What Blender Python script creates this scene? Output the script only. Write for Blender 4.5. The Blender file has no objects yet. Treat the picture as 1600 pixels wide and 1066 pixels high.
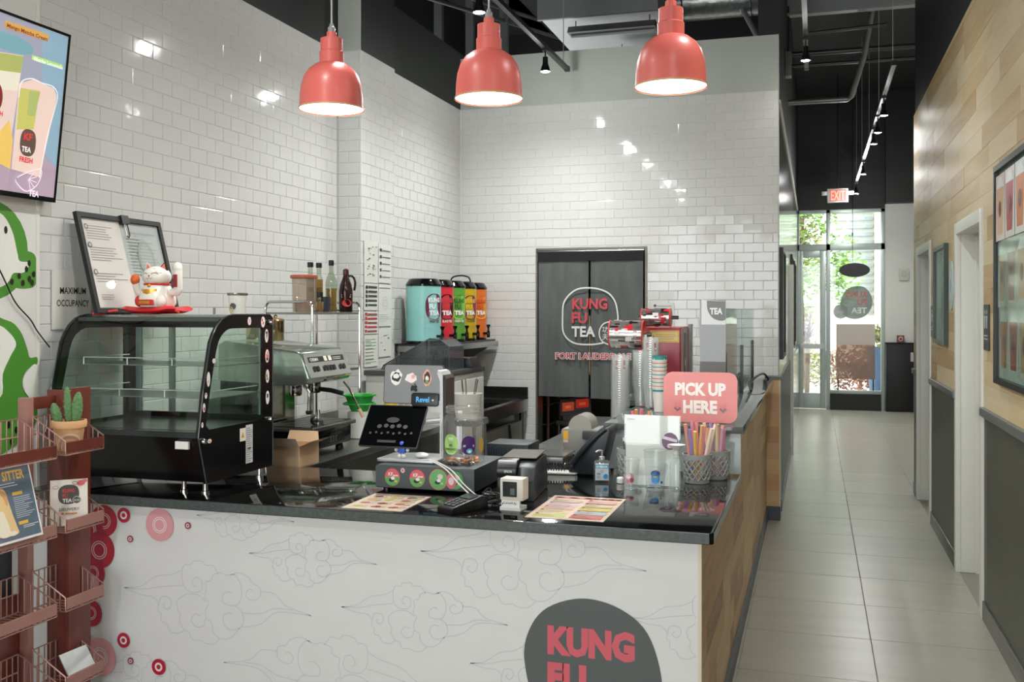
import bpy, bmesh, math, random
from mathutils import Vector, Matrix
random.seed(7)
R = math.radians
SC = bpy.context.scene
COL = SC.collection
PI = math.pi

# ------------------------------------------------------------------ camera, world, exposure
F_PX = 1550.0
YAW = math.atan(473 / F_PX)
cam_d = bpy.data.cameras.new('camera')
cam = bpy.data.objects.new('camera', cam_d)
COL.objects.link(cam)
cam_d.sensor_width = 36.0
cam_d.lens = F_PX / 1600 * 36.0
cam_d.shift_y = -45 / 1600
cam_d.clip_start = 0.05
cam_d.clip_end = 200
cam.location = (0, 0, 1.65)
cam.rotation_euler = (PI / 2, 0, YAW)
SC.camera = cam

W = bpy.data.worlds.new('daylight')
SC.world = W
W.use_nodes = True
bg = W.node_tree.nodes['Background']
bg.inputs[0].default_value = (0.95, 0.98, 1.0, 1)
bg.inputs[1].default_value = 5.5

sun_d = bpy.data.lights.new('sun', 'SUN')
sun_d.energy = 6.0
sun_d.angle = R(1.5)
sun_d.color = (1, 0.95, 0.86)
sun = bpy.data.objects.new('sun', sun_d)
COL.objects.link(sun)
sun.rotation_euler = (R(32), R(22), 0)

SC.view_settings.view_transform = 'Standard'
SC.view_settings.look = 'None'
SC.view_settings.gamma = 1.0
SC.view_settings.use_curve_mapping = False
SC.view_settings.exposure = -0.06
SC.cycles.transparent_max_bounces = 40
SC.cycles.max_bounces = 10
SC.cycles.sample_clamp_indirect = 6.0

# ------------------------------------------------------------------ colour and materials
def lin(h):
    if isinstance(h, (tuple, list)):
        return tuple(h[:3])
    h = h.lstrip('#')
    out = []
    for i in (0, 2, 4):
        c = int(h[i:i + 2], 16) / 255
        out.append(c / 12.92 if c <= 0.04045 else ((c + 0.055) / 1.055) ** 2.4)
    return tuple(out)

MATS = {}
def mat(name, col='#808080', rough=0.5, metal=0.0, var=0.0, scale=8.0, stretch=(1, 1, 1), bump=0.0, emit=0.0, rand=0.0, spec=0.5, coat=0.0, bscale=None):
    """Procedural principled material: noise varies the colour (var), Object Info varies it per object (rand)."""
    if name in MATS:
        return MATS[name]
    m = bpy.data.materials.new(name)
    MATS[name] = m
    m.use_nodes = True
    nt = m.node_tree
    b = nt.nodes['Principled BSDF']
    c = lin(col)
    b.inputs['Base Color'].default_value = (*c, 1)
    b.inputs['Roughness'].default_value = rough
    b.inputs['Metallic'].default_value = metal
    b.inputs['Specular IOR Level'].default_value = spec
    b.inputs['Coat Weight'].default_value = coat
    b.inputs['Coat Roughness'].default_value = 0.05
    geo = nt.nodes.new('ShaderNodeNewGeometry')
    mp = nt.nodes.new('ShaderNodeMapping')
    mp.inputs['Scale'].default_value = stretch
    nt.links.new(geo.outputs['Position'], mp.inputs['Vector'])
    nz = nt.nodes.new('ShaderNodeTexNoise')
    nz.inputs['Scale'].default_value = scale
    nz.inputs['Detail'].default_value = 4
    nt.links.new(mp.outputs[0], nz.inputs['Vector'])
    ramp = nt.nodes.new('ShaderNodeMapRange')
    ramp.inputs['From Min'].default_value = 0.25
    ramp.inputs['From Max'].default_value = 0.75
    ramp.inputs['To Min'].default_value = 1 - max(var, 0.02)
    ramp.inputs['To Max'].default_value = 1 + max(var, 0.02)
    nt.links.new(nz.outputs['Fac'], ramp.inputs['Value'])
    val = ramp.outputs[0]
    if rand:
        oi = nt.nodes.new('ShaderNodeObjectInfo')
        r2 = nt.nodes.new('ShaderNodeMapRange')
        r2.inputs['To Min'].default_value = 1 - rand
        r2.inputs['To Max'].default_value = 1 + rand
        nt.links.new(oi.outputs['Random'], r2.inputs['Value'])
        mu = nt.nodes.new('ShaderNodeMath')
        mu.operation = 'MULTIPLY'
        nt.links.new(val, mu.inputs[0])
        nt.links.new(r2.outputs[0], mu.inputs[1])
        val = mu.outputs[0]
    vm = nt.nodes.new('ShaderNodeVectorMath')
    vm.operation = 'SCALE'
    vm.inputs[0].default_value = c
    nt.links.new(val, vm.inputs['Scale'])
    nt.links.new(vm.outputs[0], b.inputs['Base Color'])
    if bump:
        nb = nz
        if bscale:
            nb = nt.nodes.new('ShaderNodeTexNoise')
            nb.inputs['Scale'].default_value = bscale
            nb.inputs['Detail'].default_value = 1
            nt.links.new(geo.outputs['Position'], nb.inputs['Vector'])
        bp = nt.nodes.new('ShaderNodeBump')
        bp.inputs['Strength'].default_value = bump
        bp.inputs['Distance'].default_value = 0.01
        nt.links.new(nb.outputs['Fac'], bp.inputs['Height'])
        nt.links.new(bp.outputs[0], b.inputs['Normal'])
    if emit:
        b.inputs['Emission Color'].default_value = (*c, 1)
        b.inputs['Emission Strength'].default_value = emit
    return m

def glass(name, tint='#ffffff', gloss=0.035, rough=0.02, body=0.0, bodycol='#c0c8c4'):
    """Thin clear pane: transparent with a fresnel gloss, plus an optional milky body."""
    if name in MATS:
        return MATS[name]
    m = bpy.data.materials.new(name)
    MATS[name] = m
    m.use_nodes = True
    nt = m.node_tree
    for n in list(nt.nodes):
        if n.type != 'OUTPUT_MATERIAL':
            nt.nodes.remove(n)
    out = [n for n in nt.nodes if n.type == 'OUTPUT_MATERIAL'][0]
    tr = nt.nodes.new('ShaderNodeBsdfTransparent')
    tr.inputs[0].default_value = (*lin(tint), 1)
    gl = nt.nodes.new('ShaderNodeBsdfGlossy')
    gl.inputs['Roughness'].default_value = rough
    lw = nt.nodes.new('ShaderNodeLayerWeight')
    lw.inputs['Blend'].default_value = 0.5
    pw = nt.nodes.new('ShaderNodeMath')
    pw.operation = 'POWER'
    pw.inputs[1].default_value = 5.5
    nt.links.new(lw.outputs['Facing'], pw.inputs[0])
    ad = nt.nodes.new('ShaderNodeMath')
    ad.operation = 'MULTIPLY_ADD'
    ad.use_clamp = True
    ad.inputs[1].default_value = 0.6
    ad.inputs[2].default_value = gloss
    nt.links.new(pw.outputs[0], ad.inputs[0])
    src = tr
    if body:
        di = nt.nodes.new('ShaderNodeBsdfDiffuse')
        di.inputs[0].default_value = (*lin(bodycol), 1)
        mb = nt.nodes.new('ShaderNodeMixShader')
        mb.inputs[0].default_value = body
        nt.links.new(tr.outputs[0], mb.inputs[1])
        nt.links.new(di.outputs[0], mb.inputs[2])
        src = mb
    mx = nt.nodes.new('ShaderNodeMixShader')
    nt.links.new(ad.outputs[0], mx.inputs[0])
    nt.links.new(src.outputs[0], mx.inputs[1])
    nt.links.new(gl.outputs[0], mx.inputs[2])
    nt.links.new(mx.outputs[0], out.inputs[0])
    return m

def print_mat(name, rough=0.35, emit=0.0, alpha=None):
    """Flat print: colours come from the face colour attribute of the printed shapes."""
    if name in MATS:
        return MATS[name]
    m = bpy.data.materials.new(name)
    MATS[name] = m
    m.use_nodes = True
    nt = m.node_tree
    b = nt.nodes['Principled BSDF']
    at = nt.nodes.new('ShaderNodeAttribute')
    at.attribute_name = 'ink'
    nt.links.new(at.outputs['Color'], b.inputs['Base Color'])
    b.inputs['Roughness'].default_value = rough
    if emit:
        nt.links.new(at.outputs['Color'], b.inputs['Emission Color'])
        b.inputs['Emission Strength'].default_value = emit
    if alpha is not None:
        b.inputs['Alpha'].default_value = alpha
    return m

def wood_mat(name, cols, axis='Y', rough=0.35, grain=1.0):
    """Wood with long grain along an axis, tone shifted for each board."""
    if name in MATS:
        return MATS[name]
    m = bpy.data.materials.new(name)
    MATS[name] = m
    m.use_nodes = True
    nt = m.node_tree
    b = nt.nodes['Principled BSDF']
    geo = nt.nodes.new('ShaderNodeNewGeometry')
    oi = nt.nodes.new('ShaderNodeObjectInfo')
    ofs = nt.nodes.new('ShaderNodeVectorMath')
    ofs.operation = 'ADD'
    sc = nt.nodes.new('ShaderNodeMath')
    sc.operation = 'MULTIPLY'
    sc.inputs[1].default_value = 37
    nt.links.new(oi.outputs['Random'], sc.inputs[0])
    nt.links.new(geo.outputs['Position'], ofs.inputs[0])
    nt.links.new(sc.outputs[0], ofs.inputs[1])
    mp = nt.nodes.new('ShaderNodeMapping')
    s = {'Y': (14, 1.3, 14), 'X': (1.3, 14, 14), 'Z': (14, 14, 1.3)}[axis]
    mp.inputs['Scale'].default_value = s
    nt.links.new(ofs.outputs[0], mp.inputs['Vector'])
    nz = nt.nodes.new('ShaderNodeTexNoise')
    nz.inputs['Scale'].default_value = 1.2
    nz.inputs['Detail'].default_value = 6
    nz.inputs['Distortion'].default_value = 0.8
    nt.links.new(mp.outputs[0], nz.inputs['Vector'])
    mix = nt.nodes.new('ShaderNodeMath')
    mix.operation = 'MULTIPLY_ADD'
    mix.inputs[1].default_value = 0.55
    ra = nt.nodes.new('ShaderNodeMath')
    ra.operation = 'MULTIPLY'
    ra.inputs[1].default_value = 0.45 * grain
    nt.links.new(nz.outputs['Fac'], ra.inputs[0])
    nt.links.new(oi.outputs['Random'], mix.inputs[0])
    nt.links.new(ra.outputs[0], mix.inputs[2])
    cr = nt.nodes.new('ShaderNodeValToRGB')
    e = cr.color_ramp.elements
    while len(e) < len(cols):
        e.new(0.5)
    for i, c in enumerate(cols):
        e[i].position = 0.15 + 0.65 * i / (len(cols) - 1)
        e[i].color = (*lin(c), 1)
    nt.links.new(mix.outputs[0], cr.inputs[0])
    nt.links.new(cr.outputs[0], b.inputs['Base Color'])
    b.inputs['Roughness'].default_value = rough
    return m

# ------------------------------------------------------------------ mesh builder
class MB:
    def __init__(s):
        s.v = []
        s.f = []
    def add(s, vs, fs):
        o = len(s.v)
        s.v += [tuple(p) for p in vs]
        s.f += [tuple(i + o for i in f) for f in fs]
        return s
    def box(s, x0, x1, y0, y1, z0, z1):
        x0, x1 = min(x0, x1), max(x0, x1)
        y0, y1 = min(y0, y1), max(y0, y1)
        z0, z1 = min(z0, z1), max(z0, z1)
        return s.add([(x0, y0, z0), (x1, y0, z0), (x1, y1, z0), (x0, y1, z0), (x0, y0, z1), (x1, y0, z1), (x1, y1, z1), (x0, y1, z1)],
                     [(0, 3, 2, 1), (4, 5, 6, 7), (0, 1, 5, 4), (1, 2, 6, 5), (2, 3, 7, 6), (3, 0, 4, 7)])
    def cbox(s, c, d):
        return s.box(c[0] - d[0] / 2, c[0] + d[0] / 2, c[1] - d[1] / 2, c[1] + d[1] / 2, c[2] - d[2] / 2, c[2] + d[2] / 2)
    def obox(s, M, dx, dy, dz):
        """box centred at the matrix origin"""
        vs = [M @ Vector((sx * dx / 2, sy * dy / 2, sz * dz / 2)) for sz in (-1, 1) for sx, sy in ((-1, -1), (1, -1), (1, 1), (-1, 1))]
        return s.add(vs, [(0, 3, 2, 1), (4, 5, 6, 7), (0, 1, 5, 4), (1, 2, 6, 5), (2, 3, 7, 6), (3, 0, 4, 7)])
    def lathe(s, prof, n=24, c=(0, 0, 0), axis='Z', cap0=True, cap1=True):
        vs = []
        for r, z in prof:
            for k in range(n):
                a = 2 * PI * k / n
                p = (r * math.cos(a), r * math.sin(a), z)
                if axis == 'X':
                    p = (p[2], p[0], p[1])
                elif axis == 'Y':
                    p = (p[1], p[2], p[0])
                vs.append((p[0] + c[0], p[1] + c[1], p[2] + c[2]))
        fs = []
        for i in range(len(prof) - 1):
            for k in range(n):
                k2 = (k + 1) % n
                fs.append((i * n + k, i * n + k2, (i + 1) * n + k2, (i + 1) * n + k))
        if cap0 and prof[0][0] > 1e-6:
            fs.append(tuple(range(n - 1, -1, -1)))
        if cap1 and prof[-1][0] > 1e-6:
            fs.append(tuple(range((len(prof) - 1) * n, len(prof) * n)))
        return s.add(vs, fs)
    def tube(s, pts, r=0.005, n=8, closed=False):
        P = [Vector(p) for p in pts]
        m = len(P)
        vs = []
        prev = None
        for i, p in enumerate(P):
            a = P[(i - 1) % m] if (i > 0 or closed) else p
            b = P[(i + 1) % m] if (i < m - 1 or closed) else p
            t = (b - a)
            if t.length < 1e-9:
                t = Vector((0, 0, 1))
            t.normalize()
            if prev is None:
                ref = Vector((0, 0, 1)) if abs(t.z) < 0.9 else Vector((1, 0, 0))
                u = t.cross(ref).normalized()
            else:
                u = prev - t * prev.dot(t)
                if u.length < 1e-6:
                    u = t.orthogonal()
                u.normalize()
            prev = u
            w = t.cross(u)
            for k in range(n):
                an = 2 * PI * k / n
                vs.append(p + (u * math.cos(an) + w * math.sin(an)) * r)
        fs = []
        seg = m if closed else m - 1
        for i in range(seg):
            j = (i + 1) % m
            for k in range(n):
                k2 = (k + 1) % n
                fs.append((i * n + k, i * n + k2, j * n + k2, j * n + k))
        if not closed:
            fs.append(tuple(range(n - 1, -1, -1)))
            fs.append(tuple(range((m - 1) * n, m * n)))
        return s.add(vs, fs)
    def cyl(s, p0, p1, r, n=16):
        return s.tube([p0, p1], r, n)
    def ball(s, c, r, nu=16, nv=10):
        if not isinstance(r, (tuple, list)):
            r = (r, r, r)
        vs = [(c[0], c[1], c[2] - r[2])]
        for j in range(1, nv):
            b = -PI / 2 + PI * j / nv
            for k in range(nu):
                a = 2 * PI * k / nu
                vs.append((c[0] + r[0] * math.cos(b) * math.cos(a), c[1] + r[1] * math.cos(b) * math.sin(a), c[2] + r[2] * math.sin(b)))
        vs.append((c[0], c[1], c[2] + r[2]))
        fs = [(0, 1 + (k + 1) % nu, 1 + k) for k in range(nu)]
        for j in range(nv - 2):
            for k in range(nu):
                a = 1 + j * nu + k
                b = 1 + j * nu + (k + 1) % nu
                fs.append((a, b, b + nu, a + nu))
        t = len(vs) - 1
        o = 1 + (nv - 2) * nu
        fs += [(o + k, o + (k + 1) % nu, t) for k in range(nu)]
        return s.add(vs, fs)
    def prism(s, poly, d0, d1, M=None):
        """polygon in the local x-y plane, extruded along local z from d0 to d1"""
        n = len(poly)
        vs = [Vector((p[0], p[1], d0)) for p in poly] + [Vector((p[0], p[1], d1)) for p in poly]
        if M is not None:
            vs = [M @ p for p in vs]
        fs = [tuple(range(n - 1, -1, -1)), tuple(range(n, 2 * n))]
        fs += [(i, (i + 1) % n, n + (i + 1) % n, n + i) for i in range(n)]
        return s.add(vs, fs)
    def ring(s, outer, inner, d0, d1, M=None):
        """frame between two loops with the same number of points"""
        n = len(outer)
        vs = [Vector((p[0], p[1], d)) for d in (d0, d1) for L in (outer, inner) for p in L]
        if M is not None:
            vs = [M @ p for p in vs]
        fs = []
        for i in range(n):
            j = (i + 1) % n
            fs += [(i, n + i, n + j, j), (2 * n + i, 2 * n + j, 3 * n + j, 3 * n + i), (i, j, 2 * n + j, 2 * n + i), (n + i, 3 * n + i, 3 * n + j, n + j)]
        return s.add(vs, fs)
    def mesh(s, name, bevel=0.0, smooth=False, seg=2):
        me = bpy.data.meshes.new(name)
        me.from_pydata(s.v, [], s.f)
        bm = bmesh.new()
        bm.from_mesh(me)
        bmesh.ops.recalc_face_normals(bm, faces=bm.faces)
        if bevel:
            ed = [e for e in bm.edges if len(e.link_faces) == 2 and e.calc_face_angle(0) > 0.6]
            bmesh.ops.bevel(bm, geom=ed, offset=bevel, segments=seg, affect='EDGES', profile=0.6, clamp_overlap=True)
        bm.to_mesh(me)
        bm.free()
        if smooth or bevel:
            me.shade_smooth()
            me.set_sharp_from_angle(angle=R(38))
        return me
    def build(s, name, m, parent=None, bevel=0.0, smooth=False, loc=None, rot=None, seg=2, M=None):
        me = s.mesh(name, bevel, smooth, seg)
        me.materials.append(m)
        return link(name, me, parent, loc, rot, M)

def link(name, me, parent=None, loc=None, rot=None, M=None):
    o = bpy.data.objects.new(name, me)
    COL.objects.link(o)
    if M is not None:
        o.matrix_world = M
    if loc is not None:
        o.location = loc
    if rot is not None:
        o.rotation_euler = rot
    if parent is not None:
        o.parent = parent
    return o

def tag(o, label, cat, group=None, kind=None):
    o['label'] = label
    o['category'] = cat
    if group:
        o['group'] = group
    if kind:
        o['kind'] = kind
    return o

def thing(name, label, cat, loc=(0, 0, 0), rotz=0.0, group=None, rot=None):
    o = bpy.data.objects.new(name, None)
    COL.objects.link(o)
    o.empty_display_size = 0.05
    o.location = loc
    o.rotation_euler = rot if rot else (0, 0, rotz)
    return tag(o, label, cat, group)

def struct(o, label=None):
    o['kind'] = 'structure'
    if label:
        o['label'] = label
    return o

def frame(O, U, V):
    """matrix with x along U, y along V, z along U x V"""
    U = Vector(U).normalized()
    V = Vector(V)
    V = (V - U * U.dot(V)).normalized()
    N = U.cross(V)
    M = Matrix((U, V, N)).transposed().to_4x4()
    M.translation = Vector(O)
    return M

# ------------------------------------------------------------------ flat print builder
_tc = {}
def text_geo(t, bold=0.0):
    key = (t, bold)
    if key in _tc:
        return _tc[key]
    cu = bpy.data.curves.new('txt', 'FONT')
    cu.body = t
    cu.size = 1.0
    cu.resolution_u = 2
    cu.offset = bold
    cu.fill_mode = 'BOTH'
    ob = bpy.data.objects.new('txt', cu)
    COL.objects.link(ob)
    dg = bpy.context.evaluated_depsgraph_get()
    dg.update()
    me = bpy.data.meshes.new_from_object(ob.evaluated_get(dg))
    vs = [tuple(v.co[:2]) for v in me.vertices]
    fs = [tuple(p.vertices) for p in me.polygons]
    bpy.data.objects.remove(ob)
    bpy.data.curves.remove(cu)
    bpy.data.meshes.remove(me)
    xs = [v[0] for v in vs] or [0, 1]
    ys = [v[1] for v in vs] or [0, 1]
    x0, x1, y0, y1 = min(xs), max(xs), min(ys), max(ys)
    vs = [((x - x0) / max(x1 - x0, 1e-6), (y - y0) / max(y1 - y0, 1e-6)) for x, y in vs]
    _tc[key] = (vs, fs, (x1 - x0) / max(y1 - y0, 1e-6))
    return _tc[key]

class Art:
    STEP = 0.00025
    def __init__(s, step=None):
        s.v = []
        s.f = []
        s.c = []
        s.z = 0.0
        s.step = step or Art.STEP
    def _lay(s):
        s.z += s.step
        return s.z
    def poly(s, pts, col, z=None):
        z = s._lay() if z is None else z
        o = len(s.v)
        s.v += [(p[0], p[1], z) for p in pts]
        a = sum(pts[i][0] * pts[(i + 1) % len(pts)][1] - pts[(i + 1) % len(pts)][0] * pts[i][1] for i in range(len(pts)))
        idx = tuple(range(o, o + len(pts)))
        s.f.append(idx if a > 0 else idx[::-1])
        s.c.append(lin(col))
        return s
    def rect(s, x0, y0, x1, y1, col, z=None):
        return s.poly([(x0, y0), (x1, y0), (x1, y1), (x0, y1)], col, z)
    def ell(s, cx, cy, rx, ry, col, n=28, rot=0):
        c, q = math.cos(rot), math.sin(rot)
        return s.poly([(cx + rx * math.cos(a) * c - ry * math.sin(a) * q, cy + rx * math.cos(a) * q + ry * math.sin(a) * c) for a in [2 * PI * i / n for i in range(n)]], col)
    def sup(s, cx, cy, rx, ry, col, e=2.6, n=36):
        P = []
        for i in range(n):
            a = 2 * PI * i / n
            ca, sa = math.cos(a), math.sin(a)
            P.append((cx + rx * abs(ca) ** (2 / e) * (1 if ca >= 0 else -1), cy + ry * abs(sa) ** (2 / e) * (1 if sa >= 0 else -1)))
        return s.poly(P, col)
    def line(s, pts, w, col, closed=False, z=None):
        z = s._lay() if z is None else z
        n = len(pts)
        L = []
        for i in range(n):
            a = pts[(i - 1) % n] if (i > 0 or closed) else pts[i]
            b = pts[(i + 1) % n] if (i < n - 1 or closed) else pts[i]
            dx, dy = b[0] - a[0], b[1] - a[1]
            l = math.hypot(dx, dy) or 1
            nx, ny = -dy / l * w / 2, dx / l * w / 2
            L.append(((pts[i][0] + nx, pts[i][1] + ny), (pts[i][0] - nx, pts[i][1] - ny)))
        o = len(s.v)
        for a, b in L:
            s.v += [(a[0], a[1], z), (b[0], b[1], z)]
        for i in range(n if closed else n - 1):
            j = (i + 1) % n
            s.f.append((o + 2 * i + 1, o + 2 * j + 1, o + 2 * j, o + 2 * i))
            s.c.append(lin(col))
        return s
    def circ(s, cx, cy, r, w, col, n=32, ry=None):
        ry = ry or r
        return s.line([(cx + r * math.cos(2 * PI * i / n), cy + ry * math.sin(2 * PI * i / n)) for i in range(n)], w, col, True)
    def text(s, t, x0, y0, h, col, w=None, bold=0.0, skew=0.0, align='L'):
        vs, fs, asp = text_geo(t, bold)
        w = w or h * asp
        if align == 'C':
            x0 -= w / 2
        z = s._lay()
        o = len(s.v)
        s.v += [(x0 + x * w, y0 + y * h + skew * x * w, z) for x, y in vs]
        for f in fs:
            s.f.append(tuple(i + o for i in f))
            s.c.append(lin(col))
        return s
    def lines(s, x0, y0, x1, y1, n, col, frac=0.35, ragged=0.3, rng=random):
        h = (y1 - y0) / n
        z = s._lay()
        for i in range(n):
            yy = y0 + (i + 0.5) * h
            s.rect(x0, yy - h * frac / 2, x1 - (x1 - x0) * ragged * rng.random(), yy + h * frac / 2, col, z)
        return s
    def build(s, name, m, parent=None, M=None, fn=None, twosided=False):
        """fn maps (u, v, depth) to a 3-D point (wrapping); otherwise the print is flat"""
        me = bpy.data.meshes.new(name)
        vs = s.v if fn is None else [tuple(fn(*p)) for p in s.v]
        me.from_pydata(vs, [], s.f)
        at = me.attributes.new('ink', 'FLOAT_COLOR', 'CORNER')
        k = 0
        buf = []
        for f, c in zip(s.f, s.c):
            buf += [c[0], c[1], c[2], 1.0] * len(f)
        at.data.foreach_set('color', buf)
        me.materials.append(m)
        o = link(name, me, parent)
        if M is not None:
            o.matrix_local = M
        return o

def smooth_path(pts, k=6, closed=False):
    n = len(pts)
    out = []
    segs = n if closed else n - 1
    g = lambda i: pts[i % n] if closed else pts[max(0, min(n - 1, i))]
    for i in range(segs):
        p0, p1, p2, p3 = g(i - 1), g(i), g(i + 1), g(i + 2)
        for j in range(k):
            t = j / k
            out.append(tuple(0.5 * (2 * b + (c - a) * t + (2 * a - 5 * b + 4 * c - d) * t * t + (3 * b - a - 3 * c + d) * t ** 3) for a, b, c, d in zip(p0, p1, p2, p3)))
    if not closed:
        out.append(tuple(pts[-1]))
    return out

def rrect(x0, y0, x1, y1, r, n=5):
    P = []
    for cx, cy, a0 in ((x1 - r, y1 - r, 0), (x0 + r, y1 - r, 90), (x0 + r, y0 + r, 180), (x1 - r, y0 + r, 270)):
        for i in range(n + 1):
            a = R(a0 + 90 * i / n)
            P.append((cx + r * math.cos(a), cy + r * math.sin(a)))
    return P

def wrap(cx, cy, r, a0):
    """maps print (arc length u, height v) onto a vertical cylinder, centre of the print at angle a0"""
    return lambda u, v, d: (cx + (r + d) * math.cos(a0 + u / r), cy + (r + d) * math.sin(a0 + u / r), v)

# ------------------------------------------------------------------ shared materials
INK = print_mat('printed_ink')
GLOSSINK = print_mat('laminated_print', 0.12)
WHITE = mat('white_plastic', '#e4e3df', 0.35)
BLACK = mat('black_plastic', '#121314', 0.35)
BLACKG = mat('black_gloss', '#08090a', 0.1)
CHROME = mat('chrome', '#d0d0cc', 0.12, 1.0)
STEEL = mat('brushed_steel', '#9c9e9a', 0.28, 1.0, var=0.08, scale=30)
PAPER = mat('white_paper', '#efece6', 0.6)
CLEAR = glass('clear_plastic')
PANE = glass('window_glass', '#f2faf6', 0.06)

# ================================================================== SETTING
XL, XP, XR2 = -3.15, -2.968, -3.009      # left wall, pillar face, left wall behind the pillar
YP0, YP1, YB = 6.2, 6.77, 8.3            # pillar, back wall
XW, YWE = 0.868, 9.75                    # right wall and its end
XC = -0.28                               # corridor left wall
YF, XF = 17.7, 1.6                       # far storefront wall
ZT, ZB, ZC = 3.45, 3.9, 5.3              # tile top, band top, ceiling

GROUT = mat('white_grout', '#e2e2df', 0.6, var=0.04)
TILE = mat('glazed_white_tile', '#d5d5d2', 0.06, var=0.012, scale=3, rand=0.01, bump=0.05, bscale=14)
DARK = mat('black_ceiling_paint', '#1b1c1b', 0.75, var=0.12, scale=3)
DARKW = mat('black_wall_paint', '#1d1f1e', 0.5, var=0.1, scale=2)
GREYP = mat('grey_wall_paint', '#b2b8b0', 0.6, var=0.06, scale=2)
WPAINT = mat('white_wall_paint', '#d9d8d2', 0.5, var=0.02, scale=3)
TRIMW = mat('white_trim_paint', '#deded6', 0.35, var=0.02)
WAIN = mat('dark_wainscot', '#4b4d45', 0.4, var=0.1, scale=4)
RAIL = mat('grey_rail', '#5d6060', 0.35, var=0.1)
WOOD = wood_mat('pale_hickory', ['#a88a5c', '#bfa376', '#cdb58a', '#d4c09a', '#dac9a8'], 'Y', 0.42)
WOODC = wood_mat('brown_hickory', ['#94683a', '#b58a56', '#cba46c', '#d4b27c', '#dcc090'], 'Y', 0.42)
WOODX = wood_mat('pale_hickory_cross', ['#b98d5c', '#cda678', '#d8b88c'], 'X', 0.35)
ALU = mat('grey_aluminium', '#b3bdb8', 0.35, 0.4)

def pix(p):
    S, C = math.sin(YAW), math.cos(YAW)
    zc = max(0.2, -p[0] * S + p[1] * C)
    return 800 + F_PX * (p[0] * C + p[1] * S) / zc, 488 + F_PX * (1.65 - p[2]) / zc, zc

# ---- floor
floor = struct(MB().box(-3.6, 2.2, -3, YF + 0.2, -0.2, -0.002).build('floor', mat('floor_grout', '#969188', 0.8, var=0.05)), 'grey floor with large square tiles and thin joints')
FT = mat('floor_tile_stone', '#9f9a8c', 0.3, var=0.09, scale=2.2, stretch=(0.5, 3.5, 1), rand=0.05)
ftm = MB().box(0.0015, 0.6085, 0.0015, 0.6085, -0.02, 0).mesh('floor_tile', bevel=0.0015, seg=1)
ftm.materials.append(FT)
for ix, x in enumerate((-1.56, -0.95, -0.34, 0.27, 0.88, 1.49)):
    k = 0
    y = 2.26
    while y < YF - 0.1:
        if not (x < -1 and y > 3.2) and not (x > 0.8 and y < 9.5):
            o = link('floor_tile', ftm, floor, (x, y, 0))
            if y + 0.61 > YF:
                o.scale.y = (YF - y) / 0.61
        y += 0.61

# ---- ceiling and deck
struct(MB().box(-3.6, 2.2, -3, YF + 0.2, ZC, ZC + 0.2).build('ceiling', DARK), 'black painted open ceiling deck')

# ---- walls
def wall(name, x0, x1, y0, y1, z0, z1, m, label):
    return struct(MB().box(x0, x1, y0, y1, z0, z1).build(name, m), label)

wl = wall('wall_left', XL - 0.25, XL - 0.008, -3, YP0, 0, ZT, GROUT, 'left wall of staggered glossy white subway tile')
wall('wall_left_upper', XL - 0.25, XL - 0.004, -3, YP0, ZT, ZC, DARKW, 'black painted wall above the white tile')
wp = struct(MB().box(XL - 0.25, XP - 0.008, YP0 + 0.008, YP1, 0, ZT).build('wall_pillar', GROUT), 'tiled pillar projecting from the left wall')
up = struct(MB().box(XL - 0.25, XP - 0.01, YP0 + 0.012, YP1, ZT, ZC).build('wall_pillar_upper', DARKW), 'painted upper pillar above the tile')
MB().box(XL - 0.004, XP - 0.012, YP0 + 0.004, YP0 + 0.012, ZT, ZC).build('front_facing', GREYP, up)
wr = wall('wall_left_rear', XR2 - 0.3, XR2 - 0.008, YP1, YB + 0.2, 0, ZT, GROUT, 'tiled left wall between pillar and back wall')
wall('wall_left_rear_upper', XR2 - 0.3, XR2 - 0.004, YP1, YB + 0.2, ZT, ZB + 0.05, DARKW, 'black band above the rear left tile')
DX0, DX1, DZ = -2.305, -1.36, 2.19
wb = MB()
wb.box(XR2 - 0.05, DX0, YB + 0.008, YB + 0.16, 0, ZT).box(DX1, XC, YB + 0.008, YB + 0.16, 0, ZT).box(DX0, DX1, YB + 0.008, YB + 0.16, DZ, ZT)
wb = struct(wb.build('wall_back', GROUT), 'back wall of white subway tile with curtained doorway')
wall('wall_back_upper', XR2 - 0.05, XC + 0.002, YB + 0.004, YB + 0.16, ZT, ZB, GREYP, 'grey painted band above the back wall tile')
jm = MB()
jm.box(DX0 - 0.012, DX0 + 0.004, YB - 0.003, YB + 0.17, 0, DZ + 0.012).box(DX1 - 0.004, DX1 + 0.012, YB - 0.003, YB + 0.17, 0, DZ + 0.012).box(DX0, DX1, YB - 0.003, YB + 0.17, DZ - 0.004, DZ + 0.012)
struct(jm.build('trim_1', mat('doorway_edge_steel', '#7d7b72', 0.35, 0.6)), 'metal edging of the kitchen doorway')

# tiles
TW, TH = 0.1535, 0.0772
def tile_mesh(w, h):
    b = MB()
    i = 0.0035
    rings = [(0, 0.0, 0.0), (0, 0.0012, 0.0), (0, 0.0026, i * 0.45), (0, 0.0032, i)]
    vs = []
    for _, d, q in rings:
        vs += [(-w / 2 + q, -h / 2 + q, d), (w / 2 - q, -h / 2 + q, d), (w / 2 - q, h / 2 - q, d), (-w / 2 + q, h / 2 - q, d)]
    fs = []
    for r in range(3):
        for k in range(4):
            k2 = (k + 1) % 4
            fs.append((r * 4 + k, r * 4 + k2, r * 4 + 4 + k2, r * 4 + 4 + k))
    fs.append((12, 13, 14, 15))
    b.add(vs, fs)
    return b
_tm = {}
def tile_of(w, h):
    key = (round(w, 3), round(h, 3))
    if key not in _tm:
        me = tile_mesh(w, h).mesh('tile')
        me.materials.append(TILE)
        _tm[key] = me
    return _tm[key]

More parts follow.
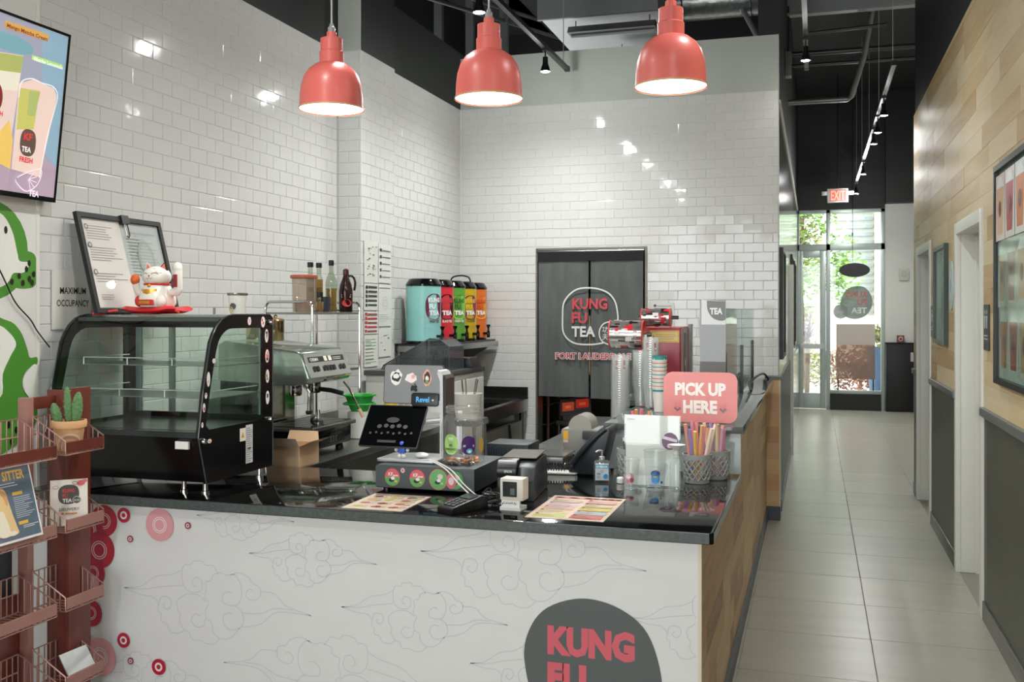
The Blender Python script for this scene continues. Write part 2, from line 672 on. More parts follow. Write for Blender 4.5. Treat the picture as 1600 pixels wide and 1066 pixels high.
def tile_wall(parent, O, U, V, u1, v0, v1, holes=(), cap=300):
    """lay running-bond tile over u in 0..u1, v in v0..v1; the pieces that show largest are single objects"""
    U, V = Vector(U), Vector(V)
    base = frame((0, 0, 0), U, V)
    P = []
    nr = int(math.ceil((v1 - v0) / TH))
    for r in range(nr):
        b = v1 - r * TH
        a = max(v0, b - TH)
        u = -(TW / 2 if r % 2 else 0)
        while u < u1 - 1e-4:
            rects = [(max(0, u), min(u1, u + TW), a, b)]
            for hx0, hx1, hz1 in holes:
                nn = []
                for (p, q, c, d) in rects:
                    if q <= hx0 or p >= hx1 or c >= hz1:
                        nn.append((p, q, c, d))
                        continue
                    if p < hx0:
                        nn.append((p, hx0, c, d))
                    if q > hx1:
                        nn.append((hx1, q, c, d))
                    if d > hz1:
                        nn.append((max(p, hx0), min(q, hx1), hz1, d))
                rects = nn
            P += [t for t in rects if t[1] - t[0] > 0.012 and t[3] - t[2] > 0.012]
            u += TW
    sc = []
    for p, q, c, d in P:
        cen = Vector(O) + U * (p + q) / 2 + V * (c + d) / 2
        e = Vector(O) + U * q + V * d
        x, y, zc = pix(cen)
        x2, y2, _ = pix(e)
        ok = -20 < x < 1620 and -20 < y < 860 and cen.z > 0.95
        sc.append((abs(x2 - x) * abs(y2 - y) if ok else 0, (p, q, c, d), cen))
    sc.sort(key=lambda t: -t[0])
    rest = MB()
    g = 0.0022
    for i, (s, (p, q, c, d), cen) in enumerate(sc):
        w, h = q - p - g, d - c - g
        M = base.copy()
        M = Matrix.Translation(cen) @ M @ Matrix.Rotation(random.gauss(0, 0.0045), 4, 'X') @ Matrix.Rotation(random.gauss(0, 0.0045), 4, 'Y')
        if i < cap and s > 0:
            link('tile', tile_of(w, h), parent, M=M)
        else:
            t = tile_mesh(w, h)
            rest.add([M @ Vector(x) for x in t.v], t.f)
    if rest.v:
        o = rest.build('tile_field', TILE, parent)
        o['kind'] = 'stuff'

tile_wall(wl, (XL - 0.008, 3.44, 0), (0, 1, 0), (0, 0, 1), YP0 - 3.44, 0.9, ZT)
tile_wall(wp, (XL, YP0 + 0.008, 0), (1, 0, 0), (0, 0, 1), XP - XL - 0.006, 0.9, ZT)
tile_wall(wp, (XP - 0.008, YP0 + 0.006, 0), (0, 1, 0), (0, 0, 1), YP1 - YP0 - 0.006, 0.9, ZT)
tile_wall(wr, (XR2 - 0.008, YP1, 0), (0, 1, 0), (0, 0, 1), YB - YP1, 0.9, ZT)
tile_wall(wb, (XR2, YB + 0.008, 0), (1, 0, 0), (0, 0, 1), XC - XR2, 0.45, ZT, [(DX0 - 0.012 - XR2, DX1 + 0.012 - XR2, DZ + 0.012)])
# painted mural panel at the near end of the left wall
struct(MB().box(XL - 0.008, XL + 0.002, 3.425, 3.445, 0, ZT).build('trim_2', TRIMW), 'white strip between mural and tile')
mu = struct(MB().box(XL - 0.008, XL, -3, 3.425, 0, ZT).build('wall_mural', WPAINT), 'white painted panel with green dotted mural')
A = Art(0.0004)
G1, G2 = '#4f8f33', '#e6e6dc'
A.ell(3.19, 1.90, 0.19, 0.20, G1)
A.poly(smooth_path([(3.05, 2.1), (3.24, 2.09), (3.30, 2.03), (3.335, 1.95), (3.345, 1.90), (3.385, 1.905), (3.424, 1.88), (3.424, 1.77), (3.36, 1.748), (3.27, 1.75), (3.2, 1.72), (3.05, 1.72)], 4, True), G1)
A.poly(smooth_path([(3.05, 2.05), (3.22, 2.055), (3.29, 1.99), (3.32, 1.90), (3.335, 1.862), (3.39, 1.858), (3.355, 1.815), (3.30, 1.81), (3.27, 1.77), (3.2, 1.745), (3.05, 1.75)], 4, True), G2)
A.ell(3.26, 1.985, 0.009, 0.016, '#101810')
for y, z in ((3.385, 1.855), (3.37, 1.83), (3.41, 1.81), (3.33, 1.80), (3.385, 1.79), (3.35, 1.772), (3.40, 1.775), (3.29, 1.775)):
    A.ell(y, z, 0.009, 0.013, '#101810')
A.poly(smooth_path([(3.0, 1.64), (3.25, 1.62), (3.33, 1.575), (3.37, 1.5), (3.385, 1.46), (3.424, 1.46), (3.424, 1.43), (3.37, 1.41), (3.34, 1.36), (3.36, 1.31), (3.42, 1.27), (3.42, 1.19), (3.36, 1.14), (3.3, 1.1), (3.0, 1.05)], 4, True), G1)
A.poly(smooth_path([(3.0, 1.6), (3.2, 1.6), (3.27, 1.57), (3.31, 1.52), (3.28, 1.47), (3.24, 1.40), (3.22, 1.30), (3.0, 1.28)], 4, True), G2)
A.poly(smooth_path([(3.424, 1.425), (3.37, 1.405), (3.345, 1.36), (3.365, 1.31), (3.424, 1.275)], 4, True), G2)
for y, z in ((3.27, 1.19), (3.31, 1.165), (3.285, 1.12), (3.35, 1.2)):
    A.ell(y, z, 0.009, 0.014, '#101810')
A.build('mural_print', INK, mu, frame((XL, 0, 0), (0, 1, 0), (0, 0, 1)))
tag(MB().tube(smooth_path([(XL + 0.012, 3.10, 2.0), (XL + 0.012, 3.23, 1.80), (XL + 0.012, 3.3, 1.69), (XL + 0.012, 3.38, 1.62), (XL + 0.012, 3.42, 1.57), (XL + 0.012, 3.49, 1.5)], 5), 0.003, 6).build('power_cable', BLACK), 'thin black cable hanging across the green mural', 'cable')

# ---- right wall
D1 = (5.836, 6.92)
D2 = (8.346, 9.457)
DH = 2.215
ww = MB()
segs = [(-3, D1[0]), (D1[1], D2[0]), (D2[1], YWE)]
for a, b in segs:
    ww.box(XW + 0.012, XW + 0.3, a, b, 0, ZT)
ww.box(XW + 0.012, XW + 0.3, D1[0], D1[1], DH, ZT).box(XW + 0.012, XW + 0.3, D2[0], D2[1], DH, ZT)
ww = struct(ww.build('wall_right', mat('plank_backing', '#6f553a', 0.7)), 'right wall of pale wood planks with two doorways')
wall('wall_right_upper', XW + 0.01, XW + 0.3, -3, YWE, ZT, ZC, DARKW, 'black painted wall above the wood planks')
PH = 0.1265
_pm = {}
def plank(parent, x, y0, y1, z0, z1, m, t=0.01, sx=1):
    """board on a plane facing -x (sx=-1) or +x (sx=1); unit mesh shared per material"""
    key = (m.name,)
    if key not in _pm:
        b = MB().box(0, 1, 0, 1, 0, 1)
        me = b.mesh('plank')
        me.materials.append(m)
        _pm[key] = me
    o = link('plank', _pm[key], parent, (x, y0 + 0.0006, z0 + 0.0006))
    o.scale = (t * sx, y1 - y0 - 0.0012, z1 - z0 - 0.0012)
    return o
z = 1.14
rw = 0
while z < ZT - 0.01:
    z1 = min(z + PH, ZT)
    y = 2.6 + random.random() * 0.8
    cuts = [y]
    while y < YWE:
        y += random.choice((0.6, 0.75, 0.9, 1.05, 1.2))
        cuts.append(min(y, YWE))
    if cuts[-1] - cuts[-2] < 0.1:
        cuts.pop(-2)
    for a, b in zip(cuts[:-1], cuts[1:]):
        parts = [(a, b, z, z1)]
        for d in (D1, D2):
            nn = []
            for (p, q, c, e) in parts:
                if c >= DH or q <= d[0] or p >= d[1]:
                    nn.append((p, q, c, e))
                else:
                    if p < d[0]:
                        nn.append((p, d[0], c, e))
                    if q > d[1]:
                        nn.append((d[1], q, c, e))
                    if e > DH + 0.02:
                        nn.append((max(p, d[0]), min(q, d[1]), DH, e))
            parts = nn
        for p, q, c, e in parts:
            if q - p > 0.02:
                plank(ww, XW + 0.012, p, q, c, e, WOOD, 0.012 + random.random() * 0.001, -1)
    z = z1
    rw += 1
wn = 0
for a, b in segs:
    MB().box(XW + 0.002, XW + 0.012, max(a, 2.5), b, 0.1, 1.11).build('wainscot_panel', WAIN, ww)
    r_ = MB().box(XW - 0.022, XW + 0.012, max(a, 2.5), b, 1.095, 1.14).build('chair_rail', RAIL, ww, bevel=0.004)
    wn += 1
    bb = MB().box(XW - 0.008, XW + 0.012, max(a, 2.5), b, 0, 0.1).build('baseboard_right', mat('grey_baseboard', '#4d4a45', 0.3, var=0.12, scale=10), None, bevel=0.003)
    struct(bb, 'dark grey baseboard along the right wall')
def doorway(n, d, lab):
    a, b = d
    c = 0.072
    t = MB()
    t.box(XW - 0.012, XW + 0.02, a, a + c, 0, DH).box(XW - 0.012, XW + 0.02, b - c, b, 0, DH).box(XW - 0.012, XW + 0.02, a + c, b - c, DH - c, DH)
    t.box(XW + 0.02, XW + 0.26, a + 0.03, a + c, 0, DH - 0.03).box(XW + 0.02, XW + 0.26, b - c, b - 0.03, 0, DH - 0.03).box(XW + 0.02, XW + 0.26, a + c, b - c, DH - c, DH - 0.03)
    t.box(XW + 0.10, XW + 0.125, b - c - 0.02, b - c, 0, DH - c).box(XW + 0.10, XW + 0.125, a + c, a + c + 0.02, 0, DH - c).box(XW + 0.10, XW + 0.125, a + c, b - c, DH - c - 0.02, DH - c)
    dr = struct(t.build('door_%d' % n, TRIMW, bevel=0.003), lab)
    leaf = MB().box(XW + 0.13, XW + 0.17, a + c + 0.002, b - c - 0.002, 0.006, DH - c - 0.003)
    leaf = leaf.build('door_leaf', mat('door_paint', '#d3d4cb', 0.4, var=0.02), dr)
    MB().box(XW + 0.122, XW + 0.13, b - c - 0.07, b - c - 0.03, 0.98, 1.06).build('latch_plate', STEEL, dr)
doorway(1, D1, 'white door frame beside the framed drinks poster')
doorway(2, D2, 'white door frame at the end of the wood wall')
MB().box(XW + 0.0, XW + 0.3, YWE - 0.002, YWE + 0.02, 0, ZT).build('wall_right_end', WPAINT)
struct(bpy.data.objects['wall_right_end'], 'end face of the right wall')

# ---- corridor left wall
MUR = mat('dark_glossy_panel', '#33362f', 0.15, var=0.35, scale=2.5, stretch=(1, 1.5, 0.4))
wc = struct(MB().box(XC - 0.17, XC, YB + 0.165, YF, 0, 3.40).build('wall_corridor', mat('corridor_wall', '#6a6a60', 0.12, var=0.3, scale=1.6, stretch=(1, 1, 0.35))), 'glossy panelled left wall of the corridor')
wall('wall_corridor_upper', XC - 0.17, XC - 0.002, YB + 0.165, YF, 3.40, ZC, DARKW, 'black painted corridor wall above the panel')
MB().box(XC, XC + 0.012, YB + 0.2, YF, 3.38, 3.41).build('top_edge', TRIMW, wc)
MB().box(XC, XC + 0.012, YB + 0.2, 11.9, 0.1, 1.1).build('wainscot_panel', WAIN, wc)
MB().box(XC, XC + 0.03, 12.1, YF - 0.02, 0.0, 1.1).build('wainscot_panel', BLACKG, wc)
MB().box(XC, XC + 0.045, 11.9, 12.0, 0.0, 2.2).build('door_casing', TRIMW, wc)
MB().box(XC, XC + 0.02, YB + 0.2, 11.9, 0.0, 0.1).build('base_strip', RAIL, wc)
for k, (a, b, z0, z1) in enumerate(((8.7, 9.6, 1.25, 2.2), (12.4, 13.3, 1.2, 2.35), (14.0, 15.0, 1.2, 2.35))):
    t = thing('wall_picture', ['dark framed panel on corridor wall next to tiled back wall', 'tall dark framed panel hung past the white casing', 'tall dark framed panel hung close to the glass door'][k], 'picture', (XC, (a + b) / 2, z0), group='framed panels on the corridor wall')
    w = (b - a) / 2
    MB().ring([(-w, 0), (w, 0), (w, z1 - z0), (-w, z1 - z0)], [(-w + .03, .03), (w - .03, .03), (w - .03, z1 - z0 - .03), (-w + .03, z1 - z0 - .03)], 0, 0.025, frame((0, 0, 0), (0, 1, 0), (0, 0, 1))).build('frame', BLACK, t)
    MB().box(0.001, 0.012, -w + .03, w - .03, 0.03, z1 - z0 - .03).build('picture', mat('picture_gloss', '#57605a', 0.06, var=0.3, scale=4), t)

# ---- far storefront wall
wf = MB()
wf.box(XC - 0.2, 2.0, YF + 0.02, YF + 0.2, 3.40, ZC).box(1.12, 2.0, YF, YF + 0.2, 0, 3.46)
wf = struct(wf.build('wall_far', WPAINT), 'white end wall beside the storefront glass')
struct(MB().box(XC, 1.12, YF - 0.06, YF + 0.02, 3.39, ZC).box(1.12, 1.62, YF - 0.25, YF + 0.02, 3.46, ZC).build('wall_far_upper', mat('black_block_paint', '#222523', 0.6, var=0.15, scale=4, bump=0.2)), 'black painted block wall above the storefront')
cb = MB()
for r in range(9):
    z0 = 3.42 + r * 0.203
    for c in range(5):
        x0 = XC + (0.2 if r % 2 else 0) + c * 0.406 - 0.2
        xa, xb = max(x0, XC), min(x0 + 0.4, 1.11)
        if xb > xa + 0.02:
            blk = MB().box(xa, xb, YF - 0.066, YF - 0.058, z0, z0 + 0.197).build('block', mat('black_block_paint'), bpy.data.objects['wall_far_upper'])
struct(MB().box(1.13, 1.61, YF - 0.16, YF, 0, 1.13).build('wall_wainscot', BLACK, bevel=0.006), 'black wainscot box under the white wall')
MB().box(1.12, 1.61, YF - 0.18, YF, 1.13, 1.15).build('cap', BLACKG, bpy.data.objects['wall_wainscot'])
struct(MB().box(XF, XF + 0.2, YWE + 0.3, YF, 0, ZC).build('wall_right_far', WPAINT), 'white side wall past the wood wall')
struct(MB().box(XW + 0.3, XF + 0.2, YWE + 0.02, YWE + 0.3, 0, ZC).build('wall_return', WPAINT), 'return wall behind the wood wall')
# storefront: door and window
sf = MB()
yy0, yy1 = YF - 0.02, YF + 0.07
sf.box(0.185, 0.255, yy0, yy1, 0, 3.39).box(1.06, 1.125, yy0, yy1, 0, 3.39).box(XC, 1.125, yy0, yy1, 3.33, 3.40).box(XC, 1.125, yy0, yy1, 2.70, 2.81).box(0.25, 1.06, yy0, yy1, 0.27, 0.33).box(XC, XC + 0.03, yy0, yy1, 0, 3.39)
sw = struct(sf.build('window_1', ALU, bevel=0.004), 'grey aluminium storefront frame with tall glass panes')
MB().box(0.25, 1.06, YF - 0.06, YF + 0.06, 0, 0.27).build('base_panel', BLACK, sw)
for x0, x1, z0, z1 in ((0.25, 1.06, 0.33, 2.70), (0.25, 1.06, 2.81, 3.33), (XC + 0.03, 0.185, 2.81, 3.33)):
    MB().box(x0, x1, YF + 0.02, YF + 0.026, z0, z1).build('pane', PANE, sw)
dr = MB()
dr.box(XC + 0.03, XC + 0.09, YF, YF + 0.045, 0.01, 2.70).box(0.085, 0.183, YF, YF + 0.045, 0.01, 2.70).box(XC + 0.09, 0.085, YF, YF + 0.045, 0.01, 0.27).box(XC + 0.09, 0.085, YF, YF + 0.045, 2.58, 2.70)
dd = struct(dr.build('door_3', ALU, bevel=0.003), 'grey aluminium glass exit door')
MB().box(XC + 0.09, 0.085, YF + 0.02, YF + 0.026, 0.27, 2.58).build('pane', PANE, dd)
MB().box(XC + 0.06, 0.15, YF - 0.075, YF - 0.035, 1.03, 1.11).box(XC + 0.07, XC + 0.1, YF - 0.06, YF, 1.04, 1.1).box(0.11, 0.15, YF - 0.06, YF, 1.04, 1.1).build('push_bar', mat('satin_bar', '#b9bcb8', 0.3, 0.5), dd)
# wall behind the viewer: wide shop window
fr = MB()
fr.box(-3.6, -2.95, -3.2, -3, 0, ZC).box(0.75, 2.2, -3.2, -3, 0, ZC).box(-2.95, 0.75, -3.2, -3, 3.4, ZC).box(-2.95, 0.75, -3.2, -3, 0, 0.12).box(-1.7, -1.62, -3.15, -3.05, 0.12, 3.4).box(-0.5, -0.42, -3.15, -3.05, 0.12, 3.4)
struct(fr.build('wall_front', WPAINT), 'front shop wall with wide window opening')
# daylight portals at the two window openings help sampling of the sky
for nm, loc, rot, sx, sy in (('portal_front', (-1.1, -3.02, 1.76), (PI / 2, 0, 0), 3.7, 3.28), ('portal_far', (0.42, YF + 0.12, 1.7), (-PI / 2, 0, 0), 1.42, 3.4)):
    L = bpy.data.lights.new(nm, 'AREA')
    L.shape = 'RECTANGLE'
    L.size, L.size_y = sx, sy
    L.cycles.is_portal = True
    o = link(nm, L, None, loc, rot)

# ---- back room seen under the curtain
struct(MB().box(-3.0, -0.5, 11.0, 11.1, 0, 3.0).build('wall_kitchen', mat('kitchen_wall', '#8a8780', 0.6, var=0.1)), 'grey back wall of the kitchen behind the curtain')
struct(MB().box(-3.0, -2.95, YB + 0.17, 11.0, 0, 3.0).box(-0.6, -0.55, YB + 0.17, 11.0, 0, 3.0).box(-3.0, -0.5, YB + 0.17, 11.1, 3.0, 3.05).build('wall_kitchen_side', mat('kitchen_wall')), 'side walls of the kitchen')
# dark plenum above the rear walls
struct(MB().box(-4.2, -4.1, YP0, 12.6, 3.0, ZC).box(-4.2, XC - 0.17, 12.5, 12.6, 3.0, ZC).box(-4.2, XL, YP0, YP0 + 0.1, 3.0, ZC).build('wall_plenum', DARK), 'black void walls above the rear partition')
struct(MB().box(-4.2, -3.3, YP0, 12.6, ZC, ZC + 0.2).build('ceiling_rear', DARK), 'black ceiling over the rear void')

# ================================================================== COUNTER
STONE = mat('black_granite', '#0c0d0d', 0.06, var=0.5, scale=120, coat=0.3)
STONEE = mat('granite_edge', '#4e5654', 0.25, var=0.25, scale=60)
CZ = 0.914
CX0, CX1, CY0 = -3.14, -0.322, 3.35
co = thing('service_counter', 'white fronted service counter with cloud print and wood plank side', 'counter', (0, 0, 0))
cb = MB().box(CX0, -0.372, CY0 + 0.035, CY0 + 0.10, 0.02, 0.872)
cb.box(-0.45, -0.378, CY0 + 0.10, 4.6, 0.09, 0.872)
cb.build('cabinet', mat('counter_carcass', '#55524c', 0.6), co)
MB().box(CX0, -0.373, CY0 + 0.028, CY0 + 0.035, 0.0, 0.874).build('front_panel', mat('white_laminate', '#dfe0de', 0.3, var=0.01), co)
MB().box(-0.376, -0.364, CY0 + 0.0275, CY0 + 0.04, 0.0, 0.874).build('corner_trim', mat('cream_edge', '#d9cfb8', 0.4), co)
MB().box(-0.378, -0.352, CY0 + 0.04, 4.6, 0.0, 0.09).build('toe_kick', mat('slate_base', '#3d4347', 0.4), co)
# wood planks on the aisle side
def side_planks(par, ox, oy, oz, lo, hi, y0, y9):
    z = lo
    while z < hi - 0.01:
        z1 = min(z + 0.112, hi)
        y = y0
        first = True
        while y < y9:
            L = random.choice((0.5, 0.65, 0.8, 0.95))
            if first:
                L *= random.random() * 0.8 + 0.2
                first = False
            y2 = min(y9, y + L)
            if y9 - y2 < 0.1:
                y2 = y9
            plank(par, -0.378 - ox, y - oy, y2 - oy, z - oz, z1 - oz, WOODC, 0.012, 1)
            y = y2
        z = z1
side_planks(co, 0, 0, 0, 0.09, 0.872, CY0 + 0.04, 4.6)
# worktop: one L-shaped slab, its own thing
tp = MB()
poly = [(CX0, CY0), (CX1 - 0.012, CY0), (CX1, CY0 + 0.012), (CX1, 4.60), (-1.28, 4.60), (-1.28, 4.22), (CX0, 4.22)]
tp.prism(poly, CZ - 0.04, CZ)
top = tag(tp.build('countertop', STONE, bevel=0.003), 'polished black stone worktop on the white fronted counter', 'countertop')
MB().box(CX0, CX1 - 0.014, CY0 - 0.0012, CY0 + 0.001, CZ - 0.037, CZ - 0.003).box(CX1 - 0.001, CX1 + 0.0012, CY0 + 0.014, 4.6, CZ - 0.037, CZ - 0.003).build('front_edge', STONEE, top)
# raised pick-up bar
rb = thing('pickup_bar', 'raised stone bar with wood plank side behind the pick up sign', 'counter', (-0.6, 4.601, 0))
MB().box(-0.35, 0.278, 0.0, 0.03, 0.916, 1.099).build('riser', mat('grey_stone', '#9aa3a1', 0.08, var=0.18, scale=14), rb)
MB().box(-0.1, 0.222, 0.03, 3.5, 0.09, 1.085).box(-0.35, 0.222, 0.03, 3.5, 0.94, 1.098).build('bar_body', mat('counter_carcass'), rb)
MB().box(-0.35, 0.292, -0.012, 3.49, 1.099, 1.13).build('bar_top', mat('grey_black_stone', '#565c5a', 0.05, var=0.25, scale=50), rb, bevel=0.003)
MB().box(0.222, 0.248, 0.0, 3.51, 0.0, 0.09).build('toe_kick', mat('slate_base'), rb)
MB().box(-0.52, -0.35, 1.2, 2.2, 1.099, 1.13).build('bar_wing', mat('grey_black_stone'), rb)
side_planks(rb, -0.6, 4.601, 0, 0.09, 1.098, 4.602, 8.1)
# end post
ep = thing('end_post', 'wood clad end post closing the pick up bar', 'post', (-0.32, 8.13, 0))
MB().box(-0.054, 0.05, 0.01, 0.13, 0.11, 1.12).build('core', mat('counter_carcass'), ep)
pz = 0.11
while pz < 1.11:
    p1 = min(1.12, pz + 0.126)
    MB().box(-0.054, 0.05, 0.0, 0.012, pz + 0.0006, p1 - 0.0006).build('plank', WOODX, ep)
    pz = p1
MB().box(0.05, 0.06, -0.002, 0.14, 0.11, 1.12).build('edge_strip', mat('cream_edge'), ep)
MB().box(-0.054, 0.06, -0.004, 0.13, 0.0, 0.11).build('base', mat('slate_blue', '#46525c', 0.4), ep)
MB().box(-0.06, 0.07, -0.01, 0.14, 1.12, 1.14).build('cap', RAIL, ep)

# ---- prints on the front panel
FP = frame((0, CY0 + 0.0276, 0), (1, 0, 0), (0, 0, 1))
CL = {'lobe1': [(580, 600), (590, 582), (612, 583), (622, 571), (655, 571), (668, 584), (695, 584), (708, 600), (717, 612)],
      'lobe2': [(672, 660), (668, 640), (690, 632), (695, 615), (725, 608), (745, 616), (772, 612), (790, 630), (800, 655), (798, 690), (778, 712), (735, 705), (732, 680), (750, 668), (765, 672)],
      'lobe2b': [(778, 712), (800, 730), (808, 760), (795, 782), (760, 790), (735, 770), (736, 745), (755, 735), (770, 742)],
      'lobe2c': [(672, 660), (665, 690), (680, 705), (668, 730), (672, 755), (692, 770), (695, 795), (720, 818), (760, 815), (795, 782)],
      'lobe3': [(760, 615), (790, 607), (825, 620), (840, 640), (866, 652), (868, 680), (850, 692), (825, 690), (817, 670), (832, 658), (842, 665)],
      'low': [(572, 690), (560, 705), (566, 735), (575, 742), (570, 765), (590, 795), (605, 800), (620, 825), (650, 826), (668, 836), (700, 836), (722, 818)],
      'sp1': [(580, 600), (582, 640), (600, 665), (632, 672), (655, 660), (650, 630), (628, 624), (618, 645), (632, 655)],
      'sp2': [(572, 690), (600, 678), (640, 680), (668, 700)],
      'sp3': [(668, 755), (660, 780), (630, 782), (615, 760), (630, 742), (650, 748)],
      'sl': [(492, 715), (500, 690), (530, 690), (540, 712), (525, 730), (508, 718), (518, 708)],
      'sl2': [(492, 715), (488, 735), (500, 745), (500, 768), (520, 775), (535, 800), (565, 806), (590, 795)],
      'tl1': [(357, 660), (420, 655), (480, 622), (540, 615), (580, 600)],
      'tl2': [(357, 660), (430, 664), (500, 655), (580, 650)],
      'tl3': [(357, 660), (420, 682), (470, 690), (492, 715)],
      'tr1': [(868, 665), (920, 672), (960, 710), (1048, 738)],
      'tr2': [(805, 780), (870, 768), (930, 730), (1048, 738)],
      'tr3': [(800, 735), (870, 735), (920, 718), (980, 722)]}
def cloud(x0, z0, x1, z1, mirror=False, vs=1.0):
    """cloud print between its two tail tips"""
    A = Art(0.0)
    w = x1 - x0
    for L in CL.values():
        P = []
        for px, py in L:
            t = (px - 357) / 691.0
            if mirror:
                t = 1 - t
            v = -(py - (660 + 78 * (px - 357) / 691.0)) / 691.0 * w * vs
            P.append((x0 + t * w, z0 + (z1 - z0) * t + v))
        A.line(smooth_path(P, 4), 0.0032, '#ccced0', z=0.0003)
    # clip to the panel
    keep = [(f, c) for f, c in zip(A.f, A.c) if all(CX0 < A.v[i][0] < -0.378 and 0.01 < A.v[i][1] < 0.872 for i in f)]
    used = sorted({i for f, _ in keep for i in f})
    rm = {o_: n_ for n_, o_ in enumerate(used)}
    A.v = [A.v[i] for i in used]
    A.f, A.c = [tuple(rm[i] for i in k[0]) for k in keep], [k[1] for k in keep]
    A.build('cloud_print', INK, co, FP)
cloud(-2.669, 0.537, -1.827, 0.498)
cloud(-2.095, 0.717, -1.559, 0.713)
cloud(-1.38, 0.775, -0.551, 0.765)
cloud(-1.701, 0.543, -1.048, 0.534)
cloud(-2.208, 0.282, -1.30, 0.27, True)
cloud(-1.188, 0.384, -0.573, 0.395)
cloud(-0.606, 0.60, 0.05, 0.58)
cloud(-2.33, 0.85, -1.90, 0.85)
cloud(-2.9, 0.16, -2.2, 0.16)
RD = [0.0]
def ringdot(x, z, r, tone, n):
    A = Art(0.00012)
    RD[0] += 0.0004
    A.z = RD[0] - 0.0004
    c = {'d': ('#b8243a', '#e8c8cc'), 'l': ('#e3a2a6', '#f2e0e0'), 'm': ('#9c4a5c', '#ecd8dc')}[tone]
    A.ell(x, z, r, r, c[0], 36)
    if n:
        A.circ(x, z, r * 0.48, r * 0.05, c[1])
        A.circ(x, z, r * 0.36, r * 0.06, c[1])
    else:
        A.ell(x, z, r * 0.55, r * 0.55, '#e9e4e4', 24)
        A.ell(x, z, r * 0.3, r * 0.3, c[0], 20)
    A.build('red_circle_print', INK, co, FP)
for a in ((-2.768, 0.80, 0.065, 'd', 1), (-2.84, 0.76, 0.07, 'd', 1), (-2.90, 0.655, 0.065, 'l', 1), (-2.79, 0.68, 0.075, 'd', 1), (-2.82, 0.585, 0.058, 'd', 1), (-2.85, 0.52, 0.062, 'l', 1), (-2.83, 0.42, 0.055, 'd', 1), (-2.88, 0.32, 0.05, 'd', 1), (-2.785, 0.245, 0.078, 'l', 1), (-2.9, 0.15, 0.06, 'd', 1),
          (-2.499, 0.801, 0.065, 'l', 1), (-2.669, 0.83, 0.030, 'd', 0), (-2.638, 0.736, 0.014, 'm', 0), (-2.368, 0.807, 0.014, 'm', 0), (-2.669, 0.325, 0.030, 'd', 0), (-2.635, 0.245, 0.014, 'm', 0), (-2.502, 0.235, 0.032, 'd', 0)):
    ringdot(*a)
A = Art(0.0004)
A.z = 0.0006
A.poly(smooth_path([(-0.985, 0.42), (-0.965, 0.53), (-0.90, 0.61), (-0.78, 0.652), (-0.66, 0.635), (-0.56, 0.57), (-0.51, 0.46), (-0.50, 0.34), (-0.56, 0.22), (-0.68, 0.17), (-0.83, 0.18), (-0.94, 0.26)], 5, True), '#565d5c')
A.text('KUNG', -0.90, 0.445, 0.105, '#d4606c', 0.31, 0.06)
A.text('FU', -0.90, 0.315, 0.105, '#d4606c', 0.14, 0.06)
A.text('TEA', -0.90, 0.20, 0.095, '#e8e6e2', 0.24, 0.035)
A.build('logo_print', INK, co, FP)

# ================================================================== LAMPS
RED = mat('red_enamel', '#da6a60', 0.38, var=0.03, coat=0.05)
LENS = mat('lamp_lens', '#fff4e2', 0.4, emit=9.0)
BULB = mat('spot_bulb', '#fffaf0', 0.4, emit=60.0)
WCORD = mat('grey_cord', '#b8b9b6', 0.4)
def spot(name, loc, power, size=0.06, ang=150, blend=0.9, col=(0.98, 1.0, 0.985), rot=(0, 0, 0)):
    L = bpy.data.lights.new(name, 'SPOT')
    L.energy = power
    L.spot_size = R(ang)
    L.spot_blend = blend
    L.shadow_soft_size = size
    L.color = col
    return link(name, L, None, loc, rot)
def fill_point(name, loc, power, size=0.035, col=(0.98, 1.0, 0.985)):
    L = bpy.data.lights.new(name, 'POINT')
    L.energy = power
    L.shadow_soft_size = size
    L.color = col
    return link(name, L, None, loc)
PROF = [(0.140, 0), (0.1375, 0.012), (0.1355, 0.06), (0.131, 0.10), (0.119, 0.14), (0.098, 0.172), (0.07, 0.193), (0.052, 0.199), (0.0525, 0.248), (0.048, 0.252), (0.0475, 0.306), (0.022, 0.308), (0.021, 0.335)]
for x, lab in ((-2.006, 'red dome pendant lamp hanging above the cash drawer, closest to the pillar'), (-1.287, 'red dome pendant lamp hanging between the two other red pendants'), (-0.538, 'red dome pendant lamp hanging above the menus, closest to the corridor')):
    zb = 2.53
    t = thing('pendant_lamp', lab, 'lamp', (x, 3.89, zb), group='red pendant lamps over the counter')
    sh = MB().lathe(PROF, 40, cap0=False)
    inner = [(r - 0.004, max(0.0, z - 0.004)) for r, z in PROF[:8]]
    sh.lathe([(0.140, 0)] + inner[1:], 40, cap0=False, cap1=False)
    s = sh.build('shade', RED, t, smooth=True)
    MB().lathe([(0.1415, -0.002), (0.1425, 0.002), (0.1415, 0.006), (0.139, 0.006)], 40, cap0=False, cap1=False).build('rim', mat('gold_rim', '#c8a070', 0.3), s, smooth=True)
    MB().lathe([(0.0, 0.0035), (0.05, 0.003), (0.10, 0.0025), (0.1365, 0.003)], 36, cap0=False, cap1=False).build('diffuser', LENS, t, smooth=True)
    MB().lathe([(0.016, 0.335), (0.016, 0.355), (0.011, 0.36), (0.008, 0.372)], 16).build('cord_grip', mat('grey_grip', '#8f9391', 0.4), t)
    MB().cyl((0, 0, 0.37), (0, 0, ZC - zb - 0.0), 0.004, 8).build('cord', WCORD, t)
    spot('pendant_light', (x, 3.89, zb - 0.012), 26, 0.11, 165, 0.6).parent = None

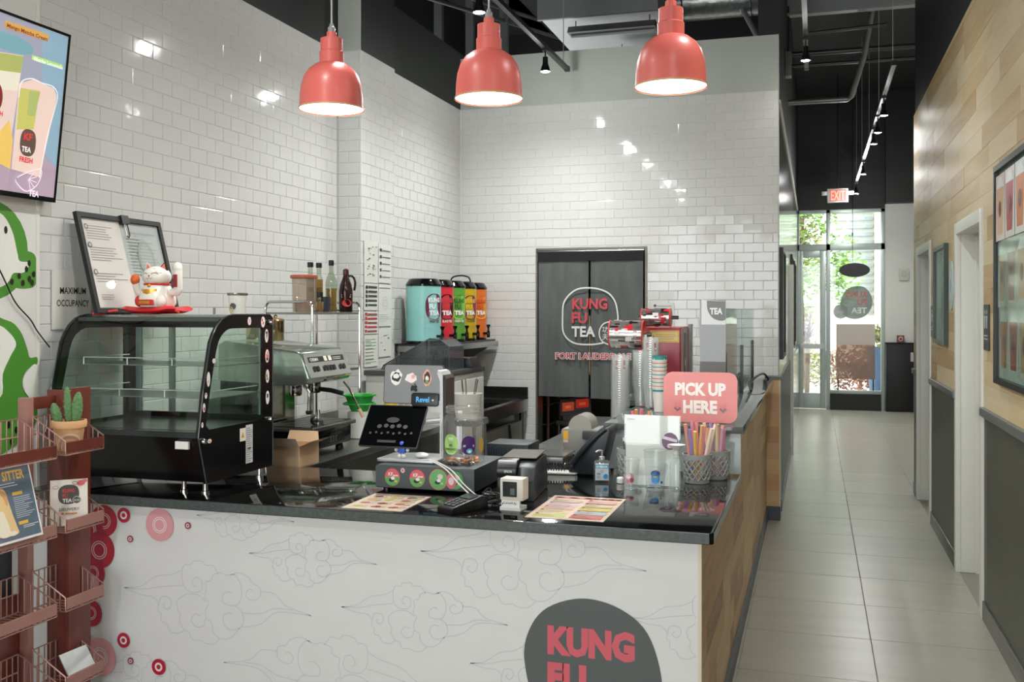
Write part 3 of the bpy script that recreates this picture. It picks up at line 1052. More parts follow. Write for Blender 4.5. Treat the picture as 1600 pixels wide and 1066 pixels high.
TRK = mat('black_track', '#1c1d1d', 0.35, 0.3)
def track(x, z, y0, y1, heads, lab, lit=True, power=60, fill_share=0.12):
    base = power
    t = thing('light_track', lab, 'light track', (x, y0, z))
    MB().box(-0.018, 0.018, 0, y1 - y0, -0.016, 0.016).build('rail', TRK, t)
    MB().box(-0.02, 0.02, -0.03, 0.02, -0.02, 0.02).build('end_cap', BLACK, t)
    MB().box(-0.02, 0.02, y1 - y0 - 0.02, y1 - y0 + 0.03, -0.02, 0.02).build('end_cap', BLACK, t)
    n = max(2, int((y1 - y0) / 1.6))
    for i in range(n + 1):
        yy = 0.12 + (y1 - y0 - 0.24) * i / n
        MB().cyl((0, yy, 0.016), (0, yy, ZC - z), 0.003, 6).build('hanger_rod', WCORD, t)
    for i, y in enumerate(heads):
        h = MB().cyl((0, y - y0, -0.016), (0, y - y0, -0.075), 0.006, 8).box(-0.02, 0.02, y - y0 - 0.03, y - y0 + 0.03, -0.03, -0.016)
        h = h.build('lamp_arm', BLACK, t)
        MB().lathe([(0.012, -0.07), (0.02, -0.075), (0.021, -0.125), (0.03, -0.15), (0.040, -0.185), (0.038, -0.186), (0.02, -0.15)], 20, (0, y - y0, 0), cap1=False).build('lamp_head', TRK, t, smooth=True)
        MB().ball((0, y - y0, -0.178), (0.036, 0.036, 0.012), 16, 6).build('bulb', BULB, t, smooth=True)
        if lit:
            power = base * {1.6: 0.75, 2.9: 0.6, 4.2: 0.55, 5.75: 1.6, 7.31: 1.5, 8.0: 0.12, 9.6: 0.3, 10.5: 0.6, 11.2: 1.2, 13.6: 3.0, 15.8: 3.2}.get(y, 1.0)
            spot('track_light', (x, y, z - 0.2), power, 0.04, 160, 1.0)
            fill_point('track_fill', (x, y, z - 0.215), power * fill_share * (2.2 if y > 13 else 1))  # added point light under each spot, fills the ceiling and upper walls
    return t
track(-1.965, 3.67, 0.6, 8.0, [1.6, 2.9, 4.2, 5.75, 7.31], 'black light track hung over the tea counter, ending at the grey band', power=95)
track(0.6, 3.62, 8.4, 15.9, [9.6, 10.5, 11.2, 13.6, 15.8], 'black light track with glowing spots along the corridor by the exit sign', power=48, fill_share=0.10)
track(-0.068, 3.78, 1.0, 9.0, [2.2, 4.0, 6.2, 8.0], 'black light track with spots at the corridor entrance', power=55)

# ================================================================== LEFT: TV, DISPLAY CASE, RACK
# ---- wall screen
tv = thing('wall_screen', 'black framed screen showing iced drinks, tilted down on the tiled wall', 'screen', (-3.125, 2.87, 2.12), rot=(0, R(6.5), 0))
TWD, THT = 1.24, 0.715
fY = 0.615
MB().box(-0.022, 0.018, -fY, fY, 0.0, THT).build('housing', BLACK, tv, bevel=0.006)
MB().box(-0.03, -0.02, -0.2, 0.2, 0.25, 0.5).build('wall_mount', BLACK, tv)
fr_ = MB().ring([(-fY, 0), (fY, 0), (fY, THT), (-fY, THT)], [(-fY + .011, .02), (fY - .011, .02), (fY - .011, THT - .011), (-fY + .011, THT - .011)], 0.018, 0.022, frame((0, 0, 0), (0, 1, 0), (0, 0, 1)))
fr_.build('bezel', BLACKG, tv)
A = Art(0.0003)
u0, u1, v0, v1 = -fY + .011, fY - .011, 0.02, THT - 0.011
A.rect(u0, v0, u1, v1, '#bcaecb')
A.poly([(fY - .16, v1), (u1, v1), (u1, v0 + .12), (fY - .10, v0 + .2)], '#a7bad8')
A.poly([(u0, v0), (u1, v0), (u1, v0 + .13), (fY - .2, v0 + .19), (u0, v0 + .16)], '#d2a8c2')
A.ell(0.30, 0.60, 0.12, 0.035, '#8fb3c9')
def T(px, py):
    top = 15 + 0.385 * px
    bot = 300 + 0.15 * px
    return (fY - 0.36 + px * 0.36 / 104.0, THT * (1 - (py - top) / (bot - top)))
def TP(col, *p):
    A.poly([T(*q) for q in p], col)
TP('#dfa560', (2, 30), (69, 53), (68, 64), (2, 41))
TP('#b8d98a', (46, 84), (96, 101), (95, 106), (46, 91))
TP('#d8c2b8', (-32, 75), (33, 85), (24, 250), (-25, 245))
TP('#a3ab62', (-32, 76), (33, 86), (31, 112), (-30, 104))
TP('#d9d2c0', (-30, 104), (31, 112), (29, 140), (-28, 135))
A.ell(*T(-2, 150), 0.035, 0.06, '#7a2b2b')
TP('#dcb860', (8, 205), (20, 185), (28, 215), (28, 262), (6, 250))
TP('#dcc3b8', (30, 128), (52, 122), (84, 137), (90, 150), (74, 275), (30, 262))
TP('#bcb866', (31, 135), (62, 140), (58, 200), (32, 200))
TP('#a4b06a', (46, 140), (63, 142), (58, 180), (46, 178))
A.line([T(*q) for q in smooth_path([(31, 150), (33, 126), (48, 121), (64, 128), (82, 134), (91, 148), (88, 170), (80, 215), (74, 276)], 4)], 0.004, '#f2eef0')
A.sup(*T(51, 221), 0.042, 0.055, '#5b4a40')
A.text('KF', T(44, 214)[0], T(44, 216)[1], 0.03, '#d23a3a', 0.045, 0.03)
A.text('TEA', T(42, 236)[0], T(42, 234)[1], 0.022, '#f0ece8', 0.05, 0.03)
A.text('FRESH', T(40, 250)[0], T(40, 250)[1], 0.022, '#c8303a', 0.07, 0.03)
A.text('TEA', T(-8, 160)[0], T(-6, 164)[1], 0.02, '#f0ece8', 0.045, 0.03)
A.text('FRESH', T(-8, 175)[0], T(-6, 176)[1], 0.02, '#c8303a', 0.06, 0.03)
A.text('Mango Matcha Cream', T(4, 38)[0], T(4, 40)[1] - 0.006, 0.020, '#7a3a18', 0.215, 0.02)
A.text('Matcha Lemonade', T(48, 90)[0], T(48, 91)[1] - 0.004, 0.015, '#f4f8ea', 0.16, 0.02)
c0 = T(56, 278)
A.line(smooth_path([(c0[0] - .06, c0[1]), (c0[0] + .06, c0[1] + .05), (c0[0] + .055, c0[1] - .01), (c0[0], c0[1] - .05), (c0[0] - .05, c0[1] - .03)], 4, True), 0.004, '#f0dcec')
for a in (-10, 20, 50, 80, 110):
    A.line([c0, (c0[0] + .045 * math.cos(R(a - 60)), c0[1] + .045 * math.sin(R(a - 60)))], 0.003, '#f0dcec')
A.text('TEA', T(58, 304)[0], T(58, 304)[1], 0.025, '#f0dcec', 0.055, 0.03)
A.build('screen_image', print_mat('screen_image', 0.2, emit=0.55), tv, frame((0.0185, 0, 0), (0, 1, 0), (0, 0, 1)))
MB().box(0.02, 0.0205, u0, u1, v0, v1).build('screen_glass', PANE, tv)

# ---- occupancy sign on the tile
oc = tag(MB().box(0, 0.004, -0.12, 0.12, -0.1, 0.16).build('occupancy_sign', mat('sign_cream', '#d4d2ca', 0.4), loc=(XL, 3.635, 1.675)), 'cream sheet reading MAXIMUM OCCUPANCY beside the certificate frame', 'sign')
A = Art()
A.text('MAXIMUM', -0.075, 0.055, 0.03, '#1c1c1c', 0.16, 0.015)
A.text('OCCUPANCY', -0.095, 0.0, 0.03, '#1c1c1c', 0.20, 0.015)
A.build('lettering', INK, oc, frame((0.0042, 0, 0), (0, 1, 0), (0, 0, 1)))

# ---- refrigerated display case
CXR, CXL = -2.335, -3.07
FBLK = mat('case_black', '#0b0c0d', 0.18)
case = thing('display_case', 'black countertop display fridge with curved glass front and two shelves', 'display case', ((CXL + CXR) / 2, 3.68, CZ))
cx, cy = (CXL + CXR) / 2, 3.68
OUT = [(3.448, .96), (3.393, 1.151), (3.426, 1.336), (3.474, 1.526), (3.497, 1.565), (3.523, 1.595), (3.56, 1.622), (3.60, 1.635), (3.64, 1.640), (3.93, 1.640), (3.956, 1.625), (3.958, .96)]
INN = [(3.47, 1.176), (3.447, 1.195), (3.475, 1.33), (3.518, 1.49), (3.535, 1.53), (3.555, 1.553), (3.585, 1.572), (3.61, 1.58), (3.64, 1.582), (3.835, 1.580), (3.845, 1.57), (3.872, 1.176)]
INN[-3] = (3.87, 1.582)
INN[-2] = (3.875, 1.575)
INN[-1] = (3.876, 1.176)
for sx, x0 in ((1, CXR - cx), (-1, CXL - cx)):
    M = frame((x0, -cy, -CZ), (0, 1, 0), (0, 0, 1))
    n_ = 12
    sd = MB().ring(OUT, INN, -0.012 if sx > 0 else 0.0, 0.0 if sx > 0 else 0.012, M)
    sp = sd.build('side_frame', FBLK, case)
    MB().prism(INN, -0.008 if sx > 0 else 0.003, -0.003 if sx > 0 else 0.008, M).build('side_glass', glass('case_glass', '#f3faf6', 0.05), case)
    # bright edge
    e = [(x0 + 0.001 * sx, y - cy, z - CZ) for y, z in OUT]
    MB().tube(e, 0.003, 6).build('edge_trim', mat('edge_grey', '#5a6062', 0.2, 0.6), sp)
w0, w1 = CXL - cx + 0.012, CXR - cx - 0.012
MB().prism([(3.452, .965), (3.398, 1.148), (3.43, 1.155), (3.955, 1.155), (3.955, .965)], w0, w1, frame((0, -cy, -CZ), (0, 1, 0), (0, 0, 1))).build('base_body', FBLK, case)
MB().box(w0, w1, 3.43 - cy, 3.955 - cy, 1.156 - CZ, 1.164 - CZ).build('deck', mat('case_deck', '#6d7371', 0.25, 0.7), case)
# vent slots and lower sill
for i in range(34):
    x = w0 + 0.02 + i * (w1 - w0 - 0.04) / 33
    MB().box(x, x + 0.012, 3.45 - cy, 3.48 - cy, 1.164 - CZ, 1.169 - CZ).build('vent_fin', BLACK, case)
MB().box(w0, w1, 3.40 - cy, 3.43 - cy, 1.148 - CZ, 1.172 - CZ).build('front_sill', mat('sill_grey', '#3e4443', 0.2, 0.4), case)
# curved glass
gl = [(3.40, 1.165)] + OUT[2:9]
gv = []
gf = []
for y, z in gl:
    gv += [(w0, y - cy + 0.004, z - CZ), (w1, y - cy + 0.004, z - CZ)]
for i in range(len(gl) - 1):
    gf.append((2 * i, 2 * i + 1, 2 * i + 3, 2 * i + 2))
MB().add(gv, gf).build('front_glass', glass('case_glass'), case, smooth=True)
MB().box(w0, w1, 3.66 - cy, 3.955 - cy, 1.63 - CZ, 1.64 - CZ).build('top_panel', mat('case_top', '#aab0ac', 0.08, 0.5), case)
MB().box(w0, w1, 3.57 - cy, 3.66 - cy, 1.612 - CZ, 1.628 - CZ).build('lamp_bar', mat('case_lamp_bar', '#4c504e', 0.3, 0.3), case)
# rear frame and sliding doors
MB().box(w0, w1, 3.93 - cy, 3.955 - cy, 1.58 - CZ, 1.63 - CZ).build('rear_rail', FBLK, case)
MB().box(w0, w1, 3.93 - cy, 3.955 - cy, 1.165 - CZ, 1.19 - CZ).build('rear_rail', FBLK, case)
for xx in (w0 + 0.20, w1 - 0.04, w0 + 0.02):
    MB().box(xx, xx + 0.02, 3.925 - cy, 3.95 - cy, 1.19 - CZ, 1.58 - CZ).build('rear_post', mat('post_alu', '#a9bcb9', 0.3, 0.6), case)
MB().box(w0 + 0.04, w0 + 0.22, 3.94 - cy, 3.946 - cy, 1.19 - CZ, 1.58 - CZ).build('rear_door', glass('case_glass'), case)
MB().box(w0 + 0.22, w1 - 0.04, 3.95 - cy, 3.956 - cy, 1.19 - CZ, 1.58 - CZ).build('rear_door', glass('case_glass'), case)
# wire shelves
WIRE = mat('white_wire', '#cfd4d0', 0.3, 0.3)
for zz, d0 in ((1.425, 3.58), (1.295, 3.53)):
    sh = MB().box(w0 + 0.02, w1 - 0.02, d0 - cy, 3.90 - cy, zz - 0.002 - CZ, zz + 0.002 - CZ).build('shelf', mat('perforated_shelf', '#8f9692', 0.3, 0.6, var=0.3, scale=300), case)
    MB().tube([(w0 + 0.02, 3.88 - cy, zz + 0.03 - CZ), (w0 + 0.02, d0 - cy, zz + 0.03 - CZ), (w1 - 0.02, d0 - cy, zz + 0.03 - CZ), (w1 - 0.02, 3.88 - cy, zz + 0.03 - CZ)], 0.0025, 6).build('guard_wire', WIRE, sh)
    for k in range(4):
        x = w0 + 0.02 + (w1 - w0 - 0.04) * k / 3
        MB().cyl((x, d0 - cy, zz - CZ), (x, d0 - cy, zz + 0.03 - CZ), 0.0025, 6).build('guard_post', WIRE, sh)
# price plate, knobs, stickers
MB().box(0.265, 0.325, 3.388 - cy, 3.40 - cy, 1.105 - CZ, 1.135 - CZ).build('brand_plate', PAPER, case)
for y, z, r in ((3.421, 1.135, 0.013), (3.926, 1.172, 0.011), (3.93, 1.606, 0.012)):
    MB().lathe([(r, 0), (r, 0.012), (r * 0.8, 0.017)], 20, (CXR - cx, y - cy, z - CZ), 'X').build('lock_knob', CHROME, case, smooth=True)
SM = frame((CXR - cx + 0.0012, -cy, -CZ), (0, 1, 0), (0, 0, 1))
def sticker(y, z, ry, rz, cols, seed, par=case, M=SM):
    rg = random.Random(seed)
    A = Art(0.00012)
    A.ell(y, z, ry, rz, '#efe9e2', 24)
    for k in range(5):
        A.ell(y + ry * rg.uniform(-.45, .45), z + rz * rg.uniform(-.55, .55), ry * rg.uniform(.2, .4), rz * rg.uniform(.15, .35), rg.choice(cols), 12)
    A.build('sticker', INK, par, M)
RDC = ['#c8303a', '#e88078', '#1d1d1d', '#f0d8c8']
BKC = ['#1d1d1d', '#3a342e', '#d8b878', '#efe6d8']
for i, (y, z, a, b, c) in enumerate(((3.765, 1.612, .014, .018, ['#e6c8d0', '#d8b0bc']), (3.875, 1.607, .017, .024, RDC), (3.905, 1.545, .015, .030, BKC), (3.91, 1.455, .016, .030, RDC), (3.912, 1.365, .015, .030, BKC), (3.913, 1.27, .015, .030, BKC), (3.50, 1.452, .011, .010, ['#d8b0bc', '#efe6e8']), (3.462, 1.38, .012, .030, RDC), (3.445, 1.315, .008, .012, RDC), (3.432, 1.268, .009, .018, ['#d87880', '#c8303a']), (3.42, 1.20, .007, .011, ['#d8b0a8']), (3.47, 1.13, .014, .009, ['#e8a088', '#efe6d8']))):
    sticker(y, z, a, b, c, i)
A = Art(0.0002)
A.rect(3.69, 1.10, 3.735, 1.155, '#ece4d2')
A.poly([(3.70, 1.115), (3.725, 1.115), (3.7125, 1.14)], '#caa020')
A.rect(3.735, 1.00, 3.79, 1.165, '#c9cac8')
A.lines(3.74, 1.005, 3.785, 1.155, 16, '#6d6f70', 0.3, 0.4)
A.rect(3.75, 1.06, 3.775, 1.067, '#202020')
A.build('spec_label', INK, case, SM)
for x, y in ((w1 - 0.02, 3.49), (w0 + 0.05, 3.49), (w1 - 0.02, 3.9), (w0 + 0.05, 3.9), (w1 - 0.12, 3.49)):
    MB().lathe([(0.016, 0), (0.016, 0.01), (0.01, 0.012), (0.01, 0.052)], 14, (x, y - cy, 0.0)).build('foot', CHROME, case)

# ---- certificate frame leaning on the wall above the case
Mc = frame((-3.0, 3.60, 1.6425), (0, 1, 0), (-0.115, 0, 0.445))
cf = thing('certificate_frame', 'black framed certificates with a clip leaning against the tiles', 'frame', (-3.0, 3.60, 1.6425))
Mc.translation = Vector((0, 0, 0))
cw, ch = 0.585, 0.462
MB().ring([(0, 0), (cw, 0), (cw, ch), (0, ch)], [(.022, .022), (cw - .022, .022), (cw - .022, ch - .022), (.022, ch - .022)], 0, 0.02, Mc).build('frame', mat('frame_black', '#120f0f', 0.55), cf)
MB().prism([(.02, .02), (cw - .02, .02), (cw - .02, ch - .02), (.02, ch - .02)], 0.002, 0.008, Mc).build('backing', mat('backing_grey', '#b9bfbc', 0.5), cf)
A = Art(0.0003)
A.rect(.03, .03, .285, ch - .03, '#dcd6cf')
A.rect(.29, .03, cw - .03, ch - .035, '#b7bdb9')
for (a, b, c, d, n) in ((.05, .34, .26, .41, 6), (.05, .24, .26, .31, 6), (.05, .14, .26, .19, 4), (.06, .06, .15, .09, 3)):
    A.lines(a, b, c, d, n, '#8e8a88', 0.3, 0.5)
for z in (.40, .315, .19):
    A.ell(.055, z, .013, .013, '#6a6a6a', 14)
    A.ell(.055, z, .008, .008, '#cfc9c4', 14)
A.text('CERTIFICATE OF OCCUPANCY', .33, .385, .010, '#5d6664', .20, 0.0)
A.ell(.43, .27, .06, .09, '#a3a9a4', 24)
A.ell(.43, .27, .04, .07, '#b2b7b2', 24)
A.lines(.31, .18, .52, .37, 12, '#979e9b', 0.25, 0.5)
A.lines(.31, .06, .50, .12, 4, '#979e9b', 0.25, 0.5)
A.build('papers', INK, cf, Mc @ Matrix.Translation((0, 0, 0.008)))
MB().prism([(.02, .02), (cw - .02, .02), (cw - .02, ch - .02), (.02, ch - .02)], 0.013, 0.015, Mc).build('glazing', CLEAR, cf)
MB().prism([(.285, ch - .035), (.335, ch - .035), (.335, ch + .006), (.285, ch + .006)], -0.004, 0.03, Mc).build('clip', BLACK, cf)
MB().tube([Mc @ Vector((.305, ch - .035, .024)), Mc @ Vector((.308, ch - .09, .022)), Mc @ Vector((.318, ch - .1, .022)), Mc @ Vector((.326, ch - .09, .022)), Mc @ Vector((.322, ch - .035, .024))], 0.003, 6).build('clip_lever', CHROME, cf)

# ---- lucky cat on a red cushion
cu = thing('cushion', 'shiny red satin cushion with tassels on the display fridge', 'cushion', (-2.80, 3.76, 1.641))
b = MB()
n = 28
prof = []
vs = []
fs = []
rings = [(0.0, 0.032), (0.5, 0.031), (0.85, 0.026), (1.0, 0.014), (0.8, 0.003), (0.0, 0.0)]
for q, zz in rings:
    for k in range(n):
        a = 2 * PI * k / n
        e = 0.5
        ca, sa = math.cos(a), math.sin(a)
        rr = 1.0 / (abs(ca) ** 3.2 + abs(sa) ** 3.2) ** (1 / 3.2)
        rr *= 1 + 0.10 * abs(math.sin(2 * a)) ** 3
        lift = 0.012 * abs(math.sin(2 * a)) ** 6 * (q > 0.7)
        vs.append((0.15 * rr * ca * q, 0.085 * rr * sa * q, zz + lift))
for i in range(len(rings) - 1):
    for k in range(n):
        fs.append((i * n + k, i * n + (k + 1) % n, (i + 1) * n + (k + 1) % n, (i + 1) * n + k))
MB().add(vs, fs).build('pad', mat('red_satin', '#c81f2a', 0.25, var=0.15, scale=40), cu, smooth=True)
for pts in ([(-0.15, -0.07, 0.018), (-0.185, -0.09, 0.012), (-0.2, -0.11, 0.003), (-0.235, -0.13, 0.004)], [(0.15, -0.07, 0.018), (0.175, -0.085, 0.01)]):
    MB().tube(smooth_path(pts, 4), 0.006, 7).build('tassel', mat('red_tassel', '#d63a28', 0.5), cu)
ct = thing('lucky_cat', 'white beckoning cat figurine with red collar and raised paw', 'figurine', (-2.80, 3.765, 1.674))
ct.scale = (0.96, 0.96, 0.86)
CW = mat('white_ceramic', '#ece7dc', 0.12)
CR = mat('red_ceramic', '#c2342c', 0.15)
CG = mat('gold_ceramic', '#d79a3c', 0.2, 0.5)
CBK = mat('brown_ceramic', '#3a1a14', 0.2)
MB().lathe([(0.0, 0.0), (0.075, 0.0), (0.085, 0.02), (0.083, 0.05), (0.07, 0.085), (0.058, 0.11), (0.05, 0.118), (0.0, 0.12)], 28).build('body', CW, ct, smooth=True)
hd = MB().ball((0, -0.004, 0.155), (0.068, 0.058, 0.056), 24, 14).build('head', CW, ct, smooth=True)
for s in (-1, 1):
    MB().add([(s * 0.018, -0.012, 0.2), (s * 0.062, -0.006, 0.185), (s * 0.05, -0.01, 0.235), (s * 0.035, 0.02, 0.196)], [(0, 1, 2), (1, 3, 2), (3, 0, 2), (0, 3, 1)]).build('ear', CBK if s > 0 else CW, hd)
    MB().add([(s * 0.028, -0.0145, 0.202), (s * 0.053, -0.0115, 0.192), (s * 0.047, -0.0125, 0.224)], [(0, 1, 2)]).build('inner_ear', mat('pink_ceramic', '#e07a6a', 0.3), hd)
# red cap patch, face
A = Art(0.0)
def onface(u, v, d):
    q = max(0.02, 1 - (u / 0.068) ** 2 - ((v - 0.155) / 0.056) ** 2)
    return (u, -0.004 - 0.058 * math.sqrt(q) - 0.0006 - d, v)
for s in (-1, 1):
    A.line([(s * 0.026 + 0.014 * math.cos(a), 0.166 + 0.008 * math.sin(a)) for a in [PI * k / 6 for k in range(7)]], 0.003, '#3a2a26')
A.ell(0, 0.158, 0.005, 0.004, '#b02a2a', 10)
A.line([(-0.016, 0.148), (-0.008, 0.142), (0, 0.149), (0.008, 0.142), (0.016, 0.148)], 0.0025, '#7a2a2a')
A.build('face', INK, hd, fn=onface)
A = Art(0.0)
A.poly([(0.012, 0.196), (0.03, 0.178), (0.048, 0.172), (0.058, 0.176), (0.045, 0.192), (0.03, 0.2)], '#8c2418')
A.build('head_patch', INK, hd, fn=onface)
MB().tube([(0.058 * math.cos(2 * PI * k / 24), 0.052 * math.sin(2 * PI * k / 24) - 0.002, 0.116) for k in range(24)], 0.006, 8, True).build('collar', CR, ct, smooth=True)
MB().ball((0, -0.06, 0.108), 0.009, 12, 8).build('bell', CG, ct, smooth=True)
MB().add([(0.06 * math.sin(R(a)), -0.074 * math.cos(R(a)) - 0.004 - (0.01 if z < 0.05 else 0), z) for z in (0.02, 0.055, 0.09) for a in (-42, -21, 0, 21, 42)], [(r * 5 + k, r * 5 + k + 1, r * 5 + 6 + k, r * 5 + 5 + k) for r in range(2) for k in range(4)]).build('apron', CG, ct, smooth=True)
MB().cbox((0, -0.086, 0.022), (0.08, 0.014, 0.03)).build('plaque', CR, ct, bevel=0.003)
MB().cbox((0, -0.094, 0.022), (0.055, 0.004, 0.014)).build('plaque_gold', CG, ct, bevel=0.001)
MB().tube(smooth_path([(-0.06, -0.01, 0.05), (-0.075, -0.03, 0.07), (-0.08, -0.045, 0.1), (-0.078, -0.05, 0.125)], 4), 0.016, 10).build('holding_arm', CW, ct, smooth=True)
MB().ball((-0.08, -0.055, 0.14), (0.022, 0.02, 0.028), 14, 10).build('gold_coin', mat('orange_ceramic', '#d4622a', 0.15), ct, smooth=True)
MB().ball((-0.06, -0.05, 0.03), (0.022, 0.02, 0.03), 12, 8).build('paw', CR, ct, smooth=True)
MB().ball((0.055, -0.05, 0.03), (0.028, 0.024, 0.034), 12, 8).build('paw', CW, ct, smooth=True)
arm = MB().tube([(0.08, 0.0, 0.075), (0.108, -0.006, 0.075), (0.118, -0.008, 0.09), (0.118, -0.01, 0.19), (0.118, -0.012, 0.205)], 0.021, 12).build('raised_arm', CW, ct, bevel=0.006)
MB().ball((0.118, -0.012, 0.2), (0.0225, 0.0215, 0.03), 14, 8).build('raised_paw', CW, arm, smooth=True)
MB().box(0.108, 0.128, -0.034, -0.029, 0.1, 0.165).build('arm_plaque', mat('maroon_print', '#8c2430', 0.3), arm)
# ---- tub of topping and small clip on the fridge
tb = thing('food_tub', 'small printed white tub with a foil lid on the display fridge', 'tub', (-2.415, 3.80, 1.641))
MB().lathe([(0.03, 0), (0.032, 0.003), (0.041, 0.085)], 28).build('cup', mat('tub_white', '#e2ded6', 0.3), tb, smooth=True)
MB().lathe([(0.042, 0.082), (0.0445, 0.086), (0.0445, 0.093), (0.03, 0.094)], 28).build('foil_lid', mat('foil', '#a8a8a6', 0.25, 0.9, var=0.2, scale=60, bump=0.3), tb, smooth=True)
A = Art(0.0002)
A.lines(-0.02, 0.056, 0.02, 0.068, 2, '#3a3836', 0.4, 0.2)
A.ell(0, 0.035, 0.016, 0.014, '#4a4644', 16)
A.ell(-0.012, 0.022, 0.014, 0.012, '#c9b890', 16)
A.build('label', INK, tb, fn=wrap(0, 0, 0.0385, R(-90)))
cl = thing('clear_box', 'tiny clear acrylic box lying beside the white tub', 'box', (-2.52, 3.82, 1.641))
MB().box(-0.018, 0.03, -0.015, 0.015, 0.0, 0.022).build('box', CLEAR, cl)
MB().cyl((-0.025, 0, 0), (-0.025, 0, 0.028), 0.006, 10).build('post', mat('grey_clip', '#77706e', 0.4), cl)

# ---- wood and wire brochure rack in front of the counter
RW = mat('red_brown_wood', '#6b3226', 0.35, var=0.15, scale=6, stretch=(6, 6, 0.6))
RWL = mat('mauve_wood_edge', '#9c6f64', 0.4, var=0.08)
WB = mat('bronze_wire', '#a58074', 0.35, 0.5)
rk = thing('display_rack', 'red brown wooden display rack with rows of wire baskets', 'rack', (-2.7, 3.0, 0))
ox, oy = -2.7, 3.0
def rbox(name, m, x0, x1, y0, y1, z0, z1):
    return MB().box(x0 - ox, x1 - ox, y0 - oy, y1 - oy, z0, z1).build(name, m, rk, bevel=0.002)
rbox('upright_board', RW, -2.715, -2.70, 3.10, 3.22, 0, 1.36)
rbox('upright_board', RW, -2.80, -2.716, 3.10, 3.115, 0, 1.355)
rbox('post', RWL, -2.80, -2.755, 2.955, 2.985, 0, 1.335)
rbox('top_rail', RW, -2.775, -2.757, 2.986, 3.10, 1.29, 1.335)
rbox('upright_board', RW, -2.80, -2.79, 2.62, 2.954, 0, 0.62)
rbox('back_panel', mat('slate_panel', '#3a4048', 0.5), -2.83, -2.82, 2.3, 2.95, 0, 1.0)
rbox('post', RWL, -2.80, -2.755, 2.25, 2.28, 0, 1.335)
rbox('base', RW, -2.83, -2.58, 2.25, 3.22, 0, 0.05)
def basket(y0, y1, zb, d=0.145, xf=-2.60):
    """wire basket with a sloping side and a wooden front rail; zb is the rail's lower edge"""
    xb = xf - d
    b = MB()
    L = lambda *p: b.tube([(q[0] - ox, q[1] - oy, q[2]) for q in p], 0.0028, 6)
    zt, zf = zb + 0.135, zb + 0.05
    L((xf, y0, zb), (xf, y0, zf), (xb, y0, zt), (xb, y1, zt), (xf, y1, zf), (xf, y1, zb))
    L((xf, y0, zb), (xb, y0, zb), (xb, y1, zb), (xf, y1, zb), (xf, y0, zb))
    for i in range(1, 6):
        t = i / 6
        x = xf - d * t
        for y in (y0, y1):
            L((x, y, zb), (x, y, zf + (zt - zf) * t))
    n = max(6, int((y1 - y0) / 0.026))
    for i in range(n + 1):
        y = y0 + (y1 - y0) * i / n
        L((xb, y, zt), (xb, y, zb), (xf, y, zb), (xf, y, zb + 0.012))
    L((xb, y0, zb + 0.07), (xb, y1, zb + 0.07))
    w = b.build('wire_basket', WB, rk, smooth=True)
    MB().box(xf - 0.006 - ox, xf + 0.004 - ox, y0 + 0.004 - oy, y1 - 0.004 - oy, zb + 0.008, zb + 0.046).build('front_rail', RWL if zb < 1 else RW, w)
for zb in (1.13, 0.848, 0.562, 0.275):
    basket(2.97, 3.17, zb)
    basket(2.40, 2.925, zb - 0.004, 0.17)

# cactus in a clay pot
cp = thing('cactus_pot', 'terracotta pot with a pale rainbow print holding a cactus', 'potted cactus', (-2.672, 3.07, 1.134))
CLAY = mat('terracotta', '#dcab7a', 0.6, var=0.05)
MB().lathe([(0.042, 0), (0.044, 0.004), (0.055, 0.085), (0.062, 0.086), (0.064, 0.1), (0.062, 0.112), (0.056, 0.112), (0.052, 0.09)], 32, cap1=False).build('pot', CLAY, cp, smooth=True)
MB().lathe([(0.0, 0.092), (0.053, 0.092)], 24, cap0=False, cap1=False).build('soil', mat('soil', '#6b4a30', 0.9, var=0.3, scale=80), cp)
A = Art(0.0002)
for k, c in enumerate(('#e8d2b8', '#c8987a', '#e0b8a0', '#d4a484')):
    r = 0.05 - k * 0.009
    A.line([(0.005 + r * math.cos(R(a)), 0.008 + r * 1.1 * math.sin(R(a))) for a in range(5, 176, 10)], 0.006, c)
A.build('rainbow_print', INK, cp, fn=lambda u, v, d: ((0.0445 + v * 0.13 + d) * math.cos(R(-52) + u / 0.05), (0.0445 + v * 0.13 + d) * math.sin(R(-52) + u / 0.05), v))
CAC = mat('cactus_green', '#5d8552', 0.6, var=0.35, scale=120, bump=0.4)
for dx, dy, h, w, tl in ((-0.022, -0.022, 0.09, 0.017, -0.25), (0.0, 0.0, 0.145, 0.014, -0.05), (0.018, 0.014, 0.125, 0.02, 0.08)):
    bb = MB().ball((0, 0, h * 0.5), (w, 0.010, h * 0.52), 12, 10)
    o = bb.build('cactus_pad', CAC, cp, smooth=True, loc=(dx, dy, 0.09), rot=(0, tl, R(40)))
    sp = MB()
    rg = random.Random(int(h * 1000))
    for k in range(26):
        z = h * rg.uniform(0.1, 0.98)
        a = rg.uniform(0, 2 * PI)
        q = math.sqrt(max(0.02, 1 - ((z - h * .5) / (h * .52)) ** 2))
        p = Vector((w * q * math.cos(a), 0.010 * q * math.sin(a), z))
        d = Vector((math.cos(a), math.sin(a) * 1.5, 0.2)).normalized() * 0.005
        sp.tube([p, p + d], 0.0004, 3)
    s_ = sp.build('spines', mat('spine', '#d8d4b8', 0.6), o)
    s_['kind'] = 'stuff'

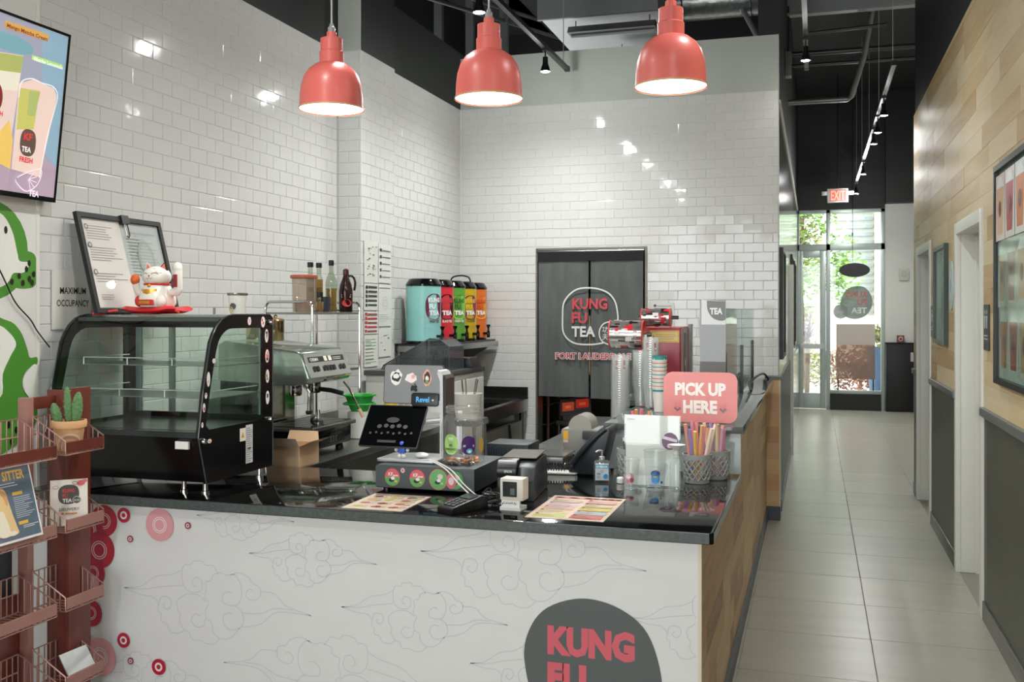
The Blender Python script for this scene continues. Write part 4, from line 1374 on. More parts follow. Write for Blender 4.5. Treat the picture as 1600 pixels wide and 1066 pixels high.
# delivery card
dc = thing('delivery_card', 'white card with the tea shop logo reading DELIVERY in the rack', 'card', (-2.655, 3.05, 0.856))
Md = frame((-0.02, -0.06, 0.0), (0.77, 0.62, 0), (-0.08, 0.1, 1))
Md = frame((-0.045, -0.045, 0), (0.74, 0.67, 0.0), (-0.05, 0.06, 1))
MB().prism([(0, 0), (0.128, 0), (0.128, 0.17), (0, 0.17)], -0.003, 0, Md).build('card', mat('card_cream', '#e9e3d6', 0.4), dc)
A = Art(0.0002)
A.sup(0.063, 0.115, 0.036, 0.036, '#54524e')
A.text('KUNG', 0.042, 0.122, 0.014, '#d4424a', 0.042, 0.03)
A.text('FU', 0.042, 0.104, 0.014, '#d4424a', 0.018, 0.03)
A.text('TEA', 0.042, 0.086, 0.014, '#f2efe8', 0.032, 0.03)
A.sup(0.09, 0.093, 0.015, 0.012, '#54524e')
A.circ(0.09, 0.093, 0.013, 0.0015, '#e9e3d6')
A.text('功夫', 0.08, 0.088, 0.009, '#f2efe8', 0.02)
A.text('DELIVERY', 0.03, 0.056, 0.010, '#4a4642', 0.07, 0.0)
A.rect(0.05, 0.042, 0.092, 0.047, '#e08a3a')
A.ell(0.042, 0.045, 0.005, 0.004, '#d8603a', 12)
A.ell(0.105, 0.155, 0.014, 0.01, '#d86a70', 14)
A.ell(0.118, 0.163, 0.009, 0.006, '#d86a70', 14)
A.line(smooth_path([(0.075, 0.157), (0.085, 0.162), (0.095, 0.155), (0.085, 0.15)], 4, True), 0.0015, '#7a4a50')
A.line(smooth_path([(0.008, 0.142), (0.018, 0.15), (0.028, 0.143), (0.018, 0.138)], 4, True), 0.0015, '#c06a70')
A.build('card_print', INK, dc, Md)

# pet sitter flyer
fl = thing('flyer', 'slate blue PET SITTER flyer with a dog clipped to the rack', 'flyer', (-2.585, 2.63, 0.872))
Mf = frame((0, 0, 0), (0, 1, 0), (-0.075, 0, 0.29))
MB().prism([(0, 0), (0.215, 0), (0.215, 0.30), (0, 0.30)], -0.0015, 0, Mf).build('sheet', PAPER, fl)
MB().prism([(0, 0), (0.215, 0), (0.215, 0.30), (0, 0.30)], 0.001, 0.0025, Mf).build('sleeve', CLEAR, fl)
A = Art(0.00012)
A.rect(0.006, 0.008, 0.209, 0.292, '#5d6f80')
A.poly(rrect(0.03, 0.252, 0.195, 0.268, 0.007), '#e9e9e6')
A.rect(0.10, 0.258, 0.16, 0.262, '#b8bcc0')
A.ell(0.187, 0.26, 0.004, 0.004, '#8a9098', 10)
A.text('PET SITTER', 0.028, 0.208, 0.033, '#e8b84a', 0.155, 0.03)
A.lines(0.05, 0.185, 0.205, 0.203, 2, '#dfe2e4', 0.35, 0.5)
A.rect(0.115, 0.155, 0.16, 0.166, '#e8b84a')
A.lines(0.115, 0.075, 0.205, 0.15, 11, '#d3d8dc', 0.3, 0.5)
A.rect(0.118, 0.053, 0.16, 0.064, '#e8b84a')
A.lines(0.135, 0.038, 0.205, 0.05, 2, '#dfe2e4', 0.4, 0.3)
A.poly(smooth_path([(0.02, 0.03), (0.105, 0.025), (0.108, 0.05), (0.10, 0.09), (0.092, 0.14), (0.088, 0.17), (0.075, 0.185), (0.05, 0.18), (0.03, 0.15), (0.015, 0.08)], 5, True), '#e8c890')
A.poly(smooth_path([(0.03, 0.03), (0.075, 0.028), (0.07, 0.08), (0.06, 0.11), (0.04, 0.10)], 4, True), '#f0e6d0')
A.poly(smooth_path([(0.062, 0.178), (0.085, 0.172), (0.09, 0.14), (0.082, 0.125), (0.074, 0.15)], 4, True), '#d8a468')
A.ell(0.05, 0.145, 0.007, 0.005, '#2a2220', 10)
A.ell(0.085, 0.03, 0.02, 0.008, '#f0e6d0', 14)
A.build('flyer_print', INK, fl, Mf)
MB().prism([(0.15, 0.29), (0.20, 0.29), (0.20, 0.31), (0.15, 0.31)], -0.01, 0.006, Mf).build('clip', CLEAR, fl)
# paper slip in a lower basket
tag(MB().obox(frame((-2.66, 3.10, 0.335), (0.3, 0.95, 0.1), (-0.6, 0.1, 0.8)), 0.11, 0.09, 0.006).build('paper_slip', mat('slip_grey', '#c3c6c4', 0.5)), 'pale grey leaflet lying in the lowest basket of the rack', 'leaflet')

# ================================================================== LEFT BENCH: ESPRESSO, SHELF
bn = thing('steel_bench', 'stainless steel work bench along the tiled wall under the espresso machine', 'bench', (-2.75, 5.2, 0))
MB().box(-0.39, 0.39, -0.95, 0.95, 0.86, 0.9).build('bench_top', STEEL, bn, bevel=0.004)
MB().box(0.372, 0.386, -0.95, 0.95, 0.70, 0.86).build('apron', mat('dark_steel', '#6b6a62', 0.25, 1.0, var=0.1), bn)
MB().box(-0.39, -0.37, -0.95, 0.95, 0.9, 0.98).build('splash', STEEL, bn)
for x in (-0.36, 0.34):
    for y in (-0.9, 0.88):
        MB().box(x, x + 0.035, y, y + 0.035, 0, 0.86).build('leg', STEEL, bn)
# espresso machine facing the aisle
es = thing('espresso_machine', 'chrome and black espresso machine with push buttons on the steel bench', 'espresso machine', (-2.72, 4.75, 0.9))
def E_(name, m, x0, x1, y0, y1, z0, z1, bv=0.004, par=es):
    return MB().box(x0, x1, y0, y1, z0, z1).build(name, m, par, bevel=bv)
E_('base', BLACKG, -0.27, 0.25, -0.21, 0.27, 0.035, 0.135)
E_('drip_tray', STEEL, -0.06, 0.28, -0.215, 0.275, 0.135, 0.155)
for i in range(12):
    y = -0.2 + i * 0.039
    E_('tray_slat', CHROME, -0.03, 0.265, y, y + 0.012, 0.156, 0.161, 0)
E_('back_column', BLACKG, -0.27, -0.10, -0.21, 0.27, 0.135, 0.40)
E_('splash_plate', mat('mirror_plate', '#8f8e80', 0.1, 0.9), -0.10, -0.09, -0.19, 0.25, 0.16, 0.385, 0)
SG = mat('sage_body', '#a8b0a7', 0.12, 0.8)
up = MB().prism([(-0.28, 0.39), (0.18, 0.37), (0.235, 0.385), (0.255, 0.41), (0.205, 0.535), (0.18, 0.555), (-0.1, 0.585), (-0.24, 0.60), (-0.28, 0.58)], -0.215, 0.275, frame((0, 0, 0), (1, 0, 0), (0, 0, 1)) @ Matrix.Scale(-1, 4, (0, 0, 1)))
ub = up.build('upper_body', SG, es, bevel=0.008)
Mp = frame((0.2575, -0.20, 0.412), (0, 1, 0), (-0.05, 0, 0.125))
MB().prism([(0, 0), (0.46, 0), (0.46, 0.13), (0, 0.13)], -0.002, 0.002, Mp).build('button_panel', mat('panel_chrome', '#c4c6c0', 0.15, 0.9), ub)
A = Art(0.0003)
A.rect(0.03, 0.082, 0.43, 0.112, '#1a1b1b')
A.text('CREMA', 0.05, 0.088, 0.018, '#d8d8d2', 0.09, 0.02)
A.lines(0.30, 0.086, 0.41, 0.106, 2, '#b8b8b2', 0.4, 0.2)
for x in (0.20, 0.25):
    A.rect(x, 0.085, x + 0.035, 0.112, '#e0dccb')
A.build('panel_print', INK, ub, Mp @ Matrix.Translation((0, 0, 0.002)))
for x in (0.055, 0.09, 0.165, 0.20, 0.235, 0.27, 0.345, 0.385):
    MB().prism(rrect(x, 0.03, x + 0.026, 0.06, 0.008, 3), 0.002, 0.007, Mp).build('button', BLACK, ub)
for y in (-0.08, 0.13):
    g = MB().lathe([(0.035, 0.34), (0.035, 0.375), (0.042, 0.385), (0.042, 0.40)], 20, (0.10, y, 0)).build('brew_group', CHROME, es, smooth=True)
    MB().lathe([(0.032, 0.31), (0.036, 0.325), (0.036, 0.345)], 20, (0.10, y, 0)).build('portafilter', CHROME, g, smooth=True)
MB().tube([(0.14, 0.13, 0.33), (0.20, 0.13, 0.325), (0.27, 0.13, 0.31)], 0.013, 10).build('portafilter_handle', BLACK, es, smooth=True)
MB().tube(smooth_path([(0.20, -0.17, 0.37), (0.235, -0.18, 0.34), (0.235, -0.18, 0.28), (0.235, -0.18, 0.24)], 4), 0.009, 10).build('steam_tap', CHROME, es, smooth=True)
MB().lathe([(0.014, 0.225), (0.017, 0.23), (0.017, 0.245)], 12, (0.235, -0.18, 0)).build('tap_tip', BLACK, es)
MB().tube([(0.24, 0.20, 0.37), (0.27, 0.21, 0.33), (0.33, 0.26, 0.17)], 0.006, 8).build('steam_wand', CHROME, es, smooth=True)
MB().tube([(0.312, 0.247, 0.215), (0.33, 0.26, 0.17)], 0.010, 10).build('wand_grip', mat('tan_grip', '#c8a888', 0.5), es)
for x, y in ((-0.22, -0.17), (0.2, -0.17), (-0.22, 0.23), (0.2, 0.23)):
    MB().lathe([(0.022, 0), (0.022, 0.012), (0.014, 0.036)], 14, (x, y, 0)).build('foot', BLACK, es)
A = Art(0.0003)
A.rect(-0.09, 0.05, 0.19, 0.09, '#101214')
for k in range(9):
    A.ell(0.03 + 0.03 * (k % 3), 0.06 + 0.012 * (k // 3), 0.004, 0.003, '#c8d0d8', 8)
A.build('lower_controls', INK, es, frame((0.2505, 0, 0), (0, 1, 0), (0, 0, 1)))
A = Art(0.0003)
A.text('CREMA', 0.06, 0.255, 0.035, '#2a2a28', 0.13, 0.02)
A.lines(0.06, 0.19, 0.16, 0.245, 5, '#4a4a44', 0.3, 0.3)
A.rect(0.03, 0.30, 0.13, 0.345, '#d8d6cc')
A.rect(0.17, 0.27, 0.22, 0.35, '#c8c8c0')
A.build('splash_print', INK, es, frame((-0.0895, -0.17, 0), (0, 1, 0), (0, 0, 1)))
# tamper on tray
tm = thing('tamper', 'chrome tamper with a black knob on the drip tray', 'tamper', (-2.50, 4.70, 1.0615))
MB().lathe([(0.029, 0), (0.029, 0.02), (0.012, 0.03), (0.009, 0.05), (0.009, 0.075)], 20).build('press', CHROME, tm, smooth=True)
MB().ball((0.0, -0.045, 0.022), 0.022, 14, 8).build('black_knob', BLACK, tm, smooth=True)
# grinder box beside machine: open cardboard box
bx = thing('cardboard_box', 'open cardboard box tucked between the display fridge and espresso machine', 'box', (-2.46, 4.36, 0.902))
KR = mat('cardboard', '#c3a483', 0.7, var=0.05)
for a in ((-0.09, 0.09, -0.1, -0.096, 0, 0.10), (-0.09, 0.09, 0.096, 0.1, 0, 0.10), (-0.09, -0.086, -0.096, 0.096, 0, 0.10), (0.086, 0.09, -0.096, 0.096, 0, 0.10), (-0.09, 0.09, -0.1, 0.1, -0.002, 0.002)):
    MB().box(*a).build('panel', KR, bx)
MB().add([(-0.09, -0.1, 0.10), (0.09, -0.1, 0.10), (0.10, -0.15, 0.145), (-0.08, -0.15, 0.145)], [(0, 1, 2, 3)]).build('flap', mat('cardboard_light', '#d9c7ae', 0.7), bx)
MB().add([(0.09, -0.1, 0.10), (0.09, 0.1, 0.10), (0.16, 0.1, 0.13), (0.16, -0.1, 0.13)], [(0, 1, 2, 3)]).build('flap', KR, bx)
MB().add([(-0.09, 0.1, 0.10), (0.09, 0.1, 0.10), (0.07, 0.13, 0.15), (-0.09, 0.13, 0.15)], [(0, 1, 2, 3)]).build('flap', KR, bx)

# chrome two-tier shelf over the bench
cs = thing('wire_shelf', 'chrome two tier shelf stand with looped ends above the bench', 'shelf', (-2.87, 5.34, 0.9))
def loop(y):
    P = [(-0.15, y, 0.0), (-0.15, y, 0.765)] + [(-0.15 + 0.03 * (1 - math.cos(R(a))), y, 0.765 + 0.045 * math.sin(R(a))) for a in (20, 45, 70, 90)]
    Q = [(-p[0], p[1], p[2]) for p in P][::-1]
    return P + Q
for y in (-0.30, 0.31):
    MB().tube(loop(y), 0.008, 8).build('end_loop', CHROME, cs, smooth=True)
for z in (0.743, 0.40):
    MB().box(-0.15, 0.15, -0.29, 0.30, z - 0.006, z + 0.006).build('shelf_plate', STEEL, cs)
MB().cyl((0.15, -0.30, 0.76), (0.15, 0.31, 0.76), 0.005, 8).build('side_rod', CHROME, cs)
def on_shelf(x, y, z=1.65):
    return (x, y, z)
# items on the top shelf
jr = thing('plastic_canister', 'clear canister with a red lid on the chrome shelf', 'canister', (-2.82, 5.13, 1.65))
MB().lathe([(0.062, 0), (0.066, 0.005), (0.070, 0.19), (0.074, 0.195)], 28).build('body', glass('milky_plastic', '#e8ddd2', 0.05, body=0.25, bodycol='#d8d0c4'), jr, smooth=True)
MB().lathe([(0.05, 0.001), (0.054, 0.07)], 20).build('contents', mat('tan_powder', '#b99a84', 0.8), jr, smooth=True)
MB().lathe([(0.078, 0.195), (0.08, 0.2), (0.08, 0.212), (0.07, 0.216)], 28).build('lid', mat('red_lid', '#b8604a', 0.3), jr, smooth=True)
def bottle(name, lab, cat, loc, prof, m, capprof, capm, label=None, liquid=None):
    t = thing(name, lab, cat, loc)
    MB().lathe(prof, 20).build('body', m, t, smooth=True)
    if liquid:
        MB().lathe(liquid[0], 18).build('liquid', liquid[1], t, smooth=True)
    MB().lathe(capprof, 16).build('cap', capm, t, smooth=True)
    if label:
        r, z0, z1, col, txt, tcol = label
        A = Art(0.0003)
        A.rect(-r * 1.2, z0, r * 1.2, z1, col)
        if txt:
            A.text(txt, 0, z0 + (z1 - z0) * 0.45, (z1 - z0) * 0.22, tcol, r * 1.4, 0.02, align='C')
        A.lines(-r * 0.8, z0 + (z1 - z0) * .1, r * 0.8, z0 + (z1 - z0) * .35, 3, tcol, 0.3, 0.3)
        A.build('label', INK, t, fn=wrap(0, 0, r, R(-60)))
    return t
AMB = glass('amber_glass', '#b98a4a', 0.05)
SYR = [(0.03, 0), (0.034, 0.004), (0.034, 0.17), (0.028, 0.20), (0.013, 0.235), (0.013, 0.285)]
bottle('syrup_bottle', 'tall clear glass syrup bottle with a black cap and cream label', 'bottle', (-2.735, 5.30, 1.65), SYR, glass('bottle_glass', '#dfe8dc', 0.06), [(0.015, 0.275), (0.0155, 0.278), (0.0155, 0.305), (0.012, 0.308)], BLACK, (0.0345, 0.03, 0.13, '#d9cba8', '', '#5a4a2a'), ([(0.031, 0.003), (0.032, 0.14)], glass('syrup', '#d9b878', 0.03, body=0.3, bodycol='#c8a868')))
hb = thing('chocolate_bottle', 'dark brown chocolate syrup jug with a handle and red label', 'bottle', (-2.70, 5.42, 1.65))
HB = mat('dark_brown_plastic', '#2a1614', 0.15)
MB().lathe([(0.036, 0), (0.04, 0.005), (0.042, 0.12), (0.036, 0.165), (0.022, 0.20), (0.015, 0.225)], 22).build('body', HB, hb, smooth=True)
MB().tube(smooth_path([(0.012, 0.0, 0.215), (0.04, 0.01, 0.215), (0.055, 0.014, 0.18), (0.05, 0.012, 0.13)], 5), 0.007, 8).build('handle', HB, hb, smooth=True)
MB().lathe([(0.017, 0.223), (0.018, 0.228), (0.017, 0.255), (0.008, 0.262)], 16).build('cap', mat('maroon_cap', '#4a1a18', 0.3), hb, smooth=True)
A = Art(0.0003)
A.rect(-0.04, 0.03, 0.04, 0.125, '#5a2420')
A.ell(0, 0.055, 0.03, 0.022, '#c8303a', 20)
A.lines(-0.033, 0.086, 0.033, 0.11, 2, '#f0e8e0', 0.45, 0.2)
A.build('label', INK, hb, fn=wrap(0, 0, 0.0425, R(-55)))
bottle('spice_jar', 'small squat spice jar with a black cap in front of the syrup', 'jar', (-2.715, 5.12, 1.65), [(0.018, 0), (0.020, 0.003), (0.020, 0.085), (0.016, 0.09)], glass('bottle_glass'), [(0.019, 0.09), (0.0195, 0.092), (0.0195, 0.115)], BLACK, (0.0205, 0.015, 0.06, '#caa27a', '', '#3a2a1a'), ([(0.018, 0.003), (0.018, 0.06)], mat('cinnamon', '#9a6a4a', 0.8)))
tag(MB().lathe([(0.024, 0), (0.027, 0.003), (0.028, 0.09), (0.025, 0.09), (0.024, 0.006)], 22, cap1=False).build('navy_cup', mat('navy_plastic', '#2c3442', 0.3), loc=(-2.725, 5.20, 1.65), smooth=True), 'dark navy cup standing between spice jar and syrup', 'cup')
for i, (x, y, c) in enumerate(((-2.90, 5.35, '#cfc6b4'), (-2.885, 5.43, '#c88a4a'))):
    bottle('flavour_bottle', ['slim flavour bottle with a white label behind the red lidded canister', 'slim flavour bottle with an orange label behind the red lidded canister'][i], 'bottle', (x, y, 1.65), [(0.022, 0), (0.024, 0.004), (0.024, 0.2), (0.014, 0.235), (0.014, 0.275)], glass('bottle_glass'), [(0.018, 0.27), (0.0185, 0.272), (0.0185, 0.30)], BLACK, (0.0245, 0.12, 0.2, c, '', '#5a3a2a'), ([(0.022, 0.003), (0.022, 0.15)], glass('syrup')))
# lower shelf: canisters standing on the machine
GOLD = mat('brass_canister', '#c9b48c', 0.14, 1.0)
for i, (x, y, h) in enumerate(((-2.905, 4.74, 0.095), (-2.78, 4.74, 0.105))):
    t = thing('metal_canister', ['brushed brass canister without a lid on the espresso machine', 'brushed brass canister with a knobbed lid on the espresso machine'][i], 'canister', (x, y, 1.503 - (x + 2.9) * 0.06))
    MB().lathe([(0.045, 0), (0.047, 0.003), (0.047, h), (0.048, h + 0.003)], 26).build('body', GOLD, t, smooth=True)
    if i:
        MB().lathe([(0.049, h + .003), (0.047, h + 0.012), (0.03, h + 0.018), (0.008, h + 0.02), (0.012, h + 0.03), (0.006, h + 0.036)], 24).build('lid', GOLD, t, smooth=True)
for i, y in enumerate((5.28, 5.34, 5.40)):
    t = thing('espresso_cup', 'small white espresso cup with black triangles on the lower shelf', 'cup', (-2.76, y, 1.307), group='espresso cups on the lower chrome shelf')
    MB().lathe([(0.02, 0), (0.022, 0.003), (0.03, 0.055), (0.027, 0.055), (0.019, 0.006)], 20, cap1=False).build('body', WHITE, t, smooth=True)
    A = Art(0.0004)
    for k in range(4):
        A.poly([(-0.03 + k * 0.02, 0.05), (-0.012 + k * 0.02, 0.05), (-0.021 + k * 0.02, 0.01)], '#1a1a1a')
    A.build('triangle_print', INK, t, fn=lambda u, v, d: ((0.0215 + v * 0.155 + d) * math.cos(R(-60) + u / 0.027), (0.0215 + v * 0.155 + d) * math.sin(R(-60) + u / 0.027), v))
# squeeze bottles and green scrubber on the bench
for i, (x, y, h) in enumerate(((-2.50, 5.62, 0.17), (-2.47, 5.78, 0.20))):
    t = thing('squeeze_bottle', ['yellow capped squeeze bottle of orange sauce beside the steam wand', 'taller yellow capped squeeze bottle of orange sauce behind the first'][i], 'bottle', (x, y, 0.9), group='orange sauce bottles on the bench')
    MB().lathe([(0.035, 0), (0.037, 0.004), (0.037, h), (0.032, h + 0.01)], 22).build('body', glass('milky_plastic'), t, smooth=True)
    MB().lathe([(0.034, 0.003), (0.0345, 0.075)], 20).build('sauce', mat('orange_sauce', '#e2642a', 0.4), t, smooth=True)
    MB().lathe([(0.038, h + 0.008), (0.038, h + 0.026), (0.02, h + 0.032), (0.008, h + 0.036), (0.005, h + 0.062)], 20).build('cap', mat('yellow_cap', '#e2c14c', 0.4), t, smooth=True)
gb = thing('green_strainer', 'bright green plastic strainer basket behind the drip tray', 'basket', (-2.60, 5.40, 1.06))
GRN = mat('green_plastic', '#28a03c', 0.35)
MB().lathe([(0.05, 0.0), (0.085, 0.09), (0.1, 0.092), (0.1, 0.1), (0.08, 0.098), (0.046, 0.008)], 28, cap1=False).build('bowl', GRN, gb, smooth=True)
MB().tube([(0.095 * math.cos(2 * PI * k / 28), 0.095 * math.sin(2 * PI * k / 28), 0.045) for k in range(28)], 0.006, 6, True).build('band', GRN, gb, smooth=True)
MB().lathe([(0.06, -0.16), (0.07, -0.155), (0.07, -0.005), (0.055, 0.0)], 24).build('tub', WHITE, gb, smooth=True)
# white fridge behind
fg = thing('ice_machine', 'pale grey ice machine cabinet beside the steel bench', 'appliance', (-2.63, 6.55, 0))
MB().box(-0.30, 0.30, -0.37, 0.37, 0.05, 1.22).build('cabinet', mat('pale_cabinet', '#c9cac4', 0.35, var=0.02), fg, bevel=0.006)
MB().box(-0.31, 0.31, -0.38, 0.38, 1.22, 1.255).build('top', mat('cabinet_top', '#5c5e5a', 0.3, 0.5), fg, bevel=0.004)
MB().box(0.30, 0.312, -0.34, 0.34, 0.5, 1.18).build('door', mat('pale_cabinet'), fg, bevel=0.005)
MB().box(0.312, 0.33, -0.30, -0.28, 0.75, 1.0).build('handle', BLACK, fg)
for x in (-0.26, 0.24):
    for y in (-0.33, 0.31):
        MB().cyl((x, y, 0), (x, y, 0.05), 0.018, 10).build('foot', BLACK, fg)

# ================================================================== REAR LEFT: TEA SHELF, SINK
ts = thing('wall_shelf', 'stainless steel wall shelf carrying the tea urns', 'shelf', (-2.83, 7.53, 1.355))
MB().box(-0.172, 0.18, -0.74, 0.74, 0.0, 0.045).build('tray', STEEL, ts, bevel=0.004)
MB().box(-0.172, 0.16, -0.72, 0.72, 0.045, 0.06).build('mat', BLACK, ts)
for y in (-0.6, 0.6):
    MB().prism([(-0.172, 0.0), (0.14, 0.0), (-0.172, -0.2)], y, y + 0.012, frame((0, 0, 0), (1, 0, 0), (0, 0, 1)) @ Matrix.Scale(-1, 4, (0, 0, 1))).build('bracket', STEEL, ts)
DSP = [('#8fcdc8', '#6f2a4a', 'WATER', 'turquoise tea urn with a maroon round logo, closest to the pillar', '#b4dedb', '#f0f0ee', '#f0f0ee'),
       ('#d22f3c', '#1c1414', 'BLACK TEA', 'red tea urn with a black round logo', '#e25a62', '#d8414c', '#f0f0ee'),
       ('#5f9e3e', '#8cc84a', 'GREEN TEA', 'green tea urn with a light green round logo', '#7ab458', '#2f6a2a', '#f0f0ee'),
       ('#c6a81e', '#8c2058', 'OOLONG TEA', 'yellow tea urn with a magenta round logo and carry handle', '#d8bc3c', '#e8c040', '#f0f0ee'),
       ('#e0722a', '#e2a040', 'FRUIT TEA', 'orange tea urn with a yellow round logo, closest to the back wall', '#ea8c4c', '#c8502a', '#f0f0ee')]
TAP = BLACKG
for i, (col, lc, nm, lab, wv, kc, tc) in enumerate(DSP):
    t = thing('tea_urn', lab, 'drink dispenser', (-2.825, 6.97 + 0.272 * i, 1.4155), group='tea urns on the steel wall shelf')
    r = 0.132
    MB().lathe([(r - 0.004, 0), (r + 0.001, 0.004), (r + 0.001, 0.02)], 36).build('base_ring', BLACKG, t, smooth=True)
    MB().lathe([(r, 0.02), (r, 0.43)], 40).build('body', mat('urn_' + nm.split()[0].lower(), col, 0.3), t, smooth=True)
    ld = MB().lathe([(r + 0.003, 0.43), (r + 0.004, 0.445), (r - 0.01, 0.465), (r - 0.02, 0.482), (r - 0.035, 0.488), (0.0, 0.49)], 36).build('lid', BLACKG, t, smooth=True)
    if i == 3:
        MB().tube(smooth_path([(-0.09, 0, 0.48), (-0.07, 0, 0.525), (0, 0, 0.54), (0.07, 0, 0.525), (0.09, 0, 0.48)], 5), 0.007, 8).build('handle', BLACK, ld, smooth=True)
    A = Art(0.0003)
    rg = random.Random(i)
    for k in range(4):
        cxx, czz = rg.uniform(-0.16, 0.1), rg.uniform(0.08, 0.38)
        for q in range(3):
            A.circ(cxx, czz, 0.02 + q * 0.013, 0.0025, wv, 20, ry=(0.015 + q * 0.009))
    A.sup(0.0, 0.275, 0.074, 0.098, lc)
    A.text('KUNG', 0, 0.308, 0.036, kc, 0.105, 0.05, align='C')
    A.text('FU', -0.02, 0.26, 0.036, kc, 0.055, 0.05, align='C')
    A.text('TEA', 0, 0.212, 0.036, tc, 0.095, 0.05, align='C')
    if i < 4:
        A.text(nm, 0, 0.155, 0.02, '#2a2420' if i in (0, 3) else '#f0ece4', min(0.09, 0.018 * len(nm)), 0.02, align='C')
    A.build('urn_print', INK, t, fn=wrap(0, 0, r, R(-30)))
    a0 = R(-18)
    dx, dy = math.cos(a0), math.sin(a0)
    tp_ = MB().tube([(r * dx, r * dy, 0.055), ((r + 0.045) * dx, (r + 0.045) * dy, 0.055)], 0.011, 10)
    tp_.lathe([(0.013, 0.02), (0.015, 0.03), (0.015, 0.07), (0.009, 0.078), (0.009, 0.10)], 12, ((r + 0.05) * dx, (r + 0.05) * dy, 0))
    tp = tp_.build('tap', TAP, t, smooth=True)
    MB().lathe([(0.008, 0.098), (0.017, 0.118), (0.019, 0.128), (0.008, 0.13)], 12, ((r + 0.05) * dx, (r + 0.05) * dy, 0)).build('tap_lever', TAP, tp, smooth=True)

# smoked plastic bin and dark tray on the ice machine
sb = thing('smoked_bin', 'smoked clear plastic bin with a sloping lid on the ice machine', 'bin', (-2.60, 6.42, 1.256))
SMK = glass('smoked_plastic', '#c2c6c8', 0.08, body=0.12, bodycol='#9aa0a4')
poly = [(-0.26, 0), (0.24, 0), (0.24, 0.16), (0.18, 0.205), (0.1, 0.215), (-0.02, 0.15), (-0.24, 0.03)]
Ms = frame((0, 0, 0), (1, 0, 0), (0, 0, 1)) @ Matrix.Scale(-1, 4, (0, 0, 1))
MB().prism(poly, -0.14, 0.14, Ms).build('shell', SMK, sb)
for q in (-0.14, 0.14):
    MB().tube([(p[0], q, p[1]) for p in poly], 0.004, 6, True).build('edge', mat('smoke_edge', '#50555a', 0.2), sb)
tag(MB().prism([(-0.10, 0), (0.14, 0), (0.11, 0.07), (-0.08, 0.07)], -0.1, 0.1, Ms).build('black_tray', BLACK, loc=(-2.45, 6.72, 1.256), bevel=0.004), 'black plastic tray beside the smoked bin', 'tray')

# papers taped to the pillar
Mpil = frame((XP + 0.0015, 0, 0), (0, 1, 0), (0, 0, 1))
PP = [('charts of hand drawn drink recipes, upper sheet taped to the pillar', 6.235, 1.855, 0.225, 0.29, 'v'), ('step by step printed sheet with black bars taped to the pillar', 6.47, 1.86, 0.22, 0.28, 'b'),
      ('printed list with heavy black rows taped to the pillar', 6.235, 1.665, 0.225, 0.185, 'k'), ('pale diagram sheet taped beside the black rows', 6.47, 1.55, 0.225, 0.30, 'd'),
      ('list with red and black rows taped to the pillar', 6.235, 1.50, 0.225, 0.155, 'r'), ('green ruled checklist taped lowest on the pillar', 6.235, 1.27, 0.225, 0.22, 'g'), ('faint printed sheet taped low beside the green checklist', 6.47, 1.33, 0.22, 0.205, 'p')]
for lab, y0, z0, w, h, k in PP:
    o = MB().box(0, 0.0012, 0, w, 0, h).build('paper_sheet', mat('taped_paper', '#d9d9d3', 0.5), loc=(XP + 0.0003, y0, z0))
    tag(o, lab, 'paper', 'papers taped to the pillar')
    A = Art(0.0003)
    rg = random.Random(h)
    if k in 'vp':
        for q in range(26 if k == 'v' else 8):
            A.rect(*(lambda a, b: (a, b, a + rg.uniform(.01, .03), b + .006))(rg.uniform(.02, w - .05), rg.uniform(.03, h - .03)), rg.choice(['#5a5a5a', '#8a8a8a', '#3a3a3a']))
    elif k in 'bk':
        for q in range(5):
            zz = h * (0.12 + 0.17 * q)
            A.rect(0.02, zz, 0.05, zz + 0.022, '#2a2a2a')
            A.rect(0.06, zz + 0.005, w - 0.02, zz + (0.012 if k == 'b' else 0.02), '#6a6a6a' if k == 'b' else '#3c3c3c')
    elif k == 'r':
        for q in range(5):
            zz = h * (0.06 + 0.19 * q)
            A.rect(0.01, zz, 0.045, zz + 0.02, '#b8323a')
            A.rect(0.05, zz, w - 0.02, zz + 0.014, '#b8323a' if q % 2 else '#8a4a4a')
    elif k == 'g':
        A.lines(0.015, 0.02, w - 0.02, h - 0.02, 8, '#5f9a6a', 0.22, 0.3)
        A.lines(0.015, 0.01, w - 0.06, h - 0.03, 7, '#6a6a66', 0.15, 0.5)
    else:
        A.rect(0.01, h - 0.03, w - 0.02, h - 0.024, '#4a4a4a')
        A.circ(w / 2, h * 0.55, 0.045, 0.003, '#a8a8a4')
        A.circ(w / 2, h * 0.55, 0.025, 0.003, '#9a9a96')
        A.lines(0.02, 0.03, w - 0.03, 0.09, 4, '#a8a8a4', 0.2, 0.4)
    A.build('print', INK, o, frame((0.0014, 0, 0), (0, 1, 0), (0, 0, 1)))

# sink bench
sk = thing('sink_bench', 'stainless steel sink bench below the tea shelf', 'sink', (-2.69, 7.6, 0))
SD = mat('dark_sink', '#4e524e', 0.25, 0.9)
MB().box(-0.31, -0.29, -0.65, 0.68, 0.9, 1.02).box(-0.29, 0.31, 0.66, 0.68, 0.9, 1.0).build('backsplash', SD, sk)
MB().ring([(-0.29, -0.65), (0.31, -0.65), (0.31, 0.66), (-0.29, 0.66)], [(-0.2, -0.5), (0.24, -0.5), (0.24, 0.5), (-0.2, 0.5)], 0.87, 0.9).build('rim', STEEL, sk)
MB().ring([(-0.205, -0.505), (0.245, -0.505), (0.245, 0.505), (-0.205, 0.505)], [(-0.2, -0.5), (0.24, -0.5), (0.24, 0.5), (-0.2, 0.5)], 0.62, 0.87).box(-0.2, 0.24, -0.5, 0.5, 0.615, 0.62).build('basin', SD, sk)
MB().box(0.296, 0.312, -0.65, 0.66, 0.80, 0.9).build('apron', STEEL, sk)
